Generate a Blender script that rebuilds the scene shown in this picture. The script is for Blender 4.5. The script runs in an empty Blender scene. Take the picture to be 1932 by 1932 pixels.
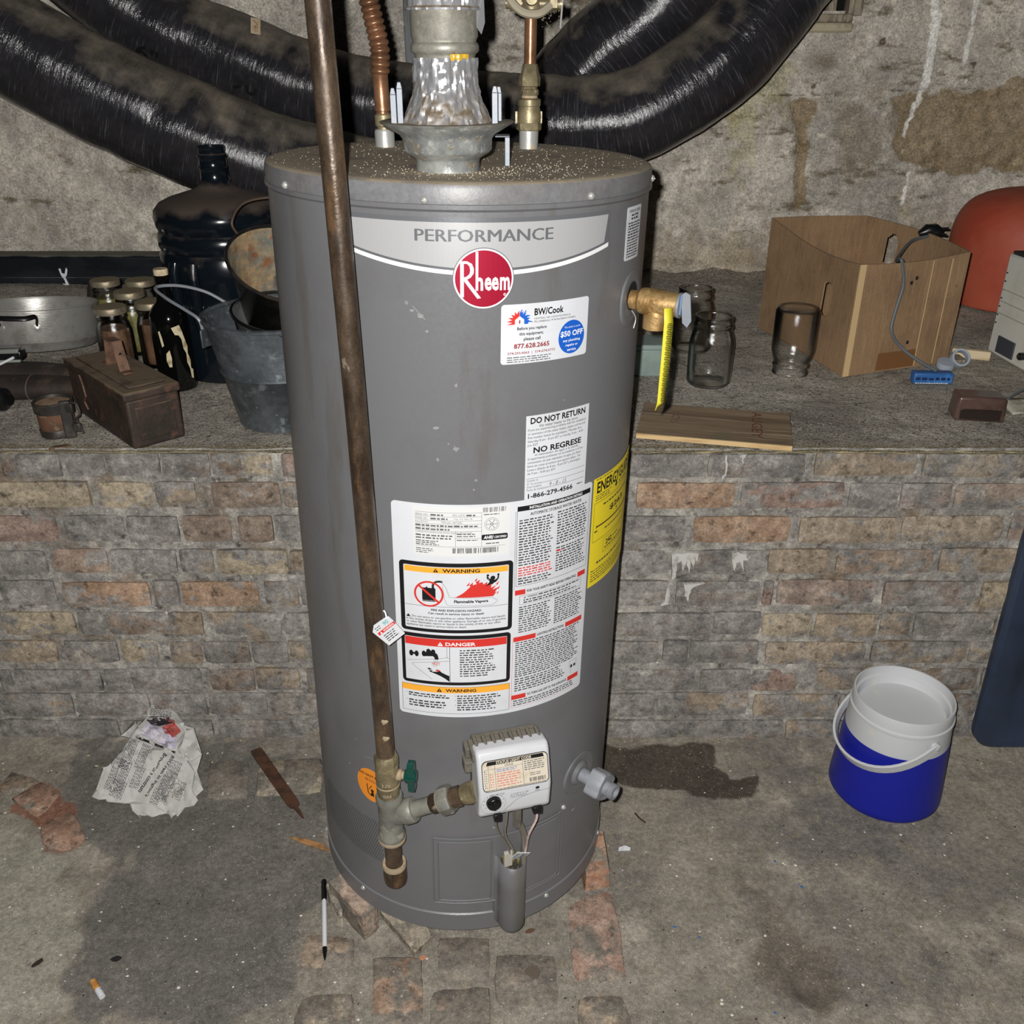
import bpy, bmesh, math, random
import numpy as np
from mathutils import Vector, Matrix, Euler, noise
from mathutils.geometry import tessellate_polygon

scene = bpy.context.scene
C = scene.collection
PI = math.pi
R_ = math.radians

# ---------------------------------------------------------------- camera
FPX, PITCH, CAMZ = 1750.0, R_(26.74), 1.388
cam_d = bpy.data.cameras.new('camera')
cam_d.sensor_width = 36.0
cam_d.lens = FPX / 1932 * 36.0
cam_d.clip_start = 0.02
cam = bpy.data.objects.new('camera', cam_d)
C.objects.link(cam)
cam.location = (0, 0, CAMZ)
cam.rotation_euler = (PI / 2 - PITCH, 0, 0)
scene.camera = cam

# ---------------------------------------------------------------- world: a dark cellar
world = bpy.data.worlds.new('world')
scene.world = world
world.use_nodes = True
bg = world.node_tree.nodes['Background']
bg.inputs[0].default_value = (0.9, 0.95, 1.0, 1)
bg.inputs[1].default_value = 0.007

# ---------------------------------------------------------------- the phone's flash, a hand's breadth from the lens
fl = bpy.data.lights.new('flash', 'POINT')
fl.energy = 76.0
fl.shadow_soft_size = 0.006
fl.color = (1.0, 0.985, 0.965)
fl.use_nodes = True
nt = fl.node_tree
em = nt.nodes['Emission']
fo = nt.nodes.new('ShaderNodeLightFalloff')
fo.inputs['Strength'].default_value = 1.0
nt.links.new(fo.outputs['Linear'], em.inputs['Strength'])
flash = bpy.data.objects.new('flash', fl)
C.objects.link(flash)
flash.location = (-0.024, 0.0, CAMZ + 0.020)

scene.view_settings.view_transform = 'Standard'
scene.view_settings.look = 'None'
scene.view_settings.gamma = 1.0
scene.view_settings.use_curve_mapping = False
scene.view_settings.exposure = 0.0

# ---------------------------------------------------------------- helpers: measuring
CP, SP = math.cos(PITCH), math.sin(PITCH)
def at(px, py, Y=None, Z=None):
    """world point seen at photo pixel (px, py) on the upright plane y=Y or the level plane z=Z"""
    v = 966 - py
    d = Vector((px - 966, FPX * CP + v * SP, -FPX * SP + v * CP))
    t = Y / d.y if Y is not None else (Z - CAMZ) / d.z
    return Vector((0, 0, CAMZ)) + d * t

random.seed(7)
rnd = random.uniform
def nz(x, y, z=0.0, oct=4):
    return noise.fractal(Vector((x, y, z)), 1.0, 2.0, oct)

# ---------------------------------------------------------------- helpers: materials
def srgb(*c):
    return tuple((x / 255 / 12.92 if x / 255 <= .04045 else ((x / 255 + .055) / 1.055) ** 2.4) for x in c)
MATS = {}
def mat(name, col, rough=.6, metal=0.0, layers=(), bump=0.0, bscale=80.0, bstretch=(1, 1, 1), spec=.5, coat=0.0,
        alpha=None, trans=0.0, ior=1.45, rvar=0.0, dust=None, coords='Object', emit=None):
    """procedural principled material; layers = (colour, scale, lo, hi[, stretch]) noise masks laid over the base"""
    if name in MATS: return MATS[name]
    m = bpy.data.materials.new(name); m.use_nodes = True
    n, l = m.node_tree.nodes, m.node_tree.links
    b = n['Principled BSDF']
    b.inputs['Roughness'].default_value = rough
    b.inputs['Metallic'].default_value = metal
    b.inputs['Specular IOR Level'].default_value = spec
    b.inputs['Coat Weight'].default_value = coat
    b.inputs['Coat Roughness'].default_value = .12
    b.inputs['Transmission Weight'].default_value = trans
    b.inputs['IOR'].default_value = ior
    tc = n.new('ShaderNodeTexCoord')
    def vec(st):
        mp = n.new('ShaderNodeMapping'); mp.inputs['Scale'].default_value = st
        l.new(tc.outputs[coords], mp.inputs['Vector']); return mp.outputs[0]
    def ramp(src, lo, hi):
        r = n.new('ShaderNodeMapRange'); r.inputs[1].default_value = lo; r.inputs[2].default_value = hi
        l.new(src, r.inputs[0]); return r.outputs[0]
    cur = None
    base = n.new('ShaderNodeRGB'); base.outputs[0].default_value = (*col, 1); cur = base.outputs[0]
    for ly in layers:
        c2, sc, lo, hi = ly[:4]; st = ly[4] if len(ly) > 4 else (1, 1, 1)
        t = n.new('ShaderNodeTexNoise'); t.inputs['Scale'].default_value = sc; t.inputs['Detail'].default_value = 8
        t.inputs['Roughness'].default_value = .62
        l.new(vec(st), t.inputs['Vector'])
        mx = n.new('ShaderNodeMix'); mx.data_type = 'RGBA'
        l.new(ramp(t.outputs['Fac'], lo, hi), mx.inputs['Factor'])
        l.new(cur, mx.inputs['A']); mx.inputs['B'].default_value = (*c2, 1)
        cur = mx.outputs['Result']
    rsock = None
    if dust:                                   # dust lies on upward faces: (colour, lo, hi, noise scale)
        dc, lo, hi, sc = dust
        g = n.new('ShaderNodeNewGeometry'); sx = n.new('ShaderNodeSeparateXYZ'); l.new(g.outputs['Normal'], sx.inputs[0])
        t = n.new('ShaderNodeTexNoise'); t.inputs['Scale'].default_value = sc; t.inputs['Detail'].default_value = 7
        l.new(vec((1, 1, 1)), t.inputs['Vector'])
        ad = n.new('ShaderNodeMath'); ad.operation = 'MULTIPLY_ADD'
        l.new(t.outputs['Fac'], ad.inputs[0]); ad.inputs[1].default_value = 1.5; ad.inputs[2].default_value = -.75
        a2 = n.new('ShaderNodeMath'); a2.operation = 'ADD'; l.new(ad.outputs[0], a2.inputs[0]); l.new(sx.outputs['Z'], a2.inputs[1])
        f = ramp(a2.outputs[0], lo, hi)
        mx = n.new('ShaderNodeMix'); mx.data_type = 'RGBA'
        l.new(f, mx.inputs['Factor']); l.new(cur, mx.inputs['A']); mx.inputs['B'].default_value = (*dc, 1)
        cur = mx.outputs['Result']
        mr = n.new('ShaderNodeMix'); mr.data_type = 'FLOAT'
        l.new(f, mr.inputs['Factor']); mr.inputs['A'].default_value = rough; mr.inputs['B'].default_value = .9
        rsock = mr.outputs['Result']
        l.new(rsock, b.inputs['Roughness'])
    l.new(cur, b.inputs['Base Color'])
    if rvar:
        t = n.new('ShaderNodeTexNoise'); t.inputs['Scale'].default_value = bscale * .35; t.inputs['Detail'].default_value = 5
        l.new(vec((1, 1, 1)), t.inputs['Vector'])
        r = n.new('ShaderNodeMapRange'); r.inputs[1].default_value = .3; r.inputs[2].default_value = .7
        r.inputs[3].default_value = max(.02, rough - rvar); r.inputs[4].default_value = min(1, rough + rvar)
        l.new(t.outputs['Fac'], r.inputs[0])
        if rsock is None: l.new(r.outputs[0], b.inputs['Roughness'])
    if bump:
        t = n.new('ShaderNodeTexNoise'); t.inputs['Scale'].default_value = bscale; t.inputs['Detail'].default_value = 7
        t.inputs['Roughness'].default_value = .6
        l.new(vec(bstretch), t.inputs['Vector'])
        bp = n.new('ShaderNodeBump'); bp.inputs['Strength'].default_value = 1.0; bp.inputs['Distance'].default_value = bump
        l.new(t.outputs['Fac'], bp.inputs['Height']); l.new(bp.outputs[0], b.inputs['Normal'])
    if emit:
        b.inputs['Emission Color'].default_value = (*emit, 1); b.inputs['Emission Strength'].default_value = 1
    m.diffuse_color = (*col, 1)
    MATS[name] = m
    return m
def mottle(m, *lv):
    """grain of the material itself: colour multiplied by noise, lv = (scale, darkest, lightest[, stretch])"""
    n, l = m.node_tree.nodes, m.node_tree.links; b = n['Principled BSDF']; cur = b.inputs['Base Color'].links[0].from_socket
    g = n.new('ShaderNodeNewGeometry')
    for q in lv:
        sc, lo, hi = q[:3]
        mp = n.new('ShaderNodeMapping'); mp.inputs['Scale'].default_value = q[3] if len(q) > 3 else (1, 1, 1); l.new(g.outputs['Position'], mp.inputs[0])
        t = n.new('ShaderNodeTexNoise'); t.inputs['Scale'].default_value = sc; t.inputs['Detail'].default_value = 6; t.inputs['Roughness'].default_value = .7; l.new(mp.outputs[0], t.inputs['Vector'])
        r = n.new('ShaderNodeMapRange'); r.inputs[1].default_value = .30; r.inputs[2].default_value = .70; r.inputs[3].default_value = lo; r.inputs[4].default_value = hi; l.new(t.outputs['Fac'], r.inputs[0])
        v = n.new('ShaderNodeVectorMath'); v.operation = 'SCALE'; l.new(cur, v.inputs[0]); l.new(r.outputs[0], v.inputs['Scale']); cur = v.outputs[0]
    l.new(cur, b.inputs['Base Color']); return m
def glass_mat(name, tint, edge, rough=.07):
    """thin-walled glass: clear face on, darker and mirror-like towards its edges, lets light through"""
    m = bpy.data.materials.new(name); m.use_nodes = True; n, l = m.node_tree.nodes, m.node_tree.links; n.remove(n['Principled BSDF'])
    lw = n.new('ShaderNodeLayerWeight'); lw.inputs['Blend'].default_value = .25
    mx = n.new('ShaderNodeMix'); mx.data_type = 'RGBA'; l.new(lw.outputs['Facing'], mx.inputs['Factor']); mx.inputs['A'].default_value = (*tint, 1); mx.inputs['B'].default_value = (*edge, 1)
    tr = n.new('ShaderNodeBsdfTransparent'); l.new(mx.outputs['Result'], tr.inputs['Color'])
    gl = n.new('ShaderNodeBsdfGlossy'); gl.inputs['Roughness'].default_value = rough; gl.inputs['Color'].default_value = (1, 1, 1, 1)
    fr = n.new('ShaderNodeFresnel'); fr.inputs['IOR'].default_value = 1.28
    t = n.new('ShaderNodeTexNoise'); t.inputs['Scale'].default_value = 60; bp = n.new('ShaderNodeBump'); bp.inputs['Distance'].default_value = .0003; l.new(t.outputs['Fac'], bp.inputs['Height']); l.new(bp.outputs[0], gl.inputs['Normal']); l.new(bp.outputs[0], fr.inputs['Normal'])
    ms = n.new('ShaderNodeMixShader'); l.new(fr.outputs[0], ms.inputs[0]); l.new(tr.outputs[0], ms.inputs[1]); l.new(gl.outputs[0], ms.inputs[2]); l.new(ms.outputs[0], n['Material Output'].inputs['Surface'])
    m.diffuse_color = (*tint, .3); MATS[name] = m; return m

# ---------------------------------------------------------------- helpers: meshes and objects
MW = {}
class MB:
    def __init__(s): s.v, s.f, s.m = [], [], []
    def add(s, vs, fs, m=0, M=None):
        o = len(s.v)
        s.v += [tuple(M @ Vector(p)) if M is not None else tuple(p) for p in vs]
        s.f += [tuple(i + o for i in f) for f in fs]; s.m += [m] * len(fs)
        return s
    def box(s, c, d, M=None, m=0, taper=1.0):
        x, y, z = d[0] / 2, d[1] / 2, d[2] / 2
        vs = [(c[0] + i * x * (taper if k > 0 else 1), c[1] + j * y * (taper if k > 0 else 1), c[2] + k * z) for k in (-1, 1) for j in (-1, 1) for i in (-1, 1)]
        return s.add(vs, [(0, 2, 3, 1), (4, 5, 7, 6), (0, 1, 5, 4), (2, 6, 7, 3), (0, 4, 6, 2), (1, 3, 7, 5)], m, M)
    def lathe(s, prof, seg=32, M=None, m=0, cap=(True, True), a0=0.0, a1=2 * PI, warp=None):
        full = abs(a1 - a0 - 2 * PI) < 1e-6
        n = seg if full else seg + 1
        vs = []
        for r, z in prof:
            for i in range(n):
                a = a0 + (a1 - a0) * i / seg
                rr = r * (warp(a, z) if warp else 1)
                vs.append((rr * math.cos(a), rr * math.sin(a), z))
        fs = []
        for k in range(len(prof) - 1):
            for i in range(seg):
                j = (i + 1) % n if full else i + 1
                fs.append((k * n + i, k * n + j, (k + 1) * n + j, (k + 1) * n + i))
        if full and cap[0] and prof[0][0] > 1e-6: fs.append(tuple(reversed(range(n))))
        if full and cap[1] and prof[-1][0] > 1e-6: fs.append(tuple((len(prof) - 1) * n + i for i in range(n)))
        return s.add(vs, fs, m, M)
    def tube(s, pts, r, seg=12, m=0, cap=True, M=None, rf=None, flat=None):
        P = [Vector(p) for p in pts]; n = len(P)
        T = [(P[min(i + 1, n - 1)] - P[max(i - 1, 0)]).normalized() for i in range(n)]
        up = Vector((0, 0, 1)) if abs(T[0].z) < .9 else Vector((0, 1, 0))
        N = (up - T[0] * up.dot(T[0])).normalized(); vs = []
        for i in range(n):
            N = (N - T[i] * N.dot(T[i])).normalized(); B = T[i].cross(N)
            ri = r[i] if isinstance(r, (list, tuple)) else r
            for k in range(seg):
                a = 2 * PI * k / seg
                rr = ri * (rf(i, a) if rf else 1)
                ca, sa = math.cos(a), math.sin(a)
                if flat: ca *= flat[0]; sa *= flat[1]
                vs.append(P[i] + N * (rr * ca) + B * (rr * sa))
        fs = [(i * seg + k, i * seg + (k + 1) % seg, (i + 1) * seg + (k + 1) % seg, (i + 1) * seg + k) for i in range(n - 1) for k in range(seg)]
        if cap: fs += [tuple(reversed(range(seg))), tuple((n - 1) * seg + k for k in range(seg))]
        return s.add(vs, fs, m, M)
    def prism(s, poly, z0, z1, M=None, m=0):
        n = len(poly)
        vs = [(x, y, z0) for x, y in poly] + [(x, y, z1) for x, y in poly]
        fs = [tuple(reversed(range(n))), tuple(range(n, 2 * n))] + [(i, (i + 1) % n, n + (i + 1) % n, n + i) for i in range(n)]
        return s.add(vs, fs, m, M)
    def mesh(s, name, mats, smooth=35):
        me = bpy.data.meshes.new(name)
        me.from_pydata(s.v, [], s.f)
        for m in (mats if isinstance(mats, (list, tuple)) else [mats]): me.materials.append(m)
        if s.m and max(s.m) > 0: me.polygons.foreach_set('material_index', s.m)
        if smooth:
            me.polygons.foreach_set('use_smooth', [True] * len(me.polygons))
            me.set_sharp_from_angle(angle=R_(smooth))
        me.update()
        return me
    def build(s, name, mats, parent=None, world=False, smooth=35, bevel=0, seg=2, fix=True):
        if world and parent is not None:
            Mi = MW[parent].inverted(); s.v = [tuple(Mi @ Vector(p)) for p in s.v]
        me = s.mesh(name, mats, smooth)
        if fix:
            bm = bmesh.new(); bm.from_mesh(me); bmesh.ops.recalc_face_normals(bm, faces=bm.faces); bm.to_mesh(me); bm.free()
        return link(name, me, parent, bevel, seg)
def link(name, me, parent=None, bevel=0, seg=2):
    o = bpy.data.objects.new(name, me); C.objects.link(o)
    if parent is not None:
        o.parent = parent; MW[o] = MW.get(parent, Matrix())
    else: MW[o] = Matrix()
    if bevel:
        b = o.modifiers.new('bevel', 'BEVEL'); b.width = bevel; b.segments = seg; b.limit_method = 'ANGLE'; b.angle_limit = R_(40)
        b.harden_normals = False
    return o
def tag(o, label, cat, group=None):
    o['label'] = label; o['category'] = cat
    if group: o['group'] = group
    return o
def struct(o): o['kind'] = 'structure'; return o
def thing(name, label, cat, loc=(0, 0, 0), rot=(0, 0, 0), group=None):
    o = bpy.data.objects.new(name, None); C.objects.link(o)
    o.empty_display_size = .05
    o.location = loc; o.rotation_euler = rot
    MW[o] = Matrix.Translation(Vector(loc)) @ Euler(rot).to_matrix().to_4x4()
    return tag(o, label, cat, group)
def place(o, loc, rot=(0, 0, 0)):
    o.location = loc; o.rotation_euler = rot
    MW[o] = Matrix.Translation(Vector(loc)) @ Euler(rot).to_matrix().to_4x4(); return o
def frame(o, x, y, z):
    """matrix with origin o and the given axes as columns"""
    M = Matrix.Identity(4)
    for i, a in enumerate((x, y, z)):
        for k in range(3): M[k][i] = a[k]
    for k in range(3): M[k][3] = o[k]
    return M
def along(o, d, up=(0, 0, 1)):
    """frame whose local z runs along d"""
    z = Vector(d).normalized(); u = Vector(up)
    if abs(z.dot(u.normalized())) > .97: u = Vector((0, 1, 0))
    x = u.cross(z).normalized(); y = z.cross(x)
    return frame(Vector(o), x, y, z)
def spline(pts, n=8):
    P = [Vector(p) for p in pts]; P = [P[0] * 2 - P[1]] + P + [P[-1] * 2 - P[-2]]; out = []
    for i in range(1, len(P) - 2):
        for k in range(n):
            t = k / n; a, b, c, d = P[i - 1], P[i], P[i + 1], P[i + 2]
            out.append(.5 * ((2 * b) + (c - a) * t + (2 * a - 5 * b + 4 * c - d) * t * t + (3 * b - a - 3 * c + d) * t ** 3))
    return out + [P[-2]]
def rrect(x0, x1, y0, y1, r, n=5):
    out = []
    for cx, cy, a in ((x1 - r, y0 + r, -PI / 2), (x1 - r, y1 - r, 0), (x0 + r, y1 - r, PI / 2), (x0 + r, y0 + r, PI)):
        out += [(cx + r * math.cos(a + PI / 2 * k / n), cy + r * math.sin(a + PI / 2 * k / n)) for k in range(n + 1)]
    return out

# ---------------------------------------------------------------- helpers: flat print (lettering and marks) laid on a surface
FONT = {}
def glyphs(s, bold=0.0):
    k = (s, bold)
    if k not in FONT:
        cu = bpy.data.curves.new('text', 'FONT'); cu.body = s; cu.offset = bold; cu.resolution_u = 2; cu.fill_mode = 'FRONT'
        ob = bpy.data.objects.new('text', cu)
        me = bpy.data.meshes.new_from_object(ob)
        FONT[k] = ([(v.co.x, v.co.y) for v in me.vertices], [tuple(p.vertices) for p in me.polygons])
        bpy.data.objects.remove(ob); bpy.data.meshes.remove(me); bpy.data.curves.remove(cu)
    return FONT[k]
class Print:
    """2-D marks (u right, v up) collected by colour, then wrapped on a surface by fn(u, v, layer)"""
    def __init__(s, fn, step=None): s.fn, s.step, s.big, s.small, s.mats = fn, step, [], [], []
    def mi(s, m):
        if m not in s.mats: s.mats.append(m)
        return s.mats.index(m)
    def poly(s, m, pts, layer=0, small=False):
        if sum(a[0] * b[1] - b[0] * a[1] for a, b in zip(pts, pts[1:] + pts[:1])) < 0: pts = pts[::-1]
        tri = tessellate_polygon([[Vector((x, y, 0)) for x, y in pts]])
        tri = [t if (pts[t[1]][0] - pts[t[0]][0]) * (pts[t[2]][1] - pts[t[0]][1]) - (pts[t[2]][0] - pts[t[0]][0]) * (pts[t[1]][1] - pts[t[0]][1]) > 0 else t[::-1] for t in map(tuple, tri)]
        (s.small if small else s.big).append((pts, [tuple(t) for t in tri], s.mi(m), layer))
    def rect(s, m, u0, u1, v0, v1, layer=0):
        s.big.append(([(u0, v0), (u1, v0), (u1, v1), (u0, v1)], [(0, 1, 2, 3)], s.mi(m), layer))
    def rr(s, m, u0, u1, v0, v1, r, layer=0): s.poly(m, rrect(u0, u1, v0, v1, r), layer)
    def disc(s, m, u, v, ru, rv=None, layer=0, n=40):
        s.poly(m, [(u + ru * math.cos(2 * PI * k / n), v + (rv or ru) * math.sin(2 * PI * k / n)) for k in range(n)], layer)
    def ring(s, m, u, v, r0, r1, layer=0, n=40):
        pts = [(u + r * math.cos(2 * PI * k / n), v + r * math.sin(2 * PI * k / n)) for r in (r0, r1) for k in range(n)]
        s.small.append((pts, [(k, (k + 1) % n, n + (k + 1) % n, n + k) for k in range(n)], s.mi(m), layer))
    def line(s, m, pts, w, layer=0):
        for (a, b), (c, d) in zip(pts, pts[1:]):
            L = math.hypot(c - a, d - b) or 1e-9; nx, ny = -(d - b) / L * w / 2, (c - a) / L * w / 2
            s.big.append(([(a - nx, b - ny), (c - nx, d - ny), (c + nx, d + ny), (a + nx, b + ny)], [(0, 1, 2, 3)], s.mi(m), layer))
    def frame(s, m, u0, u1, v0, v1, w, layer=0):
        s.rect(m, u0, u1, v0, v0 + w, layer); s.rect(m, u0, u1, v1 - w, v1, layer)
        s.rect(m, u0, u0 + w, v0 + w, v1 - w, layer); s.rect(m, u1 - w, u1, v0 + w, v1 - w, layer)
    def text(s, m, t, u0, u1, v0, v1, bold=0.0, layer=2, slant=0.0):
        if 'M' in t and bold > .004:                      # the built-in M breaks when fattened: thicken by overprinting
            e = (v1 - v0) * bold * .9
            for du in (-e, e): s.text(m, t, u0 + du, u1 + du, v0, v1, 0, layer, slant)
            bold = 0
        vs, fs = glyphs(t, bold)
        if not vs: return
        xs = [p[0] for p in vs]; ys = [p[1] for p in vs]
        ax, ay = min(xs), min(ys); sx = (u1 - u0) / (max(xs) - ax); sy = (v1 - v0) / (max(ys) - ay)
        s.small.append(([(u0 + (x - ax) * sx + slant * (y - ay) * sy, v0 + (y - ay) * sy) for x, y in vs], fs, s.mi(m), layer))
    def fine(s, m, u0, u1, v0, v1, n, fill=.40, ragged=.12, layer=2, seed=1, word=(.0025, .008)):
        """n lines of print too small to read: word-long dashes"""
        g = random.Random(seed); p = (v1 - v0) / n; pts, fs = [], []
        for k in range(n):
            v = v1 - p * (k + 1) + p * (1 - fill) / 2; u = u0; end = u1 - (u1 - u0) * g.uniform(0, ragged)
            while u < end:
                w = min(g.uniform(*word), end - u); o = len(pts)
                h = p * fill * g.uniform(.8, 1.05)
                pts += [(u, v), (u + w, v), (u + w, v + h), (u, v + h)]; fs.append((o, o + 1, o + 2, o + 3)); u += w + p * .42
        s.small.append((pts, fs, s.mi(m), layer))
    def bars(s, m, u0, u1, v0, v1, n, layer=2, seed=3):
        g = random.Random(seed); w = (u1 - u0) / n
        for k in range(n):
            if g.random() < .85: s.small.append(([(u0 + k * w, v0), (u0 + (k + g.uniform(.3, .75)) * w, v0), (u0 + (k + .6) * w, v1), (u0 + k * w, v1)], [(0, 1, 2, 3)], s.mi(m), layer))
    def build(s, name, parent):
        vs, fs, ms = [], [], []
        bm = bmesh.new()
        for pts, faces, mi, ly in s.big:
            V = [bm.verts.new((x, y, ly)) for x, y in pts]           # the layer rides along as z
            for f in faces:
                try: fc = bm.faces.new([V[i] for i in f]); fc.material_index = mi
                except ValueError: pass
        if s.step and bm.verts:
            xs = [v.co.x for v in bm.verts]; k = math.ceil(min(xs) / s.step); top = max(xs)
            while k * s.step < top:
                bmesh.ops.bisect_plane(bm, geom=bm.verts[:] + bm.edges[:] + bm.faces[:], plane_co=(k * s.step, 0, 0), plane_no=(1, 0, 0), dist=1e-7); k += 1
        bm.verts.index_update()
        for v in bm.verts: vs.append(s.fn(v.co.x, v.co.y, v.co.z))
        for f in bm.faces: fs.append(tuple(v.index for v in f.verts)); ms.append(f.material_index)
        bm.free()
        for pts, faces, mi, ly in s.small:
            o = len(vs); vs += [s.fn(x, y, ly) for x, y in pts]
            fs += [tuple(i + o for i in f) for f in faces]; ms += [mi] * len(faces)
        me = bpy.data.meshes.new(name); me.from_pydata(vs, [], fs)
        for m in s.mats: me.materials.append(m)
        me.polygons.foreach_set('material_index', ms); me.update()
        return link(name, me, parent)

# ================================================================ THE SETTING
YW = 1.62            # face of the low brick wall
ZL = 0.70            # top of the earth ledge behind it
YB = 3.07            # back wall

def in_poly(x, y, P):
    c = False; j = len(P) - 1
    for i in range(len(P)):
        xi, yi = P[i]; xj, yj = P[j]
        if (yi > y) != (yj > y) and x < (xj - xi) * (y - yi) / (yj - yi) + xi: c = not c
        j = i
    return c
def pdist(x, y, P, closed=True):
    d = 9.0; n = len(P)
    for i in range(n if closed else n - 1):
        ax, ay = P[i]; bx, by = P[(i + 1) % n]; L = (bx - ax) ** 2 + (by - ay) ** 2
        t = max(0, min(1, ((x - ax) * (bx - ax) + (y - ay) * (by - ay)) / L)) if L else 0
        d = min(d, math.hypot(x - ax - t * (bx - ax), y - ay - t * (by - ay)))
    return d
def soft(x, y, P, w, box):
    """1 inside the ragged outline P, falling to 0 over w outside"""
    if not (box[0] <= x <= box[2] and box[1] <= y <= box[3]): return 0.0
    d = pdist(x, y, P); d = -d if in_poly(x, y, P) else d
    return max(0.0, min(1.0, .5 - d / w))
def bbox(P, m): return (min(p[0] for p in P) - m, min(p[1] for p in P) - m, max(p[0] for p in P) + m, max(p[1] for p in P) + m)

def gridmesh(name, x0, x1, y0, y1, st, fn, material, attrs):
    """fn(x, y) -> (point, [attr values]); attrs = names of float attributes"""
    nx, ny = int(round((x1 - x0) / st)), int(round((y1 - y0) / st))
    vs, A = [], [[] for _ in attrs]
    for j in range(ny + 1):
        for i in range(nx + 1):
            p, a = fn(x0 + (x1 - x0) * i / nx, y0 + (y1 - y0) * j / ny); vs.append(p)
            for k, val in enumerate(a): A[k].append(val)
    fs = [(j * (nx + 1) + i, j * (nx + 1) + i + 1, (j + 1) * (nx + 1) + i + 1, (j + 1) * (nx + 1) + i) for j in range(ny) for i in range(nx)]
    me = bpy.data.meshes.new(name); me.from_pydata(vs, [], fs); me.materials.append(material)
    for k, a in enumerate(attrs):
        at_ = me.attributes.new(a, 'FLOAT', 'POINT'); at_.data.foreach_set('value', A[k])
    me.polygons.foreach_set('use_smooth', [True] * len(fs)); me.update()
    return struct(link(name, me))

def ground_mat(name, base, layers, attr_cols, bump, bscale, rough=.92, speck=None, bump2=None):
    """layered noise ground; attr_cols = (attribute, colour, strength, edge noise) mixed on top by mesh attributes"""
    m = mat(name, base, rough=rough, layers=layers, spec=.25)
    n, l = m.node_tree.nodes, m.node_tree.links; b = n['Principled BSDF']
    cur = b.inputs['Base Color'].links[0].from_socket
    tc = [x for x in n if x.type == 'TEX_COORD'][0]
    for a, c, k, ed in attr_cols:
        at_ = n.new('ShaderNodeAttribute'); at_.attribute_name = a
        t = n.new('ShaderNodeTexNoise'); t.inputs['Scale'].default_value = ed; t.inputs['Detail'].default_value = 8; l.new(tc.outputs['Object'], t.inputs['Vector'])
        ma = n.new('ShaderNodeMath'); ma.operation = 'MULTIPLY_ADD'; l.new(t.outputs['Fac'], ma.inputs[0]); ma.inputs[1].default_value = 1.2; ma.inputs[2].default_value = -.6
        ad = n.new('ShaderNodeMath'); ad.operation = 'ADD'; l.new(ma.outputs[0], ad.inputs[0]); l.new(at_.outputs['Fac'], ad.inputs[1])
        mr = n.new('ShaderNodeMapRange'); mr.inputs[1].default_value = .35; mr.inputs[2].default_value = .65; mr.inputs[4].default_value = k
        l.new(ad.outputs[0], mr.inputs[0])
        mx = n.new('ShaderNodeMix'); mx.data_type = 'RGBA'; l.new(mr.outputs[0], mx.inputs['Factor']); l.new(cur, mx.inputs['A']); mx.inputs['B'].default_value = (*c, 1)
        cur = mx.outputs['Result']
    if speck:                                  # grains of light and dark sand
        for sc, lo, hi, c in speck:
            t = n.new('ShaderNodeTexNoise'); t.inputs['Scale'].default_value = sc; t.inputs['Detail'].default_value = 3; l.new(tc.outputs['Object'], t.inputs['Vector'])
            mr = n.new('ShaderNodeMapRange'); mr.inputs[1].default_value = lo; mr.inputs[2].default_value = hi; l.new(t.outputs['Fac'], mr.inputs[0])
            mx = n.new('ShaderNodeMix'); mx.data_type = 'RGBA'; l.new(mr.outputs[0], mx.inputs['Factor']); l.new(cur, mx.inputs['A']); mx.inputs['B'].default_value = (*c, 1)
            cur = mx.outputs['Result']
    l.new(cur, b.inputs['Base Color'])
    t = n.new('ShaderNodeTexNoise'); t.inputs['Scale'].default_value = bscale; t.inputs['Detail'].default_value = 9; t.inputs['Roughness'].default_value = .68
    l.new(tc.outputs['Object'], t.inputs['Vector'])
    bp = n.new('ShaderNodeBump'); bp.inputs['Distance'].default_value = bump; l.new(t.outputs['Fac'], bp.inputs['Height'])
    if bump2:
        t2 = n.new('ShaderNodeTexNoise'); t2.inputs['Scale'].default_value = bump2[1]; t2.inputs['Detail'].default_value = 4; l.new(tc.outputs['Object'], t2.inputs['Vector'])
        b2 = n.new('ShaderNodeBump'); b2.inputs['Distance'].default_value = bump2[0]; l.new(t2.outputs['Fac'], b2.inputs['Height']); l.new(b2.outputs[0], bp.inputs['Normal'])
    l.new(bp.outputs[0], b.inputs['Normal'])
    return m

# ---- floor: worn concrete skim over old brick paving
def P0(*px): return [tuple(at(x, y, Z=0).xy) for x, y in px]
WET = P0((1120, 1412), (1250, 1405), (1345, 1412), (1352, 1440), (1378, 1470), (1430, 1462), (1437, 1500), (1400, 1508), (1330, 1505), (1290, 1492), (1120, 1480))
DAMP = P0((1000, 1395), (1500, 1395), (1480, 1420), (1300, 1425), (1100, 1440))
HOL = P0((1440, 1712), (1492, 1735), (1530, 1770), (1585, 1815), (1590, 1860), (1560, 1898), (1505, 1880), (1470, 1820), (1440, 1770))
HOLD = P0((1380, 1630), (1440, 1685), (1500, 1735), (1560, 1785), (1595, 1835), (1592, 1885), (1550, 1915), (1490, 1880), (1455, 1870), (1425, 1820), (1440, 1770), (1420, 1710))
SKIM = P0((160, 1400), (500, 1420), (610, 1440), (640, 1700), (560, 1760), (540, 1932), (130, 1932), (140, 1800), (165, 1720), (230, 1640), (160, 1580), (120, 1480))
SAND = P0((0, 1560), (90, 1600), (150, 1680), (130, 1800), (120, 1932), (0, 1932), (-300, 1932), (-300, 1500))
REDP = P0((20, 1530), (75, 1475), (110, 1490), (140, 1535), (160, 1590), (130, 1610), (85, 1605), (75, 1560))
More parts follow.
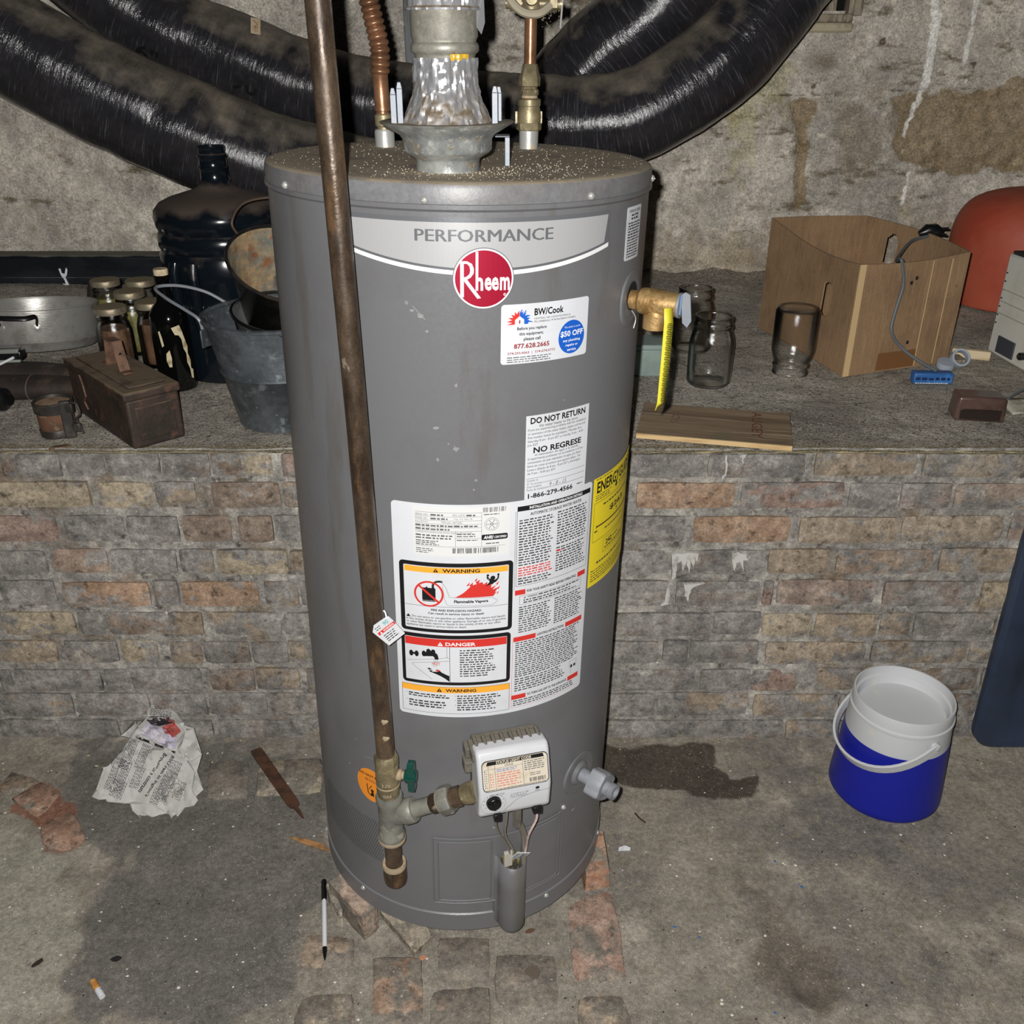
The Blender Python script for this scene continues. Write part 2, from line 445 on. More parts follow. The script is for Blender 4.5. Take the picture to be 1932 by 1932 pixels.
boxes = {k: bbox(v, .06) for k, v in dict(WET=WET, DAMP=DAMP, HOL=HOL, HOLD=HOLD, SKIM=SKIM, SAND=SAND, RED=REDP).items()}
def floor_fn(x, y):
    h = nz(x * 2.2, y * 2.2, 0, 3) * .006 + nz(x * 11, y * 11, 3, 3) * .0016
    hol = soft(x, y, HOL, .03, boxes['HOL'])
    h -= .016 * hol
    e = (YW - y)
    if e < .07: h += .012 * max(0, 1 - e / .07) ** 1.5 * (.6 + .5 * nz(x * 7, 0, 5))
    jx, jy = nz(x * 16, y * 16, 1) * .018, nz(x * 16, y * 16, 2) * .018
    return (x, y, h), (soft(x + jx, y + jy, WET, .02, boxes['WET']), max(.95 * soft(x + jx, y + jy, HOLD, .05, boxes['HOLD']), .55 * soft(x, y, DAMP, .06, boxes['DAMP'])),
                       soft(x + 2 * jx, y + 2 * jy, SKIM, .05, boxes['SKIM']), soft(x + 2 * jx, y + 2 * jy, SAND, .06, boxes['SAND']), soft(x + jx, y + jy, REDP, .03, boxes['RED']))
m_floor = ground_mat('concrete_floor', srgb(138, 131, 119),
    [(srgb(112, 107, 100), 2.3, .42, .60), (srgb(160, 152, 138), 5.0, .52, .68), (srgb(96, 91, 85), 9.0, .58, .72), (srgb(128, 121, 106), 30, .55, .65)],
    [('skim', srgb(98, 95, 90), .75, 9), ('sand', srgb(158, 154, 140), .6, 6), ('red', srgb(128, 84, 64), .8, 14), ('damp', srgb(88, 79, 68), .55, 10), ('wet', srgb(56, 48, 40), .85, 16)],
    .0011, 130, speck=[(420, .66, .72, srgb(196, 190, 176)), (300, .30, .25, srgb(58, 52, 45)), (95, .735, .76, srgb(200, 196, 186))], bump2=(.004, 14))
mottle(m_floor, (26, .78, 1.22), (110, .68, 1.32), (400, .66, 1.34))
floor = gridmesh('floor', -2.3, 2.3, .1, 1.66, .013, floor_fn, m_floor, ['wet', 'damp', 'skim', 'sand', 'red'])

# old paving bricks showing through the skim
m_brick = mat('brick', (1, 1, 1), rough=.93, spec=.2, bump=.0016, bscale=90)
def brick_mat(m, cem_a=srgb(126, 122, 118), cem_b=srgb(166, 161, 154)):
    n, l = m.node_tree.nodes, m.node_tree.links; b = n['Principled BSDF']; tc = [x for x in n if x.type == 'TEX_COORD'][0]
    oi = n.new('ShaderNodeObjectInfo')
    geo = n.new('ShaderNodeNewGeometry')
    ofs = n.new('ShaderNodeVectorMath'); ofs.operation = 'ADD'
    l.new(geo.outputs['Position'], ofs.inputs[0])
    cb = n.new('ShaderNodeCombineXYZ')
    ml = n.new('ShaderNodeMath'); ml.operation = 'MULTIPLY'; ml.inputs[1].default_value = 37; l.new(oi.outputs['Random'], ml.inputs[0]); l.new(ml.outputs[0], cb.inputs[0]); l.new(cb.outputs[0], ofs.inputs[1])
    def noise_(sc, det, st=(1, 1, 1)):
        mp = n.new('ShaderNodeMapping'); mp.inputs['Scale'].default_value = st; l.new(ofs.outputs[0], mp.inputs[0])
        t = n.new('ShaderNodeTexNoise'); t.inputs['Scale'].default_value = sc; t.inputs['Detail'].default_value = det; t.inputs['Roughness'].default_value = .65; l.new(mp.outputs[0], t.inputs['Vector']); return t.outputs['Fac']
    def mr(src, lo, hi, a=0, c=1):
        r = n.new('ShaderNodeMapRange'); l.new(src, r.inputs[0])
        for i, x in ((1, lo), (2, hi)):
            if isinstance(x, float): r.inputs[i].default_value = x
            else: l.new(x, r.inputs[i])
        r.inputs[3].default_value = a; r.inputs[4].default_value = c; return r.outputs[0]
    def mix(f, A, B, mode='MIX'):
        x = n.new('ShaderNodeMix'); x.data_type = 'RGBA'; x.blend_type = mode
        if isinstance(f, float): x.inputs['Factor'].default_value = f
        else: l.new(f, x.inputs['Factor'])
        for s_, v in (('A', A), ('B', B)):
            if isinstance(v, tuple): x.inputs[s_].default_value = (*v, 1)
            else: l.new(v, x.inputs[s_])
        return x.outputs['Result']
    col = mix(mr(noise_(26, 8), .35, .7), oi.outputs['Color'], mix(.35, oi.outputs['Color'], (.62, .52, .42)))
    col = mix(mr(noise_(45, 6), .56, .66, 0, .75), col, srgb(78, 66, 56))
    inv = n.new('ShaderNodeMath'); inv.operation = 'SUBTRACT'; inv.inputs[0].default_value = 1.0; l.new(oi.outputs['Alpha'], inv.inputs[1])
    lo = n.new('ShaderNodeMath'); lo.operation = 'MULTIPLY_ADD'; l.new(inv.outputs[0], lo.inputs[0]); lo.inputs[1].default_value = .46; lo.inputs[2].default_value = .27
    hi = n.new('ShaderNodeMath'); hi.operation = 'ADD'; l.new(lo.outputs[0], hi.inputs[0]); hi.inputs[1].default_value = .07
    cem = mix(mr(noise_(20, 8, (1, 1, 1.6)), .35, .62), cem_a, cem_b)
    cem = mix(mr(noise_(60, 6), .55, .68, 0, .6), cem, srgb(86, 80, 76))
    cem = mix(mr(noise_(95, 5, (1, 1, 2.0)), .62, .70, 0, .8), cem, srgb(190, 186, 178))
    cem = mix(mr(noise_(14, 6), .57, .66, 0, .5), cem, srgb(132, 112, 96))
    col = mix(mr(noise_(15, 9, (1, 1, 1.4)), lo.outputs[0], hi.outputs[0]), col, cem)
    l.new(col, b.inputs['Base Color'])
brick_mat(m_brick); mottle(m_brick, (9, .72, 1.16, (1, 1, .14)), (14, .84, 1.16), (55, .60, 1.40), (210, .64, 1.36))
m_paver = mat('paving_brick', (1, 1, 1), rough=.93, spec=.2, bump=.0016, bscale=90); brick_mat(m_paver, srgb(104, 99, 92), srgb(134, 126, 114)); mottle(m_paver, (26, .78, 1.22), (110, .66, 1.34), (400, .66, 1.34))
m_mortar = mat('mortar', srgb(134, 130, 124), rough=.95, spec=.2, layers=[(srgb(166, 161, 152), 16, .45, .62, (1, 1, 1.6)), (srgb(84, 79, 74), 30, .56, .68), (srgb(186, 182, 172), 90, .63, .70), (srgb(118, 104, 88), 7, .55, .66)], bump=.003, bscale=70); mottle(m_mortar, (9, .72, 1.16, (1, 1, .14)), (14, .82, 1.18), (48, .58, 1.42), (210, .64, 1.36))

def brick_mesh(seed):
    """unit brick: x and z span -.5..+.5, worn front face at y=0, body behind it"""
    g = random.Random(seed); nx, nzv = 6, 3; vs = []
    for j in range(nzv + 1):
        for i in range(nx + 1):
            ex = min(i, nx - i); ez = min(j, nzv - j); x, z = -.5 + i / nx, -.5 + j / nzv
            y = g.uniform(-.05, .05)
            if ex == 0 or ez == 0: y += .16; x *= 1 - g.uniform(0, .022); z *= 1 - g.uniform(0, .07)
            if ex == 0 and ez == 0: x *= .978; z *= .93; y += .12
            vs.append((x, y, z))
    rim = [i for i in range(nx + 1)] + [j * (nx + 1) + nx for j in range(1, nzv + 1)] + [nzv * (nx + 1) + i for i in range(nx - 1, -1, -1)] + [j * (nx + 1) for j in range(nzv - 1, 0, -1)]
    fs = [(j * (nx + 1) + i, j * (nx + 1) + i + 1, (j + 1) * (nx + 1) + i + 1, (j + 1) * (nx + 1) + i) for j in range(nzv) for i in range(nx)]
    o = len(vs); vs += [(vs[k][0], 1.0, vs[k][2]) for k in rim]; n = len(rim)
    fs += [(rim[k], o + k, o + (k + 1) % n, rim[(k + 1) % n]) for k in range(n)]
    me = bpy.data.meshes.new('brick'); me.from_pydata(vs, [], fs); me.materials.append(m_brick)
    me.polygons.foreach_set('use_smooth', [True] * len(fs)); me.set_sharp_from_angle(angle=R_(50)); me.update(); return me
BRICKS = [brick_mesh(s) for s in range(8)]
def brick(parent, x0, x1, y, z0, z1, col, cement, k):
    o = link('brick', BRICKS[k % 8], parent)
    o.location = ((x0 + x1) / 2, y, (z0 + z1) / 2); o.scale = (x1 - x0, .018, z1 - z0)
    col = tuple(.52 * a + .48 * b for a, b in zip(col, (150, 142, 132)))
    o.color = (*srgb(*col), min(.95, cement + .07)); return o

# floor pavers: quads measured on the floor, each a slab a few millimetres proud of the skim
def paver(px, col, cement=.35, z=.0022):
    P = [at(x, y, Z=0) for x, y in px]; c = sum(P, Vector()) / len(P)
    g = random.Random(int(c.x * 1e4)); out = []
    for i, p in enumerate(P):
        q = P[(i + 1) % len(P)]
        for k in range(4):
            t = k / 4; w = p.lerp(q, t); d = (w - c); r = 1 - (.06 if k == 0 else 0) + g.uniform(-.06, .05); out.append(c + d * r)
    n = len(out); vs = [(p.x - c.x, p.y - c.y, -.02) for p in out] + [(p.x - c.x, p.y - c.y, z - .003) for p in out] + [((p.x - c.x) * .94, (p.y - c.y) * .94, z + g.uniform(-.0006, .0006)) for p in out] + [(0, 0, z)]
    fs = [(i, (i + 1) % n, n + (i + 1) % n, n + i) for i in range(n)] + [(n + i, n + (i + 1) % n, 2 * n + (i + 1) % n, 2 * n + i) for i in range(n)] + [(2 * n + i, 2 * n + (i + 1) % n, 3 * n) for i in range(n)]
    me = bpy.data.meshes.new('brick'); me.from_pydata(vs, [], fs); me.materials.append(m_paver); me.polygons.foreach_set('use_smooth', [True] * len(fs)); me.update()
    o = link('brick', me, floor); o.location = (c.x, c.y, nz(c.x * 2.2, c.y * 2.2, 0, 3) * .006); o.color = (*srgb(*(.6 * a_ + .4 * b_ for a_, b_ in zip(col, (136, 126, 112)))), min(.9, cement + .16)); return o
paver([(1068, 1718), (1100, 1690), (1160, 1682), (1182, 1846), (1086, 1852)], (152, 112, 98), .30)
paver([(1088, 1882), (1178, 1876), (1205, 1960), (1095, 1965)], (160, 140, 116), .42)
paver([(700, 1805), (798, 1806), (800, 1932), (705, 1945)], (152, 112, 88), .48)
paver([(575, 1762), (668, 1772), (672, 1825), (560, 1830)], (150, 128, 106), .45)
paver([(565, 1882), (670, 1872), (668, 1960), (548, 1965)], (150, 134, 112), .5)
paver([(825, 1765), (925, 1768), (925, 1850), (822, 1850)], (140, 124, 108), .72)
paver([(812, 1868), (925, 1862), (928, 1970), (808, 1972)], (140, 116, 102), .66)
paver([(935, 1800), (1050, 1800), (1056, 1900), (936, 1905)], (150, 146, 138), .78)
paver([(485, 1440), (608, 1432), (612, 1500), (480, 1506)], (150, 142, 118), .5, .004)
paver([(395, 1440), (470, 1440), (468, 1508), (390, 1510)], (110, 104, 96), .75, .003)
paver([(20, 1455), (75, 1470), (65, 1500), (-10, 1490)], (140, 116, 92), .5, .003)
paver([(75, 1560), (135, 1530), (165, 1585), (130, 1606), (85, 1602)], (142, 92, 70), .28, .004)
paver([(20, 1505), (78, 1474), (115, 1500), (70, 1545)], (134, 86, 64), .3, .004)

# ---- the low brick wall in front of the ledge
def mortar_fn(x, z):
    d = nz(x * 9, z * 9, 0, 4) * .005 + nz(x * 40, z * 40, 7, 2) * .002
    return (x, YW + .0065 + d, z), ()
wall_front = gridmesh('wall_front', -2.3, 2.3, 0, ZL + .004, .0135, mortar_fn, m_mortar, [])
ROWS = [(856, 901), (911, 960), (974, 1024), (1038, 1084), (1097, 1144), (1157, 1200), (1211, 1252), (1263, 1304), (1310, 1353), (1360, 1394)]
GY, TN, OR, CR, BR, PK, DK = (132, 126, 120), (160, 138, 110), (172, 122, 84), (188, 170, 134), (112, 88, 72), (156, 116, 104), (82, 70, 62)
LEFT = [  # spans in tenths of the crop used to measure them: (x0, x1, colour, cement cover)
 [(-260, -20, GY, .8), (0, 75, BR, .5), (80, 310, GY, .8), (340, 540, GY, .85), (550, 830, GY, .85), (840, 1090, GY, .8), (1095, 1258, BR, .6), (1264, 1415, CR, .45), (1465, 1640, PK, .6)],
 [(-240, -40, TN, .6), (-25, 470, CR, .22), (515, 800, CR, .38), (806, 1020, TN, .68), (1100, 1460, BR, .42), (1470, 1680, TN, .6)],
 [(-300, -120, GY, .8), (-100, 300, PK, .36), (330, 640, GY, .9), (660, 930, GY, .85), (945, 1200, BR, .16), (1240, 1420, BR, .25), (1430, 1680, GY, .85)],
 [(-280, -20, GY, .8), (0, 240, GY, .85), (265, 560, (164, 128, 106), .45), (580, 920, GY, .9), (935, 1110, TN, .55), (1130, 1500, CR, .42), (1510, 1680, TN, .6)],
 [(-250, -20, TN, .6), (0, 290, GY, .72), (325, 780, OR, .42), (800, 930, GY, .9), (945, 1345, OR, .3), (1375, 1550, TN, .55), (1565, 1700, GY, .8)],
 [(-300, -20, GY, .8), (10, 390, CR, .42), (404, 540, GY, .9), (555, 870, BR, .55), (880, 1055, TN, .5), (1110, 1465, TN, .55), (1475, 1720, GY, .8)],
 [(-220, -15, TN, .6), (0, 300, TN, .4), (340, 615, (182, 176, 164), .45), (630, 820, CR, .4), (885, 1050, TN, .45), (1060, 1300, BR, .6), (1310, 1498, GY, .7), (1505, 1720, TN, .55)],
 [(-260, -20, GY, .8), (0, 60, GY, .8), (70, 530, GY, .82), (545, 665, GY, .8), (680, 1050, GY, .85), (1090, 1325, BR, .55), (1332, 1560, TN, .5), (1600, 1760, TN, .6)],
 [(-200, -20, GY, .8), (0, 380, TN, .7), (400, 780, GY, .8), (800, 1075, GY, .85), (1085, 1390, GY, .75), (1405, 1760, (178, 174, 166), .45)],
 [(-260, -20, GY, .8), (0, 300, GY, .8), (310, 620, GY, .8), (640, 1110, GY, .8), (1130, 1610, GY, .7), (1620, 1780, TN, .6)]]
RIGHT = [
 [(200, 535, GY, .85), (545, 975, GY, .72), (1015, 1465, TN, .45), (1490, 1932, (176, 162, 138), .45), (1950, 2240, TN, .6)],
 [(232, 668, OR, .06), (690, 1145, PK, .58), (1165, 1385, GY, .7), (1395, 1615, (136, 118, 114), .6), (1630, 2060, (168, 142, 124), .42)],
 [(150, 450, GY, .88), (485, 910, OR, .3), (945, 1380, TN, .35), (1395, 1845, (172, 152, 126), .36), (1870, 2200, BR, .5)],
 [(130, 375, GY, .88), (388, 780, GY, .75), (810, 1080, TN, .3), (1110, 1535, (138, 108, 84), .42), (1560, 1960, TN, .38), (1980, 2300, GY, .6)],
 [(120, 375, GY, .85), (405, 775, (164, 160, 152), .6), (790, 832, PK, .4), (850, 1285, (134, 106, 94), .38), (1315, 1720, (140, 122, 114), .55), (1745, 1990, CR, .4), (2010, 2300, GY, .6)],
 [(110, 560, GY, .7), (570, 780, GY, .82), (787, 1003, CR, .38), (1015, 1290, (170, 146, 114), .34), (1305, 1438, TN, .5), (1450, 1790, GY, .6), (1805, 2100, TN, .5)],
 [(90, 330, GY, .82), (350, 460, GY, .8), (466, 770, GY, .8), (800, 1240, TN, .4), (1260, 1680, TN, .5), (1690, 2000, CR, .45)],
 [(80, 490, GY, .8), (515, 735, GY, .75), (738, 940, PK, .45), (948, 1018, (30, 26, 24), .0), (1024, 1240, TN, .45), (1260, 1480, TN, .5), (1500, 1730, BR, .5), (1745, 2050, TN, .5)],
 [(70, 315, GY, .72), (322, 725, TN, .6), (745, 1100, TN, .55), (1120, 1450, BR, .55), (1465, 1725, BR, .6), (1740, 2040, TN, .5)],
 [(60, 420, TN, .65), (440, 880, BR, .62), (890, 1200, TN, .6), (1210, 1720, TN, .6), (1740, 2040, TN, .6)]]
k = 0
g = random.Random(5)
for r, (ya, yb) in enumerate(ROWS):
    zt, zb = at(966, ya, Y=YW).z, at(966, yb, Y=YW).z; ym = (ya + yb) / 2
    zt = min(zt, ZL - .004); spans = []
    for x0, x1, c, ce in LEFT[r]: spans.append((at(x0 / 2.76, ym, Y=YW).x, at(x1 / 2.76, ym, Y=YW).x, c, ce))
    for x0, x1, c, ce in RIGHT[r]: spans.append((at(1100 + x0 / 2.322, ym, Y=YW).x, at(1100 + x1 / 2.322, ym, Y=YW).x, c, ce))
    gap0, gap1 = max(s[1] for s in spans if s[0] < -.1), min(s[0] for s in spans if s[0] > .0)
    x = gap0 + .012                                          # courses run on behind the heater and beyond the frame
    while x < gap1 - .08:
        w = min(g.uniform(.17, .21), gap1 - .012 - x); spans.append((x, x + w, g.choice((GY, TN, GY)), g.uniform(.6, .85))); x += w + .013
    for s0, s1, lim in ((min(s[0] for s in spans), -1, -2.2), (max(s[1] for s in spans), 1, 2.2)):
        x = s0
        while (x > lim if s1 < 0 else x < lim):
            w = g.uniform(.18, .21); x += s1 * .013; a, b_ = sorted((x, x + s1 * w)); spans.append((a, b_, g.choice((GY, TN, GY, BR)), g.uniform(.5, .85))); x += s1 * w
    for x0, x1, c, ce in spans:
        dz = g.uniform(-.0025, .0025)
        hole = c[0] == 30
        b_ = brick(wall_front, x0, x1, YW - g.uniform(-.001, .004) + (.012 if hole else 0), zb + dz, zt + dz, tuple((lambda e_: [min(255, max(0, v + e_)) for v in c])(g.uniform(-12, 12))), ce, k); k += 1
# old white paint runs on the wall: thin crusts with their own edges
m_paint = mat('old_white_paint', srgb(190, 188, 182), rough=.8, layers=[(srgb(150, 146, 140), 40, .5, .65)], bump=.0006, bscale=120)
def crust(pts, name='paint_run', material=None, th=.0012, Y=None):
    mb = MB(); P = [at(x, y, Y=Y or YW - .005) for x, y in pts]; n = len(P); c = sum(P, Vector()) / n
    g_ = random.Random(int(abs(c.x) * 1e5)); ring = []
    for i in range(n):
        for t in (0, .34, .67):
            w = P[i].lerp(P[(i + 1) % n], t); ring.append(w + Vector((g_.uniform(-.0016, .0016), 0, g_.uniform(-.0016, .0016))))
    m_ = len(ring)
    vs = [tuple(p + Vector((0, .012, 0))) for p in ring] + [tuple(p) for p in ring]
    tri = tessellate_polygon([[Vector((p.x, p.z, 0)) for p in ring]])
    mb.add(vs, [(i, (i + 1) % m_, m_ + (i + 1) % m_, m_ + i) for i in range(m_)] + [tuple(m_ + i for i in t) for t in tri])
    return mb.build(name, material or m_paint, wall_front if Y is None else wall_back, smooth=0)
for pts in ([(1267, 1047), (1300, 1043), (1318, 1044), (1317, 1060), (1311, 1052), (1308, 1076), (1303, 1054), (1300, 1082), (1295, 1056), (1289, 1078), (1284, 1058), (1278, 1064), (1274, 1090), (1268, 1094)],
            [(1381, 1046), (1392, 1042), (1408, 1046), (1412, 1058), (1404, 1056), (1403, 1080), (1398, 1060), (1390, 1062), (1386, 1078), (1381, 1064)],
            [(1369, 858), (1373, 858), (1372, 884), (1370, 896), (1360, 907), (1362, 902), (1368, 892)], [(1395, 861), (1410, 858), (1404, 864), (1402, 876), (1399, 865)],
            [(1290, 1104), (1330, 1102), (1308, 1108), (1300, 1122), (1298, 1136), (1292, 1124)], [(1256, 1112), (1264, 1098), (1264, 1130), (1260, 1142), (1246, 1143), (1255, 1134)]):
    crust(pts)

# ---- the earth ledge
EDGE = None
def ledge_fn(x, y):
    h = nz(x * 3, y * 3, 11, 3) * .008 + nz(x * 16, y * 16, 12, 3) * .003
    e = y - YW
    if e < .05: h *= .5
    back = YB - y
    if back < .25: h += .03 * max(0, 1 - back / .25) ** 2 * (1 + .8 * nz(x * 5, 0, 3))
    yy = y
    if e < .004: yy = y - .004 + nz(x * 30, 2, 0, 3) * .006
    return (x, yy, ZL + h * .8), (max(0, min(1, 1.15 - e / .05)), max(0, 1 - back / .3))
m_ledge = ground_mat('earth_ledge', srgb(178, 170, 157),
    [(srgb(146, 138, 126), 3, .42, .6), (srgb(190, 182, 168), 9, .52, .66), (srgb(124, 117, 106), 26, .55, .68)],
    [('rim', srgb(136, 124, 88), .7, 40), ('back', srgb(106, 96, 84), .6, 9)],  # rim: straw tint painted along the edge for the light it catches
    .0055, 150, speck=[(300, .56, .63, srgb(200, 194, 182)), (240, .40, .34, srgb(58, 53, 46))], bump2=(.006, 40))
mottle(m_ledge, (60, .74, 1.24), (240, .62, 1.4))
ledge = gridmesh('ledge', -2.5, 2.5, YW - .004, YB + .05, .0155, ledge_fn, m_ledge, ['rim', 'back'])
# ragged pale line painted in for light catching the mortar edge
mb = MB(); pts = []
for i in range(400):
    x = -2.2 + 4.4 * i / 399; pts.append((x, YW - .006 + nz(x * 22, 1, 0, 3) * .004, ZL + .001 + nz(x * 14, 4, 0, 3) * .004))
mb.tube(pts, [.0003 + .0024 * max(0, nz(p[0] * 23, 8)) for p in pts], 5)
lip = mb.build('mortar_highlight', mat('straw_highlight', srgb(176, 162, 122), rough=.95, layers=[(srgb(150, 134, 100), 60, .5, .6)]), ledge, smooth=0)

# ---- back wall: cast concrete with spalled patches and lime runs
def PB(*px): return [(lambda p: (p.x, p.z))(at(x, y, Y=YB)) for x, y in px]
SP1 = PB((1690, 182), (1740, 178), (1800, 176), (1860, 172), (1915, 145), (1960, 150), (2100, 180), (2100, 330), (1932, 325), (1860, 318), (1800, 325), (1740, 320), (1695, 300), (1685, 240))
SP2 = PB((1488, 192), (1510, 186), (1545, 190), (1540, 215), (1528, 240), (1524, 262), (1522, 330), (1520, 380), (1500, 402), (1498, 330), (1503, 262), (1498, 228))
LIME1 = PB((1762, 0), (1776, 0), (1774, 50), (1766, 110), (1756, 150), (1742, 182), (1738, 190), (1728, 215), (1712, 245), (1704, 290), (1700, 290), (1706, 250), (1722, 205), (1735, 180), (1740, 140), (1750, 90))
LIME1B = PB((1708, 320), (1712, 325), (1702, 388), (1698, 386))
LIME2 = PB((1842, 0), (1851, 0), (1838, 70), (1824, 110), (1822, 160), (1818, 160), (1820, 110), (1830, 70))
LIME3 = PB((1690, 95), (1697, 92), (1692, 132), (1688, 130))
MOSS = PB((1420, 130), (1490, 110), (1480, 190), (1420, 200), (1405, 330), (1375, 360), (1390, 200))
PATCH = PB((1590, 200), (1690, 220), (1680, 300), (1600, 320), (1560, 260))
HOLES = [(at(x, y, Y=YB).x, at(x, y, Y=YB).z, r) for x, y, r in ((1668, 80, .016), (1842, 122, .016), (1735, 194, .007), (1564, 118, .006), (1536, 166, .012), (1782, 132, .005), (1816, 95, .007))]
LINE = at(1500, 176, Y=YB).z
bxs = {k_: bbox(v, .05) for k_, v in dict(SP1=SP1, SP2=SP2, L1=LIME1, L1B=LIME1B, L2=LIME2, L3=LIME3, MO=MOSS, PA=PATCH).items()}
WIN = (at(1528, 30, Y=YB).x - .22, at(1606, 30, Y=YB).x + .01, at(1560, 33, Y=YB).z, 1.95)
def wallb_fn(x, z):
    jx, jz = nz(x * 14, z * 14, 21) * .02, nz(x * 14, z * 14, 22) * .02
    kx = nz(x * 40, z * 40, 23, 2) * .004
    s1 = max(soft(x + jx, z + jz, SP1, .03, bxs['SP1']), soft(x + jx * .4, z + jz * .4, SP2, .008, bxs['SP2']))
    lm = max(soft(x + kx, z, LIME1, .004, bxs['L1']), soft(x + kx, z, LIME1B, .004, bxs['L1B']), soft(x + kx, z, LIME2, .004, bxs['L2']), soft(x + kx, z, LIME3, .004, bxs['L3']))
    hol = max([max(0, 1 - math.hypot(x - a, z - b) / (r * (1 + .4 * nz(x * 60, z * 60)))) for a, b, r in HOLES] + [0])
    d = nz(x * 2.5, z * 2.5, 31, 3) * .012 + nz(x * 13, z * 13, 32, 3) * .003
    d += s1 * (.014 + .016 * nz(x * 38, z * 38, 33, 4)) + .02 * min(1, hol * 2) + lm * -.0015
    low = max(0, min(1, (.98 - z) / .25)) * (.4 + .6 * (x > .2))
    d += low * .008 * nz(x * 34, z * 34, 35, 4)
    d += .006 * max(0, 1 - abs(z - LINE + .01 * nz(x * 2, 0, 5)) / .008) * (1 if .35 < x < 1.3 else .25)
    if z > LINE and x > .3: d += .004
    hol = max(hol, .42 * max(0, 1 - abs(z - LINE + .01 * nz(x * 2, 0, 5)) / .010) * (1 if .55 < x < 1.2 else 0))
    mo = soft(x + 2 * jx, z + 2 * jz, MOSS, .1, bxs['MO']); pa = soft(x + 2 * jx, z + 2 * jz, PATCH, .08, bxs['PA'])
    return (x, YB + d, z), (s1, lm, min(1, hol * 1.6), mo, low, pa)
m_wallb = ground_mat('cast_concrete', srgb(176, 169, 158),
    [(srgb(150, 144, 135), 1.8, .44, .60), (srgb(196, 188, 174), 4.5, .52, .68), (srgb(122, 114, 100), 10, .57, .70), (srgb(150, 136, 108), 3.2, .58, .70), (srgb(112, 103, 86), 7, .57, .66, (1, 1, 2.6)), (srgb(188, 180, 164), 16, .60, .68, (1, 1, 2))],
    [('low', srgb(140, 126, 104), .5, 30), ('patch', srgb(128, 118, 98), .6, 12), ('moss', srgb(148, 144, 98), .45, 18), ('spall', srgb(132, 114, 86), .85, 30), ('lime', srgb(226, 224, 216), .85, 60), ('hole', srgb(60, 48, 34), .85, 50)],
    .0016, 110, speck=[(300, .64, .72, srgb(206, 198, 182)), (240, .34, .28, srgb(84, 76, 64))], bump2=(.006, 22))
mottle(m_wallb, (9, .80, 1.20), (40, .68, 1.32), (160, .66, 1.34))
wall_back = gridmesh('wall_back', -2.6, 2.6, ZL - .06, 2.0, .0125, wallb_fn, m_wallb, ['spall', 'lime', 'hole', 'moss', 'low', 'patch'])
# cut the little window opening out of the wall
bm = bmesh.new(); bm.from_mesh(wall_back.data)
bmesh.ops.delete(bm, geom=[f for f in bm.faces if WIN[0] + .03 < f.calc_center_median().x < WIN[1] - .012 and f.calc_center_median().z > WIN[2] + .012], context='FACES')
bm.to_mesh(wall_back.data); bm.free()
m_oldwood = mat('weathered_wood', srgb(140, 130, 112), rough=.9, layers=[(srgb(96, 86, 72), 9, .45, .6, (6, 6, 1)), (srgb(170, 160, 140), 30, .55, .68, (5, 5, 1))], bump=.002, bscale=30, bstretch=(5, 5, .6))
win = struct(thing('window_1', 'small dark cellar window opening', 'window', (at(1606, 30, Y=YB).x + .016, YB, WIN[2] + .004)))
del win['label'], win['category']
MB().box((-.014, -.004, .20), (.040, .05, .40)).build('window_jamb', m_oldwood, win, bevel=.003)
MB().box((-.075, .03, .22), (.03, .05, .42)).build('window_stop', m_oldwood, win, bevel=.003)
MB().box((-.19, .012, -.006), (.34, .09, .022)).build('window_sill', m_oldwood, win, bevel=.004)
MB().box((-.19, .0, -.030), (.36, .03, .026)).build('window_apron', mat('sill_mortar', srgb(168, 158, 132), rough=.95, layers=[(srgb(130, 122, 104), 20, .5, .62)], bump=.003, bscale=50), win, bevel=.006)
m_dark = mat('dark_recess', srgb(34, 33, 32), rough=.9)
rb = MB()
rb.box((-.19, .30, .2), (.42, .02, .46)).box((-.40, .16, .2), (.02, .28, .46)).box((.03, .16, .2), (.02, .28, .46)).box((-.19, .16, -.02), (.42, .28, .02))
rb.build('window_recess', m_dark, win)
MB().box((-.19, .16, .26), (.30, .006, .42)).build('window_pane', mat('dirty_glass', srgb(46, 46, 46), rough=.35, layers=[(srgb(62, 60, 56), 12, .45, .6)]), win)
# grey upright board fixed to the wall behind the flue
mb = MB()
p0, p1 = at(764, 60, Y=YB), at(797, 60, Y=YB)
mb.box(((p0.x + p1.x) / 2, YB - .012, 1.4), (p1.x - p0.x, .03, 1.18))
struct(mb.build('trim_1', mat('grey_plank', srgb(112, 114, 116), rough=.85, layers=[(srgb(88, 88, 88), 6, .45, .62, (8, 8, .7)), (srgb(140, 140, 138), 22, .58, .68, (6, 6, .8))], bump=.0015, bscale=40, bstretch=(6, 6, .6)), bevel=.004))

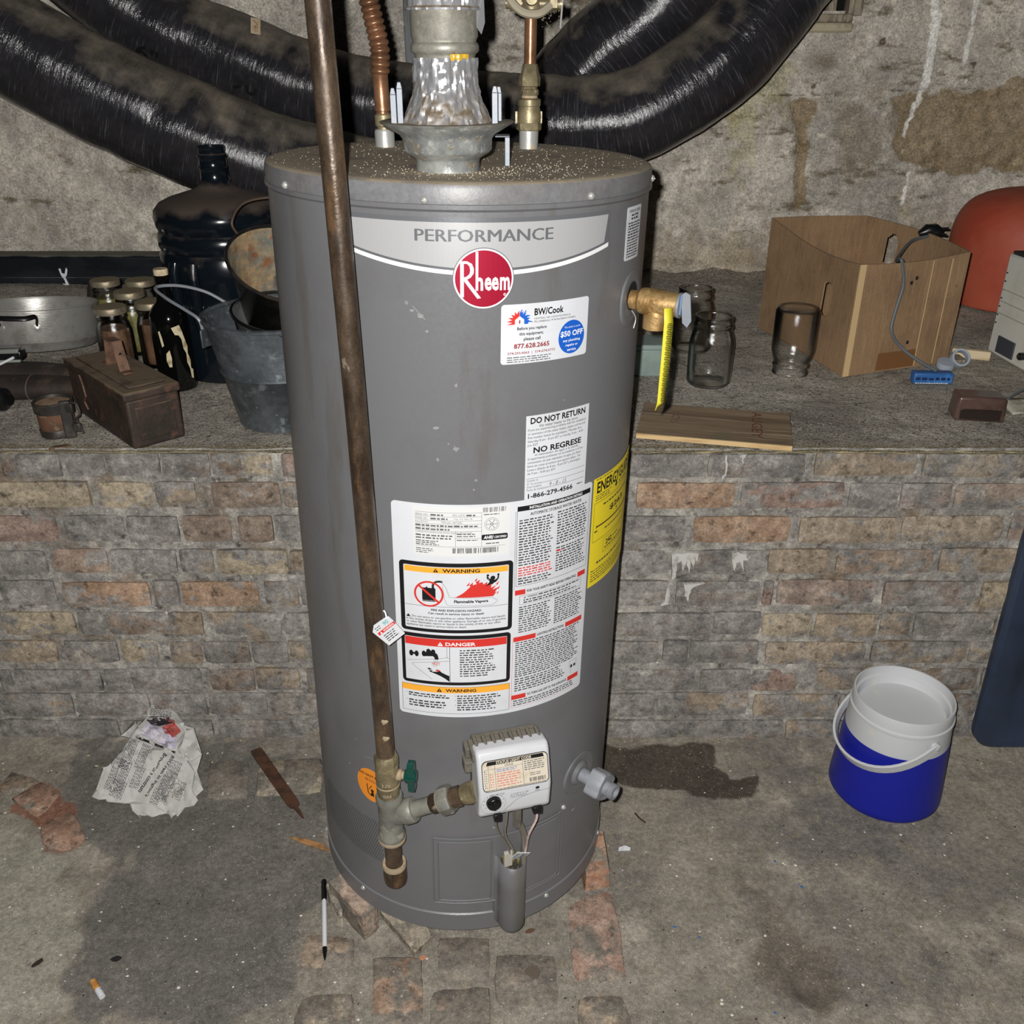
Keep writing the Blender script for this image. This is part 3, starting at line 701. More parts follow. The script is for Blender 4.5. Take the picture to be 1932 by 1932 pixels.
# ================================================================ BLACK INSULATED DUCTS
m_duct = mat('black_duct_film', srgb(38, 37, 40), rough=.14, spec=.62, coords='UV', bump=.0024, bscale=95, bstretch=(1.0, .30, 1),
             layers=[(srgb(46, 44, 46), 9, .45, .65), (srgb(84, 83, 88), 330, .57, .66, (1, .03, 1))], dust=(srgb(134, 124, 108), .45, 1.25, 13), rvar=0)
mottle(m_duct, (26, .72, 1.22))
def duct(name, label, way, dia, group):
    pts = spline([at(x, y, Y=Y) for x, y, Y in way], 60)
    L = [0.0]
    for a, b in zip(pts, pts[1:]): L.append(L[-1] + (b - a).length)
    st = .0085; n = int(L[-1] / st); P = []; j = 0
    for i in range(n + 1):
        d = i * st
        while j < len(L) - 2 and L[j + 1] < d: j += 1
        P.append(pts[j].lerp(pts[j + 1], min(1, (d - L[j]) / max(1e-9, L[j + 1] - L[j]))))
    seed = dia * 97
    cre = [(random.uniform(0, n), random.uniform(0, 2 * PI), random.uniform(.5, 1)) for _ in range(26)]
    def rf(i, a):
        d = i * st; r = 1 + .0015 * math.sin(2 * PI * d / .034) + .035 * nz(d * 4, math.cos(a) * 1.1 + seed, math.sin(a) * 1.1, 3) + .012 * nz(d * 17, math.cos(a) * 1.6, seed + math.sin(a) * 1.6, 3)
        for ci, ca, cs in cre:
            dd = abs(i - ci + 4 * math.sin(a - ca))
            if dd < 5:
                w = max(0, math.cos(a - ca)); r -= .05 * cs * w * w * (1 - dd / 5)
        return r
    dl = [dia[0] + (dia[1] - dia[0]) * i / n for i in range(n + 1)] if isinstance(dia, tuple) else [dia] * (n + 1)
    o = thing(name, label, 'duct', P[0], group=group)
    mb = MB(); seg = 44; mb.tube(P, [d / 2 for d in dl], seg, rf=rf, cap=True)
    ob = mb.build('duct_sleeve', m_duct, o, world=True, smooth=60, fix=False)
    me = ob.data; uv = me.uv_layers.new(name='UVMap'); li = np.empty(len(me.loops), dtype=np.int32); me.loops.foreach_get('vertex_index', li)
    U = np.zeros((len(li), 2), dtype=np.float32); U[:, 0] = (li // seg) * st; ang = (li % seg)
    # unwrap so the seam quad does not run backwards
    for pl in me.polygons:
        ks = list(pl.loop_indices); a = [ang[k_] for k_ in ks]
        if max(a) - min(a) > seg / 2:
            for k_ in ks:
                U[k_, 1] = (ang[k_] if ang[k_] > seg / 2 else ang[k_] + seg) / seg * .74
        else:
            for k_ in ks: U[k_, 1] = ang[k_] / seg * .74
    uv.data.foreach_set('uv', U.ravel())
    return o, P, ob
ductA, PA, _ = duct('flexible_duct', 'black plastic wrapped flexible duct sagging low behind the water jug', [(-330, -190, 2.45), (-150, -40, 2.45), (0, 70, 2.46), (200, 180, 2.48), (450, 287, 2.5), (620, 338, 2.52), (800, 366, 2.55), (950, 322, 2.76), (1040, 210, 2.87), (1110, 125, 2.86), (1210, 40, 2.82), (1330, -80, 2.8)], .245, 'black flexible ducts')
ductB, PB_, _ = duct('flexible_duct', 'black flexible duct with a paper scrap stuck on it, bending right behind the flue', [(-40, -260, 2.74), (140, -70, 2.74), (300, 45, 2.75), (450, 112, 2.75), (620, 178, 2.74), (800, 212, 2.70), (950, 226, 2.62), (1090, 232, 2.58), (1200, 216, 2.56), (1340, 132, 2.58), (1440, 25, 2.62), (1540, -110, 2.68)], .226, 'black flexible ducts')
# paper scrap and faint print on the duct
def on_duct(P, rad, px, py):
    """point and outward normal on a duct as seen at a pixel"""
    best = None
    for Y10 in range(2200, 2900, 4):
        p = at(px, py, Y=Y10 / 1000); d = min(P, key=lambda q: (q - p).length)
        if (d - p).length < rad: best = (p, (p - d).normalized(), d); break
    return best
sc = on_duct(PB_, .118, 482, 52)
if sc:
    p, nrm, c0 = sc; i0 = min(range(len(PB_)), key=lambda i: (PB_[i] - c0).length); tx = (PB_[i0 + 1] - PB_[i0 - 1]).normalized(); ty = nrm.cross(tx).normalized(); tx = ty.cross(nrm)
    o = thing('paper_scrap', 'small pale paper scrap stuck on the upper left duct', 'paper', p)
    M_ = frame(p + nrm * .004, (tx * .35 + ty * .94 if ty.z < 0 else tx * .35 - ty * .94).normalized(), nrm.cross((tx * .35 + ty * .94 if ty.z < 0 else tx * .35 - ty * .94).normalized()), nrm)
    MB().prism(rrect(-.028, .028, -.012, .012, .002, 2), 0, .0012, M=M_).build('paper', mat('yellowed_paper', srgb(196, 178, 146), rough=.9, layers=[(srgb(160, 140, 108), 60, .5, .66)]), o, world=True)
    pr = Print(lambda u, v, L: tuple(MW[o].inverted() @ (M_ @ Vector((u, v, .0016)))))
    red = mat('faded_red_ink', srgb(150, 60, 44), rough=.8)
    pr.line(red, [(-.02, -.006), (-.004, .006)], .002); pr.line(red, [(-.004, .006), (.002, -.004)], .0016); pr.fine(red, .002, .022, -.006, .006, 3, word=(.002, .005)); pr.build('print', o)
m_ink = mat('black_ink_on_film', srgb(6, 6, 8), rough=.6)
def duct_text(P, rad, px, py, t, size, parent):
    h = on_duct(P, rad, px, py)
    if not h: return
    p, nrm, c0 = h; i0 = min(range(len(P)), key=lambda i: (P[i] - c0).length); tx = (P[i0 + 1] - P[i0 - 1]).normalized(); ty = nrm.cross(tx).normalized()
    if ty.z < 0: ty = -ty
    Mi = MW[parent].inverted(); r = (p - c0).length + .004
    def fn(u, v, L):
        q = c0 + tx * u; a = v / r
        return tuple(Mi @ (q + (nrm * math.cos(a) + ty * math.sin(a)) * r))
    pr = Print(fn); pr.text(m_ink, t, -size * .35 * len(t), size * .35 * len(t), -size / 2, size / 2, .02); pr.build('print', parent)
duct_text(PB_, .121, 278, 101, '6"', .042, ductB)
duct_text(PB_, .121, 462, 158, '90', .05, ductB)

# ================================================================ WATER HEATER
HB = (-0.0925, 1.339, .055); RH = .257; LEAN = R_(1.07)
heater = thing('water_heater', 'tall grey storage water heater covered in stickers, in the middle of the cellar', 'water heater', HB, (0, LEAN, 0))
HM = MW[heater]
def cy(th, r, z): return Vector((r * math.sin(th), -r * math.cos(th), z))
def hs(s, z, r=RH): return cy(s / RH, r, z)            # s = arc measured on the jacket, 0 facing the camera, + to the right
def hframe(thdeg, z, r=RH):
    """local frame on the jacket: x to the right along it, y outwards, z up"""
    t = R_(thdeg)
    return frame(cy(t, r, z), (math.cos(t), math.sin(t), 0), (math.sin(t), -math.cos(t), 0), (0, 0, 1))
m_jacket = mat('grey_enamel', srgb(109, 109, 111), rough=.34, spec=.5, layers=[(srgb(103, 102, 103), 5, .5, .7), (srgb(94, 90, 84), 3.2, .60, .74, (3, 3, .5)), (srgb(160, 158, 154), 55, .76, .79)], bump=.00012, bscale=500, rvar=.06)
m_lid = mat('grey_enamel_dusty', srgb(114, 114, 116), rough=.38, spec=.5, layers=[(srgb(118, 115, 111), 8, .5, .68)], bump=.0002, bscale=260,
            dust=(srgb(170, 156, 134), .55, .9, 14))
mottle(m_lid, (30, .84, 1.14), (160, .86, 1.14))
SEG = 160
mb = MB().lathe([(RH, .034), (RH, 1.165), (RH + .0035, 1.168), (RH + .0035, 1.173), (RH - .002, 1.175)], SEG, cap=(False, False))
jacket = mb.build('jacket', m_jacket, heater, smooth=40)
MB().lathe([(RH - .004, .0), (RH + .0025, .0), (RH + .0025, .036), (RH - .001, .0385)], SEG, cap=(True, False)).build('base_ring', m_jacket, heater)
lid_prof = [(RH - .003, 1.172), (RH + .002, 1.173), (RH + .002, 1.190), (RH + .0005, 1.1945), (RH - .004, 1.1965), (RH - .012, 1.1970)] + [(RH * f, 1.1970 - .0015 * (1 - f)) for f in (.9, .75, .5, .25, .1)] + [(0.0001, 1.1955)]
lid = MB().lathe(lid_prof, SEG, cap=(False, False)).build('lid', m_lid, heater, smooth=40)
# grit lying on the lid
gb = MB(); g = random.Random(11)
for _ in range(1100):
    a = g.uniform(0, 2 * PI); r = RH * math.sqrt(g.random()) * .97
    if g.random() < .45: a = g.gauss(-PI / 2 + .35, .5); r = RH * g.uniform(.45, .97)
    x, y = r * math.cos(a), r * math.sin(a); s_ = g.uniform(.0003, .0010)
    gb.add([(x - s_, y, 1.1965), (x + s_, y, 1.1965), (x, y + s_, 1.1965), (x, y, 1.1968 + s_)], [(0, 1, 3), (1, 2, 3), (2, 0, 3)])
gr_ = gb.build('grit', mat('plaster_grit', srgb(186, 174, 154), rough=.9), lid, smooth=0); gr_['kind'] = 'stuff'
m_screw = mat('screw_steel', srgb(186, 184, 180), rough=.35, metal=.4)
def screw(parent, thdeg, z, r=RH + .002):
    M_ = hframe(thdeg, z, r) @ Matrix.Rotation(-PI / 2, 4, 'X')
    mb = MB().lathe([(.0045, -.001), (.0048, .001), (.0038, .003), (.0018, .0042), (.0001, .0045)], 12, M=M_); mb.box((0, 0, .0044), (.005, .0009, .0008), M_)
    return mb.build('screw', m_screw, parent)
for a in (-51.8, -6.0, 39.1, 84, 130, 176, -140, -97): screw(heater, a, 1.178)
for a in (-39.5, 35.5, -75, 75): screw(heater, a, .030, RH + .0015)

# ---------------------------------------------------------------- stickers (s, z measured on the jacket)
W = mat('sticker_white', srgb(212, 214, 218), rough=.42, layers=[(srgb(203, 204, 206), 12, .5, .7)])
K = mat('print_black', srgb(22, 21, 23), rough=.5)
DKG = mat('print_dark_grey', srgb(58, 57, 59), rough=.5)
GREYP = mat('print_grey', srgb(96, 96, 98), rough=.5)
RED = mat('print_red', srgb(206, 52, 44), rough=.5)
ORG = mat('print_orange', srgb(244, 170, 56), rough=.5)
WP = mat('print_white', srgb(232, 232, 232), rough=.5)
BLUE = mat('print_blue', srgb(28, 92, 190), rough=.45)
YEL = mat('sticker_yellow', srgb(240, 216, 40), rough=.5)
MAR = mat('print_maroon', srgb(140, 44, 44), rough=.5)
SIL = mat('silver_foil', srgb(150, 152, 156), rough=.22, metal=.6, bump=.00006, bscale=300)
LGT = mat('banner_grey', srgb(178, 178, 178), rough=.32, metal=.15)
CRIM = mat('badge_crimson', srgb(176, 30, 58), rough=.3, metal=.35, coat=.4)
SPEC = mat('plate_white', srgb(217, 217, 215), rough=.45, layers=[(srgb(214, 206, 184), 9, .66, .74)])
def wrap(u, v, L): return tuple(hs(u, v, RH + .0005 + .0003 * L))
def sticker(name, poly, material, layer=0):
    pr = Print(wrap, .006); pr.poly(material, poly, layer); o = pr.build(name, heater)
    s = o.modifiers.new('thickness', 'SOLIDIFY'); s.thickness = .0003; s.offset = -1
    return o
# main instruction sticker
big = sticker('instruction_sticker', rrect(-.083, .2118, .4505, .7985, .006), W)
pr = Print(wrap, .006)
pr.rect(SPEC, -.053, .076, .7215, .7945, 1)
for z, a, b in ((.7868, -.050, .0382), (.7808, -.050, .0382), (.7752, -.050, .0382), (.7700, -.050, .0382), (.7648, -.050, .0382), (.7596, -.050, .0382), (.7362, -.050, .070)): pr.line(GREYP, [(a, z), (b, z)], .0004, 2)
pr.line(GREYP, [(.0382, .7868), (.0382, .7362)], .0004, 2); pr.line(GREYP, [(.0035, .7596), (.0035, .7362)], .0004, 2); pr.line(GREYP, [(.0035, .7490), (.0382, .7490)], .0004, 2)
pr.text(GREYP, 'SERIAL NO.', -.0495, -.032, .7818, .7848); pr.text(GREYP, 'MFG. DATE', .000, .016, .7818, .7846); pr.fine(GREYP, -.029, -.012, .7815, .7850, 1, .7); pr.fine(GREYP, .018, .030, .7815, .785, 1, .7)
pr.text(GREYP, 'MODEL NO.', -.0495, -.033, .7763, .7792); pr.fine(GREYP, -.029, -.006, .776, .7795, 1, .7); pr.text(GREYP, 'Cap. U.S. Gals. 40', .002, .026, .7762, .7792)
pr.text(GREYP, 'Input BTU/H', -.0495, -.033, .7708, .774); pr.text(GREYP, 'TYPE GAS - NATURAL', -.015, .013, .7710, .7740)
pr.fine(GREYP, -.0495, .034, .7655, .769, 1, .75, 0); pr.fine(GREYP, -.0495, -.004, .7604, .7638, 1, .75, 0)
pr.text(GREYP, 'COMPLIES WITH JURISDICTIONS HAVING 40ng/J NOx REGULATIONS', -.0495, .026, .7552, .7586)
pr.fine(GREYP, -.0495, .000, .7466, .7545, 2, .6, .05); pr.fine(GREYP, -.0495, -.018, .7372, .7455, 3, .55, .3); pr.fine(GREYP, .0052, .030, .7505, .7570, 2, .5, .2); pr.fine(GREYP, .0052, .034, .7450, .7478, 1, .5)
pr.fine(GREYP, -.0495, -.026, .7250, .7335, 3, .45, .3)
pr.bars(GREYP, .040, .0712, .7870, .7940, 22); pr.fine(GREYP, .041, .062, .7825, .7848, 1, .6)
for r in (.0098, .0078): pr.ring(GREYP, .0517, .7690, r - .0004, r, 2)
pr.ring(GREYP, .0517, .7690, .0012, .0022, 2)
for k_ in range(6): a = k_ * PI / 3; pr.line(GREYP, [(.0517 + .0028 * math.cos(a), .769 + .0028 * math.sin(a)), (.0517 + .0072 * math.cos(a), .769 + .0072 * math.sin(a))], .0007, 2)
pr.rr(K, .0382, .0735, .7455, .7540, .0022, 2); pr.text(WP, 'AHRI', .0405, .0530, .7472, .7524, .03, 3, .2); pr.text(WP, 'CERTIFIED', .0548, .0715, .7478, .7512, .02, 3, .15)
pr.fine(GREYP, .044, .062, .7392, .7415, 1, .7)
pr.bars(K, -.0002, .0612, .7265, .7345, 40, 2, 8)
def warn_tri(u, v, h, mt, bang, layer):
    pr.poly(mt, [(u - h * .58, v), (u + h * .58, v), (u, v + h)], layer); pr.rect(bang, u - h * .06, u + h * .06, v + h * .30, v + h * .70, layer + 1); pr.rect(bang, u - h * .06, u + h * .06, v + h * .12, v + h * .21, layer + 1)
# fire and explosion box
pr.rr(K, -.0748, .0822, .5985, .7108, .006, 1); pr.rr(W, -.0685, .0760, .6040, .7048, .002, 2)
pr.rect(ORG, -.0670, .0750, .6950, .7038, 3); pr.text(K, 'WARNING', -.0145, .0361, .6967, .7024, .028, 4); warn_tri(-.0235, .6966, .0062, K, ORG, 4)
cu, cv = -.0337, .6615
pr.rr(K, cu - .0092, cu + .0094, .6492, .6712, .0012, 3); pr.rect(K, cu - .004, cu - .0015, .6712, .6728, 3)
pr.text(WP, 'FLAMMABLES', cu - .0088, cu + .009, .6500, .6518, .01, 4)
hose = spline([(cu + .006, .670, 0), (cu + .0062, .677, 0), (cu + .010, .6812, 0), (cu + .0165, .6822, 0), (cu + .019, .6812, 0)], 5); pr.line(K, [(p.x, p.y) for p in hose], .0032, 3)
pr.ring(RED, cu, cv, .0178, .0206, 4); pr.line(RED, [(cu - .0135, cv + .0125), (cu + .0135, cv - .0125)], .003, 4)
def scallop(a, b, n, amp, sgn):
    out = []
    for k_ in range(n * 5 + 1):
        t = k_ / (n * 5); ph = (t * n) % 1; nx_, ny_ = -(b[1] - a[1]), (b[0] - a[0]); L_ = math.hypot(nx_, ny_); d = sgn * amp * math.sin(PI * ph)
        out.append((a[0] + (b[0] - a[0]) * t + nx_ / L_ * d, a[1] + (b[1] - a[1]) * t + ny_ / L_ * d))
    return out
pr.line(GREYP, scallop((-.0145, .6805), (-.009, .672), 4, .001, -1) + scallop((-.009, .672), (-.0045, .657), 5, .001, -1) + scallop((-.0045, .657), (.053, .6550), 16, .0011, 1), .0004, 3)
pr.line(GREYP, scallop((.053, .6550), (.0605, .6495), 3, .0012, 1) + scallop((.0605, .6495), (.053, .6445), 3, .0012, 1) + scallop((.053, .6445), (-.0075, .6450), 16, .0011, 1) + scallop((-.0075, .6450), (-.0110, .652), 2, .001, 1) + scallop((-.011, .652), (-.0145, .676), 6, .001, 1), .0004, 3)
pr.poly(RED, [(.0018, .6571), (.012, .6635), (.017, .668), (.023, .6745), (.022, .677), (.027, .6815), (.0262, .677), (.032, .6785), (.030, .6815), (.0365, .6850), (.0345, .680), (.0395, .681), (.041, .677), (.046, .681), (.0465, .676), (.052, .678), (.0515, .671), (.0585, .6745), (.0535, .668), (.0615, .671), (.0565, .663), (.060, .665), (.0545, .6575)], 3)
for a in (((.0175, .676), (.0225, .682), (.021, .676)), ((.0285, .684), (.033, .688), (.0315, .683)), ((.058, .676), (.0625, .681), (.0605, .675)), ((.0595, .669), (.064, .6735), (.062, .668)), ((.0590, .661), (.0625, .6655), (.061, .6605))): pr.poly(RED, list(a), 3)
pr.disc(K, .0537, .6868, .0033, layer=4); pr.poly(K, [(.047, .6845), (.050, .686), (.0525, .6838), (.057, .6838), (.0602, .686), (.0612, .684), (.058, .680), (.0555, .679), (.053, .6765), (.0505, .677), (.046, .6745), (.0445, .6735), (.0470, .678), (.0490, .6805), (.0492, .6822)], 4)
pr.poly(K, [(.0462, .6845), (.0448, .6895), (.047, .6895), (.049, .686)], 4); pr.poly(K, [(.0598, .6855), (.0604, .6905), (.0622, .690), (.062, .6845)], 4); pr.disc(K, .0468, .6912, .0018, layer=4); pr.disc(K, .0613, .6915, .0016, layer=4)
pr.text(K, 'Flammable Vapors', .0009, .0476, .6472, .6532, .04, 3)
pr.line(K, [(-.068, .6415), (.0755, .6415)], .0005, 3)
pr.text(K, 'FIRE AND EXPLOSION HAZARD', -.0312, .0383, .6342, .6378, .03, 3); pr.text(K, 'Can result in serious injury or death', -.0354, .042, .6278, .6324, .025, 3)
for i, t in enumerate(('Do not store or use gasoline or other flammable vapors and liquids', 'in the vicinity of this or any other appliance. Storage of or use of gasoline', 'or other flammable vapors or liquids in the vicinity of this or any other', 'appliance can result in serious injury or death.')):
    pr.text(K, t, (-.0585, -.0668, -.0668, -.0668)[i], (.0719, .0730, .066, .018)[i], .6208 - i * .0047, .6250 - i * .0047, .012, 3)
pr.poly(K, [(-.0668, .6212), (-.0605, .6212), (-.0637, .6262)], 3)
# danger box
pr.rr(K, -.0757, .0808, .5085, .5945, .006, 1); pr.rr(W, -.0705, .0752, .5140, .5885, .0015, 2)
pr.rect(RED, -.070, .0747, .5752, .5880, 3); pr.text(WP, 'DANGER', -.0119, .0305, .5772, .5832, .028, 4); warn_tri(-.0192, .5768, .0068, WP, RED, 4)
pr.line(K, [(-.006, .5752), (-.006, .5145)], .0006, 3)
pr.line(K, [(-.010, .5752), (-.010, .5565)], .0004, 3); pr.line(K, [(-.0062, .5560), (-.010, .5568), (-.068, .5470)], .0004, 3); pr.line(K, [(-.0065, .5515), (-.050, .5452), (-.060, .5430), (-.0605, .5410), (-.032, .5180)], .0004, 3)
for u in (-.0615, -.0535, -.043): pr.disc(K, u, .5600 + .0015 * (u > -.05), .0030, .0050, 3)
pr.rect(K, -.0615, -.0510, .5585, .5618, 3); pr.disc(K, -.0362, .5660, .0032, .0044, 3); pr.disc(K, -.0295, .5655, .0032, .0044, 3); pr.rect(K, -.036, -.029, .5640, .5672, 3)
pr.poly(K, [(-.043, .5645), (-.028, .5655), (-.0235, .562), (-.022, .556), (-.0222, .5528), (-.0275, .5528), (-.0278, .5560), (-.030, .5582), (-.043, .5570)], 3)
pr.text(RED, 'HOT', -.0313, -.0199, .5432, .5482, .012, 4)
for u in (-.0285, -.0262, -.0238): pr.line(GREYP, [(u, .5525), (u - .001, .5400)], .0004, 3)
pr.poly(K, [(-.0385, .5372), (-.0355, .5378), (-.031, .5352), (-.0365, .5348), (-.0362, .5338), (-.0305, .5335), (-.0355, .5318), (-.0345, .5310), (-.028, .5318), (-.0235, .5320), (-.0255, .5362), (-.0215, .5350), (-.0178, .5310), (-.0105, .5270), (-.0068, .5255), (-.0068, .5152), (-.0130, .5205), (-.0200, .5250), (-.0265, .5280), (-.0330, .5305)], 4)
pr.disc(RED, -.0232, .5342, .0034, .0014, 5)
pr.fine(DKG, .008, .060, .5235, .5715, 12, .5, .25, 3, 4)
# lower warning box
pr.frame(K, -.0775, .0806, .4570, .5052, .0005, 2); pr.rect(ORG, -.077, .0801, .4945, .5047, 2); pr.text(K, 'WARNING', -.0129, .0314, .4965, .5022, .028, 3); warn_tri(-.0218, .4963, .0066, K, ORG, 3)
pr.fine(DKG, -.0675, -.005, .4838, .4915, 2, .6, .2, 2, 5); pr.fine(DKG, -.0675, -.004, .4655, .4790, 3, .6, .2, 2, 6)
pr.fine(DKG, .0037, .068, .4625, .4915, 7, .56, .25, 2, 7)
for z in (.4895, .477): pr.disc(K, -.0705, z, .0006, layer=2, n=8)
for z in (.4895, .4815, .473): pr.disc(K, .0012, z, .0006, layer=2, n=8)
# right half: installation and operating text
pr.rect(K, .0865, .2073, .7830, .7902, 2); pr.text(WP, 'INSTALLATION AND OPERATION DETAILS', .1035, .1905, .7846, .7887, .028, 3)
pr.frame(K, .0862, .2073, .6672, .7835, .0005, 2); pr.text(K, 'AUTOMATIC STORAGE WATER HEATER', .1051, .1896, .7746, .7792, .03, 2)
pr.fine(DKG, .0895, .1425, .6985, .7710, 18, .5, .15, 2, 9); pr.fine(RED, .0895, .1425, .6820, .6975, 4, .5, .12, 2, 10); pr.fine(DKG, .0895, .1425, .6690, .6810, 3, .5, .3, 2, 11)
pr.fine(DKG, .1478, .2035, .7190, .7720, 13, .5, .12, 2, 12); pr.fine(DKG, .1478, .2035, .6760, .7165, 10, .5, .2, 2, 13); pr.fine(RED, .1478, .158, .7085, .7115, 1, .8, 0, 3)
def redbar(z, u0, u1, u2, u3, t, ua, ub):
    pr.rect(RED, u0, u1, z - .0042, z + .0038, 2); pr.rect(RED, u2, u3, z - .0042, z + .0038, 2); pr.text(K, t, ua, ub, z - .0020, z + .0024, .028, 2)
redbar(.6572, .0855, .1010, .1903, .2060, 'FOR YOUR SAFETY READ BEFORE OPERATING', .1033, .1871)
pr.frame(K, .0925, .1985, .6362, .6508, .0004, 2); pr.text(K, 'WARNING:', .1045, .1205, .6462, .6492, .02, 2); warn_tri(.1005, .6462, .0030, K, W, 2); pr.fine(DKG, .122, .195, .6458, .6496, 1, .55, 0, 2, 14); pr.fine(DKG, .0985, .195, .6375, .6450, 2, .5, .2, 2, 15)
pr.fine(DKG, .0920, .1440, .5890, .6340, 12, .5, .15, 2, 16); pr.fine(DKG, .1490, .2020, .5890, .6340, 12, .5, .15, 2, 17)
redbar(.5795, .0848, .1193, .1710, .2045, 'LIGHTING INSTRUCTIONS', .1216, .1679)
pr.fine(DKG, .0880, .2010, .5120, .5745, 17, .5, .1, 2, 18); pr.fine(DKG, .0880, .178, .4865, .5110, 6, .5, .2, 2, 19)
pr.frame(GREYP, .1840, .1985, .4960, .5085, .0005, 3); pr.rr(K, .1860, .1900, .4965, .5010, .001, 3); pr.rr(K, .1925, .1965, .4962, .5008, .001, 3); pr.line(K, [(.1880, .4962), (.1872, .4860)], .0004, 3)
redbar(.4772, .0835, .1061, .1814, .2038, 'TO TURN GAS OFF TO THE APPLIANCE', .1084, .1790)
pr.fine(DKG, .0865, .2020, .4605, .4718, 3, .5, .1, 2, 20); pr.line(RED, [(.0838, .582), (.0838, .4585)], .0004, 2); pr.line(RED, [(.0838, .4585), (.204, .4585)], .0003, 2); pr.line(K, [(.0842, .7835), (.0842, .661)], .0004, 2)
pr.build('print', big)
# "do not return" notice
dnr = sticker('return_notice', [(.0955, .7985), (.1938, .7990), (.1936, .9168), (.0952, .9164)], W, 3)
pr = Print(wrap, .006); L0 = 4
pr.text(K, 'DO NOT RETURN', .1011, .1865, .9050, .9137, .03, L0)
pr.text(GREYP, 'this water heater to the store.', .1133, .1740, .8998, .9037, .012, L0)
for i, t in enumerate(('If you are experiencing problems with the installation', 'or operation of this water heater, please call the toll', 'free number below for assistance.  Monday thru', 'Saturday 8 am - 8 pm EST or Sunday 9 am - 4:30', 'pm EST')):
    pr.text(GREYP, t, .0979, (.1885, .1870, .1810, .1840, .1125)[i], .8945 - i * .0052, .8987 - i * .0052, .012, L0)
pr.text(K, 'NO REGRESE', .1063, .1816, .8644, .8728, .03, L0)
pr.text(GREYP, 'el calentador de agua a la tienda', .1085, .1770, .8595, .8634, .012, L0)
for i, t in enumerate(('Si experimenta problemas con la instalacion o el fun-', 'cionamiento de este calentador de agua, por favor', 'llame sin costo al numero que aparece abajo.  De', 'Lunes a Sabado de 8 am - 8 pm EST y Domingos', 'de 9 am - 4:30 pm EST')):
    pr.text(GREYP, t, .0985, (.1860, .1825, .1815, .1815, .1400)[i], .8545 - i * .0052, .8587 - i * .0052, .012, L0)
for z in (.8290, .8208, .8122): pr.line(GREYP, [(.0975 if z > .828 else (.118 if z > .82 else .128), z), (.1905, z)], .0005, L0)
for i, t in enumerate(('Installer #', 'N\u00b0 de tecnico', 'Date Installed', 'Fecha de instalacion')): pr.text(GREYP, t, .0985, (.114, .119, .119, .1285)[i], .8242 - i * .0044, .8276 - i * .0044, 0, L0)
pr.text(GREYP, '9 - 8 - 15', .1310, .1580, .8128, .8190, 0, L0, .2)
pr.text(K, '1-866-279-4566', .1003, .1704, .8000, .8073, .028, L0); pr.fine(GREYP, .178, .188, .8035, .806, 1, .7, 0, L0)
pr.build('print', dnr)
# yellow energy sticker round the right side
eg = sticker('energy_sticker', [(.2147, .6235), (.3560, .6215), (.3560, .8000), (.2147, .7990)], YEL, 3)
pr = Print(wrap, .006)
pr.text(K, 'ENERGYGUIDE', .2225, .3420, .7745, .7925, .028, L0); pr.poly(K, [(.2775, .7760), (.2825, .7760), (.2825, .7700), (.2850, .7700), (.2800, .7650), (.2750, .7700), (.2775, .7700)], L0)
pr.fine(DKG, .220, .268, .7952, .7980, 1, .5, .3, L0, 3); pr.fine(DKG, .221, .265, .7625, .7730, 3, .4, .2, L0, 4); pr.fine(DKG, .290, .330, .7640, .7720, 2, .4, .2, L0, 5)
pr.frame(K, .2187, .3520, .6975, .7600, .0006, L0); pr.fine(DKG, .242, .330, .7490, .7550, 1, .5, 0, L0, 6)
pr.text(K, '$263', .2621, .3130, .7330, .7430, .028, L0); pr.poly(K, [(.286, .7310), (.290, .7310), (.288, .7240)], L0)
pr.line(K, [(.2262, .7205), (.3400, .7208)], .0022, L0); pr.rect(K, .2258, .2268, .7180, .7235, L0); pr.fine(DKG, .2225, .231, .7120, .7150, 1, .8, 0, L0); pr.fine(DKG, .250, .320, .7085, .7125, 1, .6, .1, L0, 8)
pr.frame(K, .2485, .335, .6705, .6930, .0005, L0); pr.text(K, '242', .2563, .2775, .6800, .6885, .028, L0); pr.fine(DKG, .281, .300, .6830, .6870, 1, .6, 0, L0, 9); pr.fine(DKG, .254, .325, .6740, .6780, 1, .6, .1, L0, 10)
pr.fine(DKG, .2325, .330, .6570, .6615, 1, .7, .1, L0, 11); pr.fine(DKG, .2195, .340, .6300, .6510, 5, .42, .2, L0, 12)
pr.build('print', eg)
# brand banner
def arc_v(u): return 1.0985 + .0210 * ((u - .045) / .166) ** 2
N = 40; us = [-.124 + (.2125 + .124) * k_ / N for k_ in range(N + 1)]
ban = sticker('brand_banner', [(-.124, 1.1595), (.2120, 1.1590), (.2140, 1.1565)] + [(u, arc_v(u) - .0045) for u in reversed(us)], SIL)
pr = Print(wrap, .006)
pr.poly(LGT, [(-.1225, 1.1542), (.2095, 1.1540)] + [(u, arc_v(u) + .0038) for u in reversed(us) if u < .2100], 1)
pr.poly(WP, [(u, arc_v(u) + .0008) for u in us] + [(u, arc_v(u) - .0042) for u in reversed(us)], 1)
pr.text(SIL, 'PERFORMANCE', -.0393, .1233, 1.1328, 1.1464, .045, 2)
pr.build('print', ban)
bu, bv = .0392, 1.0910
bdg = Print(wrap, .006); bdg.disc(SIL, bu, bv, .0362, .0356, 2, 64); bdg.disc(WP, bu, bv, .0352, .0346, 3, 64); bdg.disc(CRIM, bu, bv, .0332, .0327, 4, 64)
bo = bdg.build('brand_badge', heater)
pr = Print(wrap, .006)
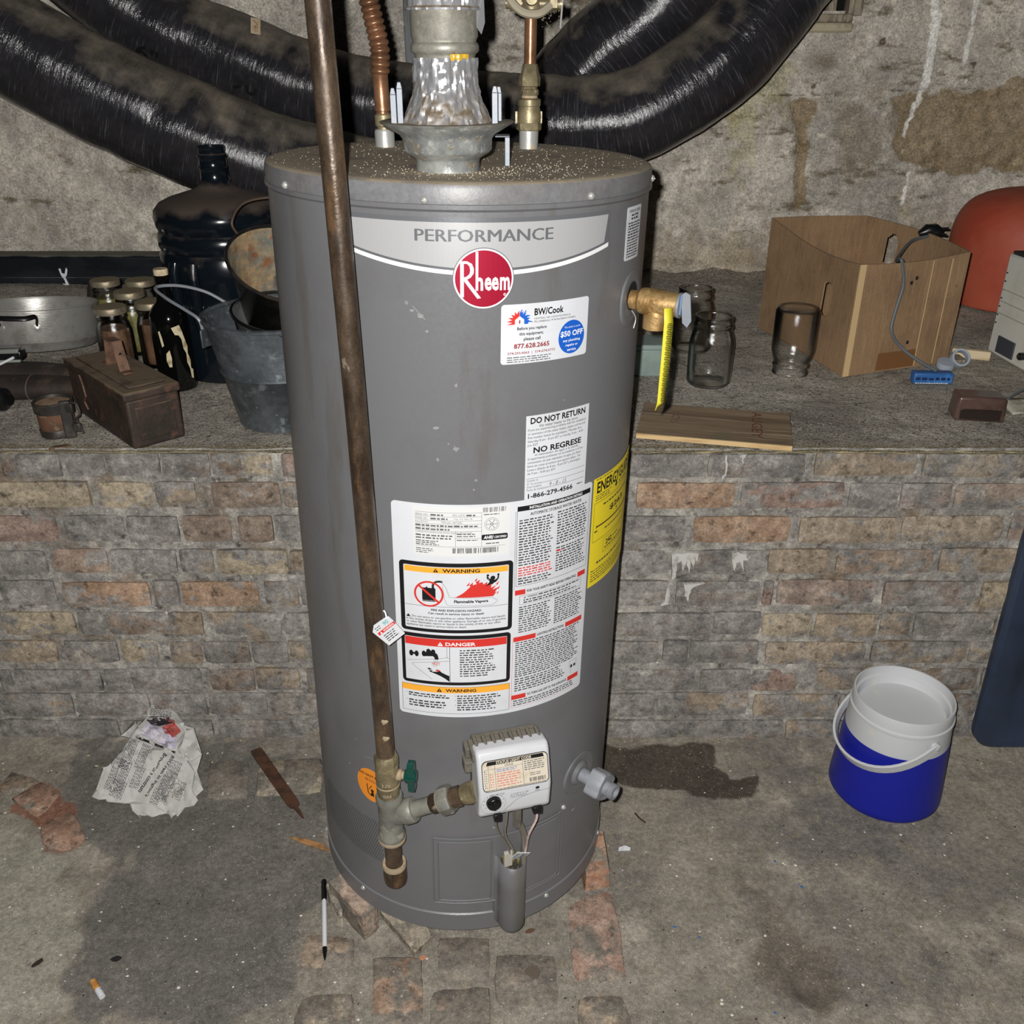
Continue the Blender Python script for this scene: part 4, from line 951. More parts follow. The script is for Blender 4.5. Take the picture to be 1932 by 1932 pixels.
# tall R, tall h stem, then "heem"
pr.rect(WP, .0121, .0162, 1.0700, 1.1095, 6)
pr.poly(WP, [(.0122, 1.1115), (.020, 1.1115), (.0255, 1.1085), (.0278, 1.1030), (.0275, 1.0975), (.0240, 1.0928), (.0200, 1.0905), (.0360, 1.0690), (.0318, 1.0682), (.0150, 1.0905), (.0150, 1.0925), (.0195, 1.0940), (.0228, 1.0970), (.0236, 1.1010), (.0228, 1.1055), (.0200, 1.1085), (.0122, 1.1088)], 6)
pr.rect(WP, .0298, .0328, 1.0776, 1.1222, 6)
pr.text(WP, 'n', .0298, .0385, 1.0776, 1.0930, .03, 6); pr.text(WP, 'ee', .0402, .0568, 1.0774, 1.0932, .03, 6); pr.text(WP, 'm', .0582, .0698, 1.0776, 1.0930, .03, 6)
pr.ring(WP, .0640, 1.0726, .0012, .0016, 6, 16); pr.text(WP, 'R', .0634, .0646, 1.0718, 1.0734, 0, 6)
pr.build('print', bo)
# tall narrow label by the relief valve
sl = sticker('rating_sticker', rrect(.2535, .2990, 1.0905, 1.1565, .003), W)
pr = Print(wrap, .006); pr.text(K, 'TEMPERATURE - PRESSURE', .258, .294, 1.1495, 1.1530, .01, 2); pr.fine(DKG, .265, .288, 1.1400, 1.1485, 2, .6, 0, 2, 2); pr.fine(DKG, .2575, .2955, 1.0935, 1.1385, 13, .55, .12, 2, 3); pr.build('print', sl)
# service contractor's sticker
bw = sticker('service_sticker', rrect(.0605, .1825, .9860, 1.0595, .004), W)
pr = Print(wrap, .006)
hx, hy = .0833, 1.0352
pr.poly(RED, [(.0672, 1.0352), (.0740, 1.0375), (.0672, 1.0390), (.0738, 1.0408), (.0690, 1.0435), (.0752, 1.0438), (.0725, 1.0475), (.0772, 1.0462), (.0770, 1.0505), (.0800, 1.0478), (.0822, 1.0520), (.0832, 1.0480), (.0832, 1.0452), (.0775, 1.0408), (.0775, 1.0352)], 2)
pr.poly(BLUE, [(.0834, 1.0480), (.0836, 1.0524), (.0850, 1.0485), (.0885, 1.0512), (.0872, 1.0475), (.0920, 1.0490), (.0900, 1.0455), (.0950, 1.0462), (.0925, 1.0430), (.0970, 1.0420), (.0935, 1.0402), (.0990, 1.0375), (.0945, 1.0372), (.0945, 1.0352), (.0892, 1.0352), (.0892, 1.0408), (.0834, 1.0452)], 2)
for a, b in (((.0850, 1.0485), (.0860, 1.0530)), ((.0890, 1.0480), (.0915, 1.0515)), ((.0920, 1.0440), (.0965, 1.0452)), ((.0940, 1.0385), (.0998, 1.0372))): pr.line(BLUE, [a, b], .0012, 2)
pr.rect(MAR, .0826, .0842, 1.0362, 1.0402, 2)
pr.text(K, 'BW/Cook', .1022, .1426, 1.0445, 1.0532, .028, 2)
pr.text(K, 'HEATING, AIR CONDITIONING &', .1024, .1530, 1.0394, 1.0420, 0, 2); pr.text(K, 'PLUMBING', .1025, .1228, 1.0357, 1.0382, 0, 2); pr.text(K, '| A Service Experts Company', .1242, .1612, 1.0354, 1.0386, .006, 2)
pr.text(K, 'Before you replace', .0805, .1192, 1.0268, 1.0318, .022, 2); pr.text(K, 'this equipment,', .0833, .1152, 1.0202, 1.0252, .022, 2); pr.text(K, 'please call', .0891, .1112, 1.0136, 1.0188, .022, 2)
pr.text(MAR, '877.628.2665', .0768, .1238, 1.0052, 1.0114, .028, 2); pr.text(MAR, '574.293.0063  |  574.674.0772', .0690, .1321, .9973, 1.0012, .015, 2)
pr.fine(GREYP, .0683, .1350, .9875, .9958, 3, .45, .2, 2, 5)
pr.disc(BLUE, .1568, 1.0120, .0201, .0212, 2, 48)
pr.text(WP, 'This sticker is worth', .1448, .1692, 1.0238, 1.0262, 0, 3); pr.text(WP, '$50 OFF', .1394, .1741, 1.0122, 1.0205, .028, 3)
pr.text(WP, 'any plumbing', .1434, .1700, 1.0056, 1.0098, .02, 3); pr.text(WP, 'repairs or', .1475, .1668, .9996, 1.0036, .02, 3); pr.text(WP, 'service', .1502, .1640, .9944, .9978, .02, 3)
pr.build('print', bw)
# round orange sticker half behind the gas pipe
do = sticker('bend_warning_sticker', [(-.1440 + .0290 * math.cos(2 * PI * k_ / 40), .2790 + .0330 * math.sin(2 * PI * k_ / 40)) for k_ in range(40)], mat('sticker_orange', srgb(240, 146, 44), rough=.5))
pr = Print(wrap, .006); pr.text(K, 'DO NOT BE', -.1665, -.128, .2965, .3015, .03, 2, 0); pr.fine(DKG, -.155, -.134, .2865, .2925, 2, .4, .2, 2)
pr.line(K, [(-.152, .280), (-.150, .262), (-.144, .258)], .0018, 2); pr.line(K, [(-.148, .270), (-.142, .280)], .0012, 2); pr.disc(K, -.1415, .2690, .0030, layer=2); pr.poly(K, [(-.146, .258), (-.138, .258), (-.139, .266), (-.143, .266)], 2); pr.build('print', do)

# old scuffs and plaster splashes on the enamel
m_scuff = mat('pale_scuff', srgb(146, 145, 144), rough=.7, layers=[(srgb(124, 123, 122), 300, .45, .6)])
pr = Print(wrap, .006); g = random.Random(21)
for u, v, r in ((-.052, 1.060, .004), (-.046, 1.052, .003), (-.035, 1.046, .005), (-.028, 1.028, .0025), (.006, .962, .003), (-.020, .905, .0045), (-.004, .884, .002), (.005, .878, .005), (-.018, .862, .0035), (.030, .833, .003), (.028, .820, .002), (.150, .930, .002), (.165, .832, .0015), (.060, .225, .003), (.215, .190, .005), (-.17, .36, .002), (-.19, .30, .004)):
    n_ = 9; pr.poly(m_scuff, [(u + r * g.uniform(.35, 1.1) * math.cos(2 * PI * k_ / n_), v + r * g.uniform(.3, 1.0) * math.sin(2 * PI * k_ / n_)) for k_ in range(n_)], 0, small=True)
for (a_, b_), (c_, d_) in (((-.045, 1.058), (-.030, 1.042)), ((.212, .193), (.222, .188)), ((-.155, .335), (-.125, .338)), ((.083, .110), (.092, .098))): pr.line(m_scuff, [(a_, b_), (c_, d_)], .0008, 0)
sm_ = pr.build('scuff_marks', heater); sm_['kind'] = 'stuff'
# ---------------------------------------------------------------- perforated air intake
m_hole = mat('hole_black', srgb(16, 16, 17), rough=.9)
pr = Print(wrap)
for i in range(36):
    for j in range(17):
        u = -.284 + i * .0044 + (j % 2) * .0022; v = .1210 + j * .0052
        pr.poly(m_hole, [(u - .0013, v), (u, v - .0013), (u + .0013, v), (u, v + .0013)], 1, small=True)
go = pr.build('air_intake', heater); go['kind'] = 'stuff'
# ---------------------------------------------------------------- burner access door and its half-round cover
def plate(name, s0, s1, z0, z1, r0, r1, rad=.004, parent=heater, material=None, inset=.0015):
    mb = MB(); n = 30; out = rrect(s0, s1, z0, z1, rad, 3); inn = rrect(s0 + inset, s1 - inset, z0 + inset, z1 - inset, rad, 3)
    ring = lambda P, r: [tuple(hs(u, v, r)) for u, v in P]
    A, B = ring(out, r0), ring(inn, r1); k_ = len(A); mb.add(A + B, [(i, (i + 1) % k_, k_ + (i + 1) % k_, k_ + i) for i in range(k_)])
    # curved face in strips
    def zspan(u):
        d = 0
        for c in (s0 + inset + rad, s1 - inset - rad):
            pass
        e = max(0, (s0 + inset + rad) - u, u - (s1 - inset - rad)); d = rad - math.sqrt(max(0, rad * rad - e * e))
        return z0 + inset + d, z1 - inset - d
    us_ = sorted(set([s0 + inset + (s1 - s0 - 2 * inset) * i / n for i in range(n + 1)]))
    vs = []
    for u in us_:
        a, b = zspan(u); vs += [tuple(hs(u, a, r1)), tuple(hs(u, b, r1))]
    mb.add(vs, [(2 * i, 2 * i + 2, 2 * i + 3, 2 * i + 1) for i in range(len(us_) - 1)])
    return mb.build(name, material or m_jacket, parent, smooth=30)
door = plate('access_door', -.0375, .1860, .0640, .2080, RH, RH + .0022)
plate('door_panel', -.0290, .0560, .0720, .2020, RH + .002, RH + .0040, parent=door)
plate('door_panel', .1150, .1770, .0720, .2030, RH + .002, RH + .0036, parent=door)
for s0_, s1_, z0_, z1_ in ((-.0290, .0560, .0720, .2020), (.1150, .1770, .0720, .2030), (-.0375, .1860, .0640, .2080)):
    P_ = rrect(s0_, s1_, z0_, z1_, .004, 3); Q_ = []
    for a_, b_ in zip(P_, P_[1:] + P_[:1]):
        for k_ in range(8): Q_.append(hs(a_[0] + (b_[0] - a_[0]) * k_ / 8, a_[1] + (b_[1] - a_[1]) * k_ / 8, RH + (.0026 if s1_ - s0_ > .2 else .0040)))
    MB().tube(Q_ + Q_[:1], .0013, 6, cap=False).build('pressed_edge', m_jacket, door)
screw(heater, 42.3, .212, RH)
th = 19.6; M_ = hframe(th, 0)
mb = MB(); hw = .0225
prof = [(-hw - .006, 0.0), (-hw - .002, .002), (-hw, .008)] + [(hw * math.sin(a), .012 + .024 * math.cos(a)) for a in [(-PI / 2 + PI * k_ / 12) for k_ in range(13)]] + [(hw, .008), (hw + .002, .002), (hw + .006, 0.0)]
zs = [.008, .012, .020, .06, .11, .166]; n = len(prof)
for iz, z in enumerate(zs):
    f = {0: .55, 1: .88}.get(iz, 1)
    mb.v += [tuple(M_ @ Vector((u * (f if f < 1 else 1), v * f, z + (.004 * max(0, v) / .036 if iz == 5 else 0) * -1))) for u, v in prof]
for iz in range(len(zs) - 1):
    for i in range(n - 1): mb.f.append((iz * n + i, iz * n + i + 1, (iz + 1) * n + i + 1, (iz + 1) * n + i)); mb.m.append(0)
mb.f.append(tuple(range(n))); mb.m.append(0)
cov = mb.build('burner_cover', m_jacket, heater, smooth=50)
so = cov.modifiers.new('thickness', 'SOLIDIFY'); so.thickness = .0014; so.offset = -1
# ---------------------------------------------------------------- gas control
th = 15.9
GM = hframe(th, -.013)          # x right, y out, z up
m_cast = mat('dusty_cast_alloy', srgb(104, 100, 92), rough=.85, metal=.2, layers=[(srgb(78, 74, 68), 20, .45, .6), (srgb(132, 124, 108), 40, .55, .68)], bump=.0015, bscale=90, dust=(srgb(118, 112, 100), .4, .9, 30))
m_wht = mat('white_plastic', srgb(200, 201, 204), rough=.38, layers=[(srgb(190, 182, 168), 30, .64, .72), (srgb(186, 178, 160), 9, .62, .74)])
m_blk = mat('black_plastic', srgb(18, 18, 19), rough=.3)
gc = bpy.data.objects.new('gas_control', None); C.objects.link(gc); gc.parent = heater; MW[gc] = HM; gc.empty_display_size = .02
mb = MB(); mb.box((.000, .018, .385), (.100, .036, .100), GM); mb.box((-.006, .030, .430), (.104, .036, .016), GM)
for i in range(8): mb.box((-.048 + i * .0135, .030, .439), (.006, .034, .008), GM)
mb.box((-.056, .020, .425), (.016, .02, .018), GM); mb.box((-.058, .020, .398), (.014, .02, .02), GM)
mb.build('valve_body', m_cast, gc, bevel=.002)
# white cover: side outline extruded across, corners rounded
CW = .0545
side = [(.026, .340), (.066, .334), (.074, .342), (.077, .386), (.060, .437), (.052, .4455), (.026, .441)]
mb = MB(); mb.prism([(a, b) for a, b in side], -CW, CW, frame(GM.to_translation(), GM.col[1].to_3d(), GM.col[2].to_3d(), GM.col[0].to_3d()))
cvr = mb.build('valve_cover', m_wht, gc, bevel=.008, seg=4)
def on_low(u, v, L): return tuple(GM @ Vector((u, .074 + (v - .342) / .044 * .003 + .0004 + .0002 * L, v)))
def on_top(u, v, L):                       # u across, v up the sloping face
    t = v / .0475; return tuple(GM @ Vector((u * 1.05, .077 - .017 * t + .0006 + .0003 * L, .386 + .051 * t)))
pr = Print(on_top); BEI = mat('label_beige', srgb(212, 202, 184), rough=.5, layers=[(srgb(196, 182, 156), 40, .5, .65)])
pr.rr(K, -.0465, .0480, .0030, .0450, .007, 1); pr.rr(BEI, -.0455, .0470, .0040, .0440, .0065, 2)
pr.poly(K, [(-.0400, .0385), (.0425, .0385), (.0410, .0435), (-.0380, .0435)], 3); pr.text(BEI, 'STATUS LIGHT CODE', -.026, .024, .0391, .0430, .028, 4)
pr.text(K, 'STATUS', -.014, -.002, .0345, .0372, .01, 3); pr.line(K, [(-.044, .0335), (.011, .0335)], .0003, 3)
for u in (-.0375, -.028, .0115): pr.line(K, [(u, .038), (u, .006)], .0004, 3)
LRED = mat('print_faded_red', srgb(206, 130, 112), rough=.6); LBLU = mat('print_faded_blue', srgb(120, 128, 170), rough=.6)
pr.fine(LBLU, -.026, .004, .0280, .0325, 2, .5, .2, 3); pr.fine(LRED, -.026, .010, .0080, .0275, 6, .5, .25, 3, 4); pr.fine(GREYP, -.0435, -.040, .008, .033, 8, .5, 0, 3, 5, (.001, .002)); pr.fine(LRED, -.036, -.030, .008, .028, 6, .5, 0, 3, 6, (.001, .003))
pr.fine(GREYP, .0135, .0435, .0235, .0375, 5, .45, .1, 3, 7); pr.fine(GREYP, .021, .038, .0155, .0205, 2, .4, .2, 3, 8); pr.bars(K, .020, .0435, .0075, .0130, 22, 3, 9); pr.fine(GREYP, -.042, .043, .0045, .0062, 1, .6, 0, 3, 3)
pr.build('status_label', cvr)
pr = Print(on_low); pr.fine(GREYP, -.040, -.016, .3805, .3850, 2, .4, .2, 1, 3, (.001, .004)); pr.fine(GREYP, -.008, .020, .3700, .3800, 3, .35, .1, 1, 4, (.001, .004)); pr.ring(GREYP, -.0335, .3640, .0185, .0188, 1)
for k_ in range(9): a = R_(200 + k_ * -30 + 20); pr.disc(GREYP, -.0335 + .0150 * math.cos(a), .369 + .0150 * math.sin(a), .0008, layer=1, n=8)
pr.line(GREYP, spline([(-.018, .3460, 0), (-.006, .358, 0), (.006, .368, 0), (.030, .374, 0), (.052, .376, 0)], 6) and [(p.x, p.y) for p in spline([(-.018, .3460, 0), (-.006, .358, 0), (.006, .368, 0), (.030, .374, 0), (.052, .376, 0)], 6)], .0006, 1)
pr.disc(m_hole, .0325, .382, .0032, .0026, 1); pr.fine(GREYP, .029, .036, .3758, .3775, 1, .7, 0, 1); pr.build('print', cvr)
KM = GM @ Matrix.Translation((-.0335, .0755, .3690)) @ Matrix.Rotation(-PI / 2, 4, 'X')
mb = MB().lathe([(.0112, 0), (.0112, .004), (.0102, .008), (.0075, .0095), (.0001, .0095)], 28, M=KM); mb.box((.0, .0, .0095), (.004, .015, .004), KM)
mb.build('temperature_knob', m_blk, gc, bevel=.0008)
for u, w in ((-.0265, .011), (.0345, .013)):
    MB().box((u, .072, .3365), (w, .012, .013), GM).build('wire_clip', m_blk, gc, bevel=.001)
# wires and tubes down into the burner cover
def tube_o(name, pts, r, material, parent, seg=8, n=8, local=True, label=None):
    o = MB().tube(spline(pts, n), r, seg).build(name, material, parent, world=not local)
    if label: o['label'] = label
    return o
TM = hframe(19.6, 0)
G = lambda u, y, z: tuple(GM @ Vector((u, y, z)))
T_ = lambda u, y, z: tuple(TM @ Vector((u, y, z)))
m_alu = mat('aluminium_tube', srgb(196, 194, 186), rough=.35, metal=.9, bump=.0004, bscale=200)
m_wirew = mat('pink_white_wire', srgb(214, 190, 184), rough=.5, layers=[(srgb(170, 80, 80), 60, .58, .62, (1, 1, 3))])
m_wireg = mat('grey_wire', srgb(128, 122, 114), rough=.6)
tube_o('thermocouple_wire', [G(-.0265, .068, .333), G(-.026, .062, .315), G(-.018, .050, .28), T_(-.012, .028, .20), T_(-.010, .018, .15)], .0016, m_wireg, gc)
tube_o('igniter_wire', [G(.0345, .070, .333), G(.036, .068, .31), G(.028, .058, .27), T_(.014, .034, .20), T_(.010, .022, .13)], .0019, m_wirew, gc)
tube_o('pilot_tube', [G(-.006, .055, .34), G(-.006, .050, .30), G(-.004, .040, .26), T_(.0, .025, .18), T_(.0, .018, .12)], .0021, m_alu, gc)
tube_o('burner_tube', [G(.012, .050, .345), G(.012, .046, .30), T_(.012, .030, .22), T_(.010, .024, .12)], .0050, m_alu, gc, 12)
MB().lathe([(.0075, .285), (.0075, .340)], 6, M=GM @ Matrix.Translation((.012, .048, 0))).build('tube_nut', m_cast, gc)
mb = MB(); mb.box((-.012, .024, .178), (.014, .006, .03), TM); mb.build('connector', mat('clear_connector', srgb(176, 172, 160), rough=.4), gc, bevel=.001)
Mt = TM @ Matrix.Translation((.006, .030, .184)) @ Matrix.Rotation(R_(20), 4, 'Y') @ Matrix.Rotation(R_(-25), 4, 'X')
tg = MB().box((0, 0, 0), (.024, .0008, .026), Mt).build('wire_tag', W, gc)
pr = Print(lambda u, v, L: tuple(Mt @ Vector((u, -.0008 if (Mt.to_3x3() @ Vector((0, -1, 0))).dot(TM.col[1].to_3d()) > 0 else .0008, v)))); pr.bars(K, .0, .010, -.010, .010, 9); pr.fine(GREYP, -.010, -.002, -.008, .008, 4, .5, .3); pr.build('print', tg)
MB().box((0, .012, .158), (.034, .016, .014), TM).build('cover_opening', mat('ochre_insulation', srgb(140, 124, 70), rough=.9, layers=[(srgb(60, 56, 40), 60, .45, .6)]), cov)
# ---------------------------------------------------------------- drain valve
DM = hframe(50.5, .262)
m_drain = mat('grey_drain_plastic', srgb(138, 140, 146), rough=.5, layers=[(srgb(120, 121, 126), 30, .5, .65)], bump=.0004, bscale=120)
ax = DM @ Matrix.Rotation(-PI / 2, 4, 'X')          # local z now points out of the jacket
dv = bpy.data.objects.new('drain_valve', None); C.objects.link(dv); dv.parent = heater; MW[dv] = HM; dv.empty_display_size = .02
MB().lathe([(.040, -.004), (.039, .001), (.034, .002), (.022, .0005), (.018, .006), (.010, .007)], 36, M=ax, cap=(True, True)).build('flange', m_jacket, dv)
MB().lathe([(.0120, 0), (.0120, .034)], 20, M=ax).build('stem', m_drain, dv)
mb = MB().lathe([(.0170, .026), (.0240, .029), (.0245, .050), (.0220, .054), (.010, .054)], 64, M=ax, warp=lambda a, z: 1 + .17 * max(0, math.cos(4 * a + .5)) ** 2)
mb.build('handle', m_drain, dv)
MB().lathe([(.0125, .05), (.0125, .062), (.0135, .063), (.0135, .072), (.0095, .0725), (.009, .062)], 22, M=ax, cap=(False, True)).build('outlet', m_drain, dv)
# ---------------------------------------------------------------- relief valve with its yellow tag
VM = hframe(64.0, 1.036); ax = VM @ Matrix.Rotation(-PI / 2, 4, 'X')
rv = bpy.data.objects.new('relief_valve', None); C.objects.link(rv); rv.parent = heater; MW[rv] = HM; rv.empty_display_size = .02
m_brass = mat('cast_brass', srgb(186, 154, 104), rough=.45, metal=.55, layers=[(srgb(150, 116, 70), 40, .45, .62), (srgb(206, 176, 122), 90, .56, .68)], bump=.0009, bscale=160)
MB().lathe([(.0375, -.002), (.0375, .0006), (.0365, .0012), (.024, .0008)], 40, M=ax, cap=(False, False)).build('escutcheon', m_jacket, rv)
pr = Print(lambda u, v, L: tuple(hs(RH * R_(64) + u, 1.036 + v, RH + .0008))); pr.disc(m_hole, .002, .004, .019, .019, 1); pr.build('opening', rv)
mb = MB().lathe([(.0125, -.006), (.0125, .010), (.0165, .014), (.0175, .020), (.0165, .045), (.0155, .060), (.0155, .066)], 28, M=ax)
dn = VM @ Matrix.Translation((0, .036, 0)) @ Matrix.Rotation(PI, 4, 'X'); mb.lathe([(.012, 0), (.0135, .014), (.0165, .018), (.0165, .034)], 28, M=dn, cap=(False, True))
mb.build('valve_casting', m_brass, rv)
pr = Print(lambda u, v, L: tuple(VM @ Vector((-.0172 - .0002, .036 + u, v)))); pr.text(m_brass, 'S', -.006, .006, -.010, .010, .05); pr.build('cast_mark', rv)
MB().lathe([(.0125, 0), (.0125, .0012)], 20, M=dn @ Matrix.Translation((0, 0, .0335))).build('outlet_hole', m_hole, rv)
m_zinc = mat('zinc_steel', srgb(144, 147, 152), rough=.55, metal=.35, bump=.0003, bscale=150, layers=[(srgb(140, 146, 154), 30, .45, .6)])
MB().lathe([(.0155, .065), (.0165, .066), (.0165, .069), (.006, .070)], 24, M=ax).build('spring_cap', m_zinc, rv)
LM = VM @ Matrix.Translation((-.006, .077, .004)) @ Matrix.Rotation(R_(8), 4, 'X') @ Matrix.Rotation(PI / 2, 4, 'Z')
poly = [(-.006, .012), (0, .0155), (.006, .012), (.006, -.022), (.0, -.030), (-.006, -.024)]
MB().prism(poly, -.001, .001, M=LM @ Matrix.Rotation(PI / 2, 4, 'X')).build('test_lever', m_zinc, rv)
MB().prism([(-.009, .013), (.009, .013), (.009, -.012), (-.009, -.012)], -.001, .001, M=VM @ Matrix.Translation((0, .0705, .002)) @ Matrix.Rotation(PI / 2, 4, 'X')).build('lever_bracket', mat('blue_zinc', srgb(116, 140, 172), rough=.45, metal=.3), rv)
# tag: a strip hanging from the lever, seen almost edge-lit
tp = [at(1261, 582, Y=1.157), at(1262, 610, Y=1.157), at(1256, 680, Y=1.158), at(1248, 760, Y=1.158), at(1244, 774, Y=1.158)]
ya = MB(); wv = [.0055, .0062, .0062, .0058, .0020]; ofs = [0, 0, 0, 0, -.004]
vs = []
for p, w_, o_ in zip(tp, wv, ofs):
    q = HM.inverted() @ p; vs += [tuple(q + Vector((-w_ + o_, -.002, 0))), tuple(q + Vector((w_ + o_, .004, 0)))]
ya.add(vs, [(2 * i, 2 * i + 1, 2 * i + 3, 2 * i + 2) for i in range(4)])
yt = ya.build('warning_strip', mat('tag_yellow', srgb(216, 206, 58), rough=.5), rv)
so = yt.modifiers.new('thickness', 'SOLIDIFY'); so.thickness = .0006
q0, q1 = [HM.inverted() @ p for p in (tp[1], tp[3])]
pr = Print(lambda u, v, L: tuple(q0.lerp(q1, v) + Vector((u, -.0016 + u * .55, 0))))
for k_ in range(46):
    v = k_ / 46; pr.rect(K, -.0022 + .001 * (k_ % 3 == 0), .0052 - .001 * (k_ % 4 == 0), v, v + .010)
pr.build('print', yt)
tube_o('bonding_wire', [tuple(VM @ Vector(p)) for p in ((-.004, .004, -.014), (-.010, .012, -.022), (-.016, .012, -.034))], .0008, mat('bare_wire', srgb(200, 196, 190), rough=.4, metal=.6), rv)

# ================================================================ GAS PIPE with shut-off valve, tee and drip leg
m_iron = mat('rusty_black_iron', srgb(96, 80, 64), rough=.38, metal=.30, layers=[(srgb(62, 50, 40), 14, .42, .58, (1, 1, .35)), (srgb(120, 90, 62), 26, .56, .68, (1, 1, .3)), (srgb(164, 152, 136), 46, .66, .73, (1, 1, .4))], bump=.0007, bscale=90, rvar=.14); mottle(m_iron, (90, .66, 1.3, (1, 1, .4)), (320, .74, 1.25))
m_galv = mat('dull_galvanised', srgb(138, 136, 126), rough=.5, metal=.25, layers=[(srgb(112, 112, 106), 24, .42, .6), (srgb(166, 160, 140), 50, .58, .68)], bump=.0007, bscale=90)
m_brassd = mat('dull_brass', srgb(148, 136, 106), rough=.42, metal=.4, layers=[(srgb(112, 102, 78), 30, .42, .6), (srgb(176, 164, 132), 70, .58, .68)], bump=.0008, bscale=110)
m_dope = mat('pipe_dope', srgb(158, 142, 118), rough=.9, layers=[(srgb(180, 156, 120), 60, .5, .62)], bump=.0008, bscale=140)
GX, GY_ = -.184, 1.048
gas = thing('gas_pipe', 'rusty black iron gas pipe with brass shut-off valve and tee in front of the heater', 'pipe', (GX, GY_, .20))
def V0(r, z0, z1, seg=24, x=GX, y=GY_, **k): return MB().lathe([(r, z0), (r, z1)], seg, M=Matrix.Translation((x, y, 0)), **k)
mb = MB(); mb.tube([(GX - .009, GY_ + .004, 1.95), (GX - .009, GY_ + .004, 1.43), (GX - .003, GY_, 1.0), (GX, GY_, .455)], .0134, 28)
riser = mb.build('riser', m_iron, gas, world=True)
mb = MB()
for z in (.535, .505):
    mb.lathe([(.0001, .0002), (.0048, .0010), (.0030, .0026), (.0001, .0032)], 9, M=along((GX + .004, GY_ - .0128, z), (.2, -1, 0)), warp=lambda a, z: 1 + .3 * math.sin(3 * a + z * 900))
mb.build('paint_drip', m_dope, gas, world=True)
TR = Matrix.Translation((GX, GY_, 0))
mb = MB().lathe([(.0175, .446), (.0182, .450), (.0182, .462), (.0155, .466), (.0136, .466)], 8, M=TR).lathe([(.0165, .384), (.0165, .392), (.0175, .398), (.0175, .446)], 28, M=TR)
vb = mb.build('shutoff_valve', m_brassd, gas, world=True)
MB().lathe([(.0172, .4085), (.0180, .4095), (.0180, .4110), (.0172, .4120)], 28, M=TR).build('seam_ring', m_dope, vb, world=True)
ax = along((GX + .014, GY_ - .002, .428), (1, -.12, 0)); MB().lathe([(.0085, 0), (.0085, .008), (.0062, .008), (.0062, .020)], 16, M=ax).build('valve_stem', m_dope, vb, world=True)
m_green = mat('green_handle', srgb(16, 66, 58), rough=.22, coat=.3)
hm = along((GX + .036, GY_ - .005, .428), (1, -.12, 0))
mb = MB(); mb.lathe([(.0095, -.010), (.0105, -.006), (.0105, .006), (.0085, .008)], 16, M=hm); mb.prism(rrect(-.0085, .0085, -.0255, .0255, .004, 3), -.0045, .0055, M=hm)
mb.build('valve_handle', m_green, vb, world=True, bevel=.0012)
pr = Print(lambda u, v, L: tuple(MW[gas].inverted() @ Vector((GX + .0179 * math.sin(u / .0179), GY_ - .0179 * math.cos(u / .0179), v)))); pr.text(m_dope, '1/2', -.006, .007, .4165, .4225, .03); pr.text(m_dope, 'GAS', -.006, .007, .3965, .4020, .03); pr.build('cast_mark', vb)
# tee
mb = MB().lathe([(.0192, .300), (.0205, .302), (.0205, .312), (.0180, .316), (.0180, .372), (.0200, .376), (.0205, .385), (.0190, .389), (.0140, .389)], 30, M=TR)
e = HM @ (GM @ Vector((-.058, .046, .366))); bd = e - Vector((GX, GY_, .344)); bx = along((GX, GY_, .344), bd)
mb.lathe([(.0165, .008), (.0175, .022), (.0198, .026), (.0198, .040), (.0180, .043), (.0125, .043)], 28, M=bx); mb.build('tee', m_galv, gas, world=True)
MB().lathe([(.0180, .298), (.0210, .2985), (.0212, .303), (.0200, .3045)], 30, M=TR).build('tee_lip', m_dope, gas, world=True)
V0(.0132, .244, .302).build('drip_nipple', m_iron, gas, world=True)
MB().lathe([(.0140, .2475), (.0180, .2480), (.0188, .2455), (.0185, .2400)], 28, M=TR, cap=(False, False)).build('joint_compound', m_dope, gas, world=True)
MB().lathe([(.0150, .206), (.0172, .209), (.0182, .216), (.0182, .243), (.0165, .246), (.013, .246)], 28, M=TR).build('drip_cap', m_iron, gas, world=True)
# run to the gas control: nipple, union, nipple
s0 = Vector((GX, GY_, .344)); d = (e - s0); Lr = d.length; rm = along(s0, d)
MB().lathe([(.0128, .036), (.0128, .085)], 22, M=rm).build('nipple', m_galv, gas, world=True)
MB().lathe([(.0130, .072), (.0150, .073), (.0150, .092), (.0130, .094)], 8, M=rm).build('union_tail', m_iron, gas, world=True)
MB().lathe([(.0150, .0885), (.0215, .089), (.0222, .092), (.0222, .105), (.0205, .108), (.015, .108)], 8, M=rm).build('union_nut', m_galv, gas, world=True)
MB().lathe([(.0155, .0865), (.0195, .0875), (.0205, .0900)], 20, M=rm, cap=(False, False)).build('union_face', m_dope, gas, world=True)
MB().lathe([(.0158, .107), (.0158, .122), (.0125, .124), (.0125, Lr)], 8, M=rm).build('union_end', m_iron, gas, world=True)
MB().lathe([(.0128, Lr - .016), (.0150, Lr - .014), (.0165, Lr - .006), (.0165, Lr + .004)], 20, M=rm).build('flange', m_brassd, gas, world=True)
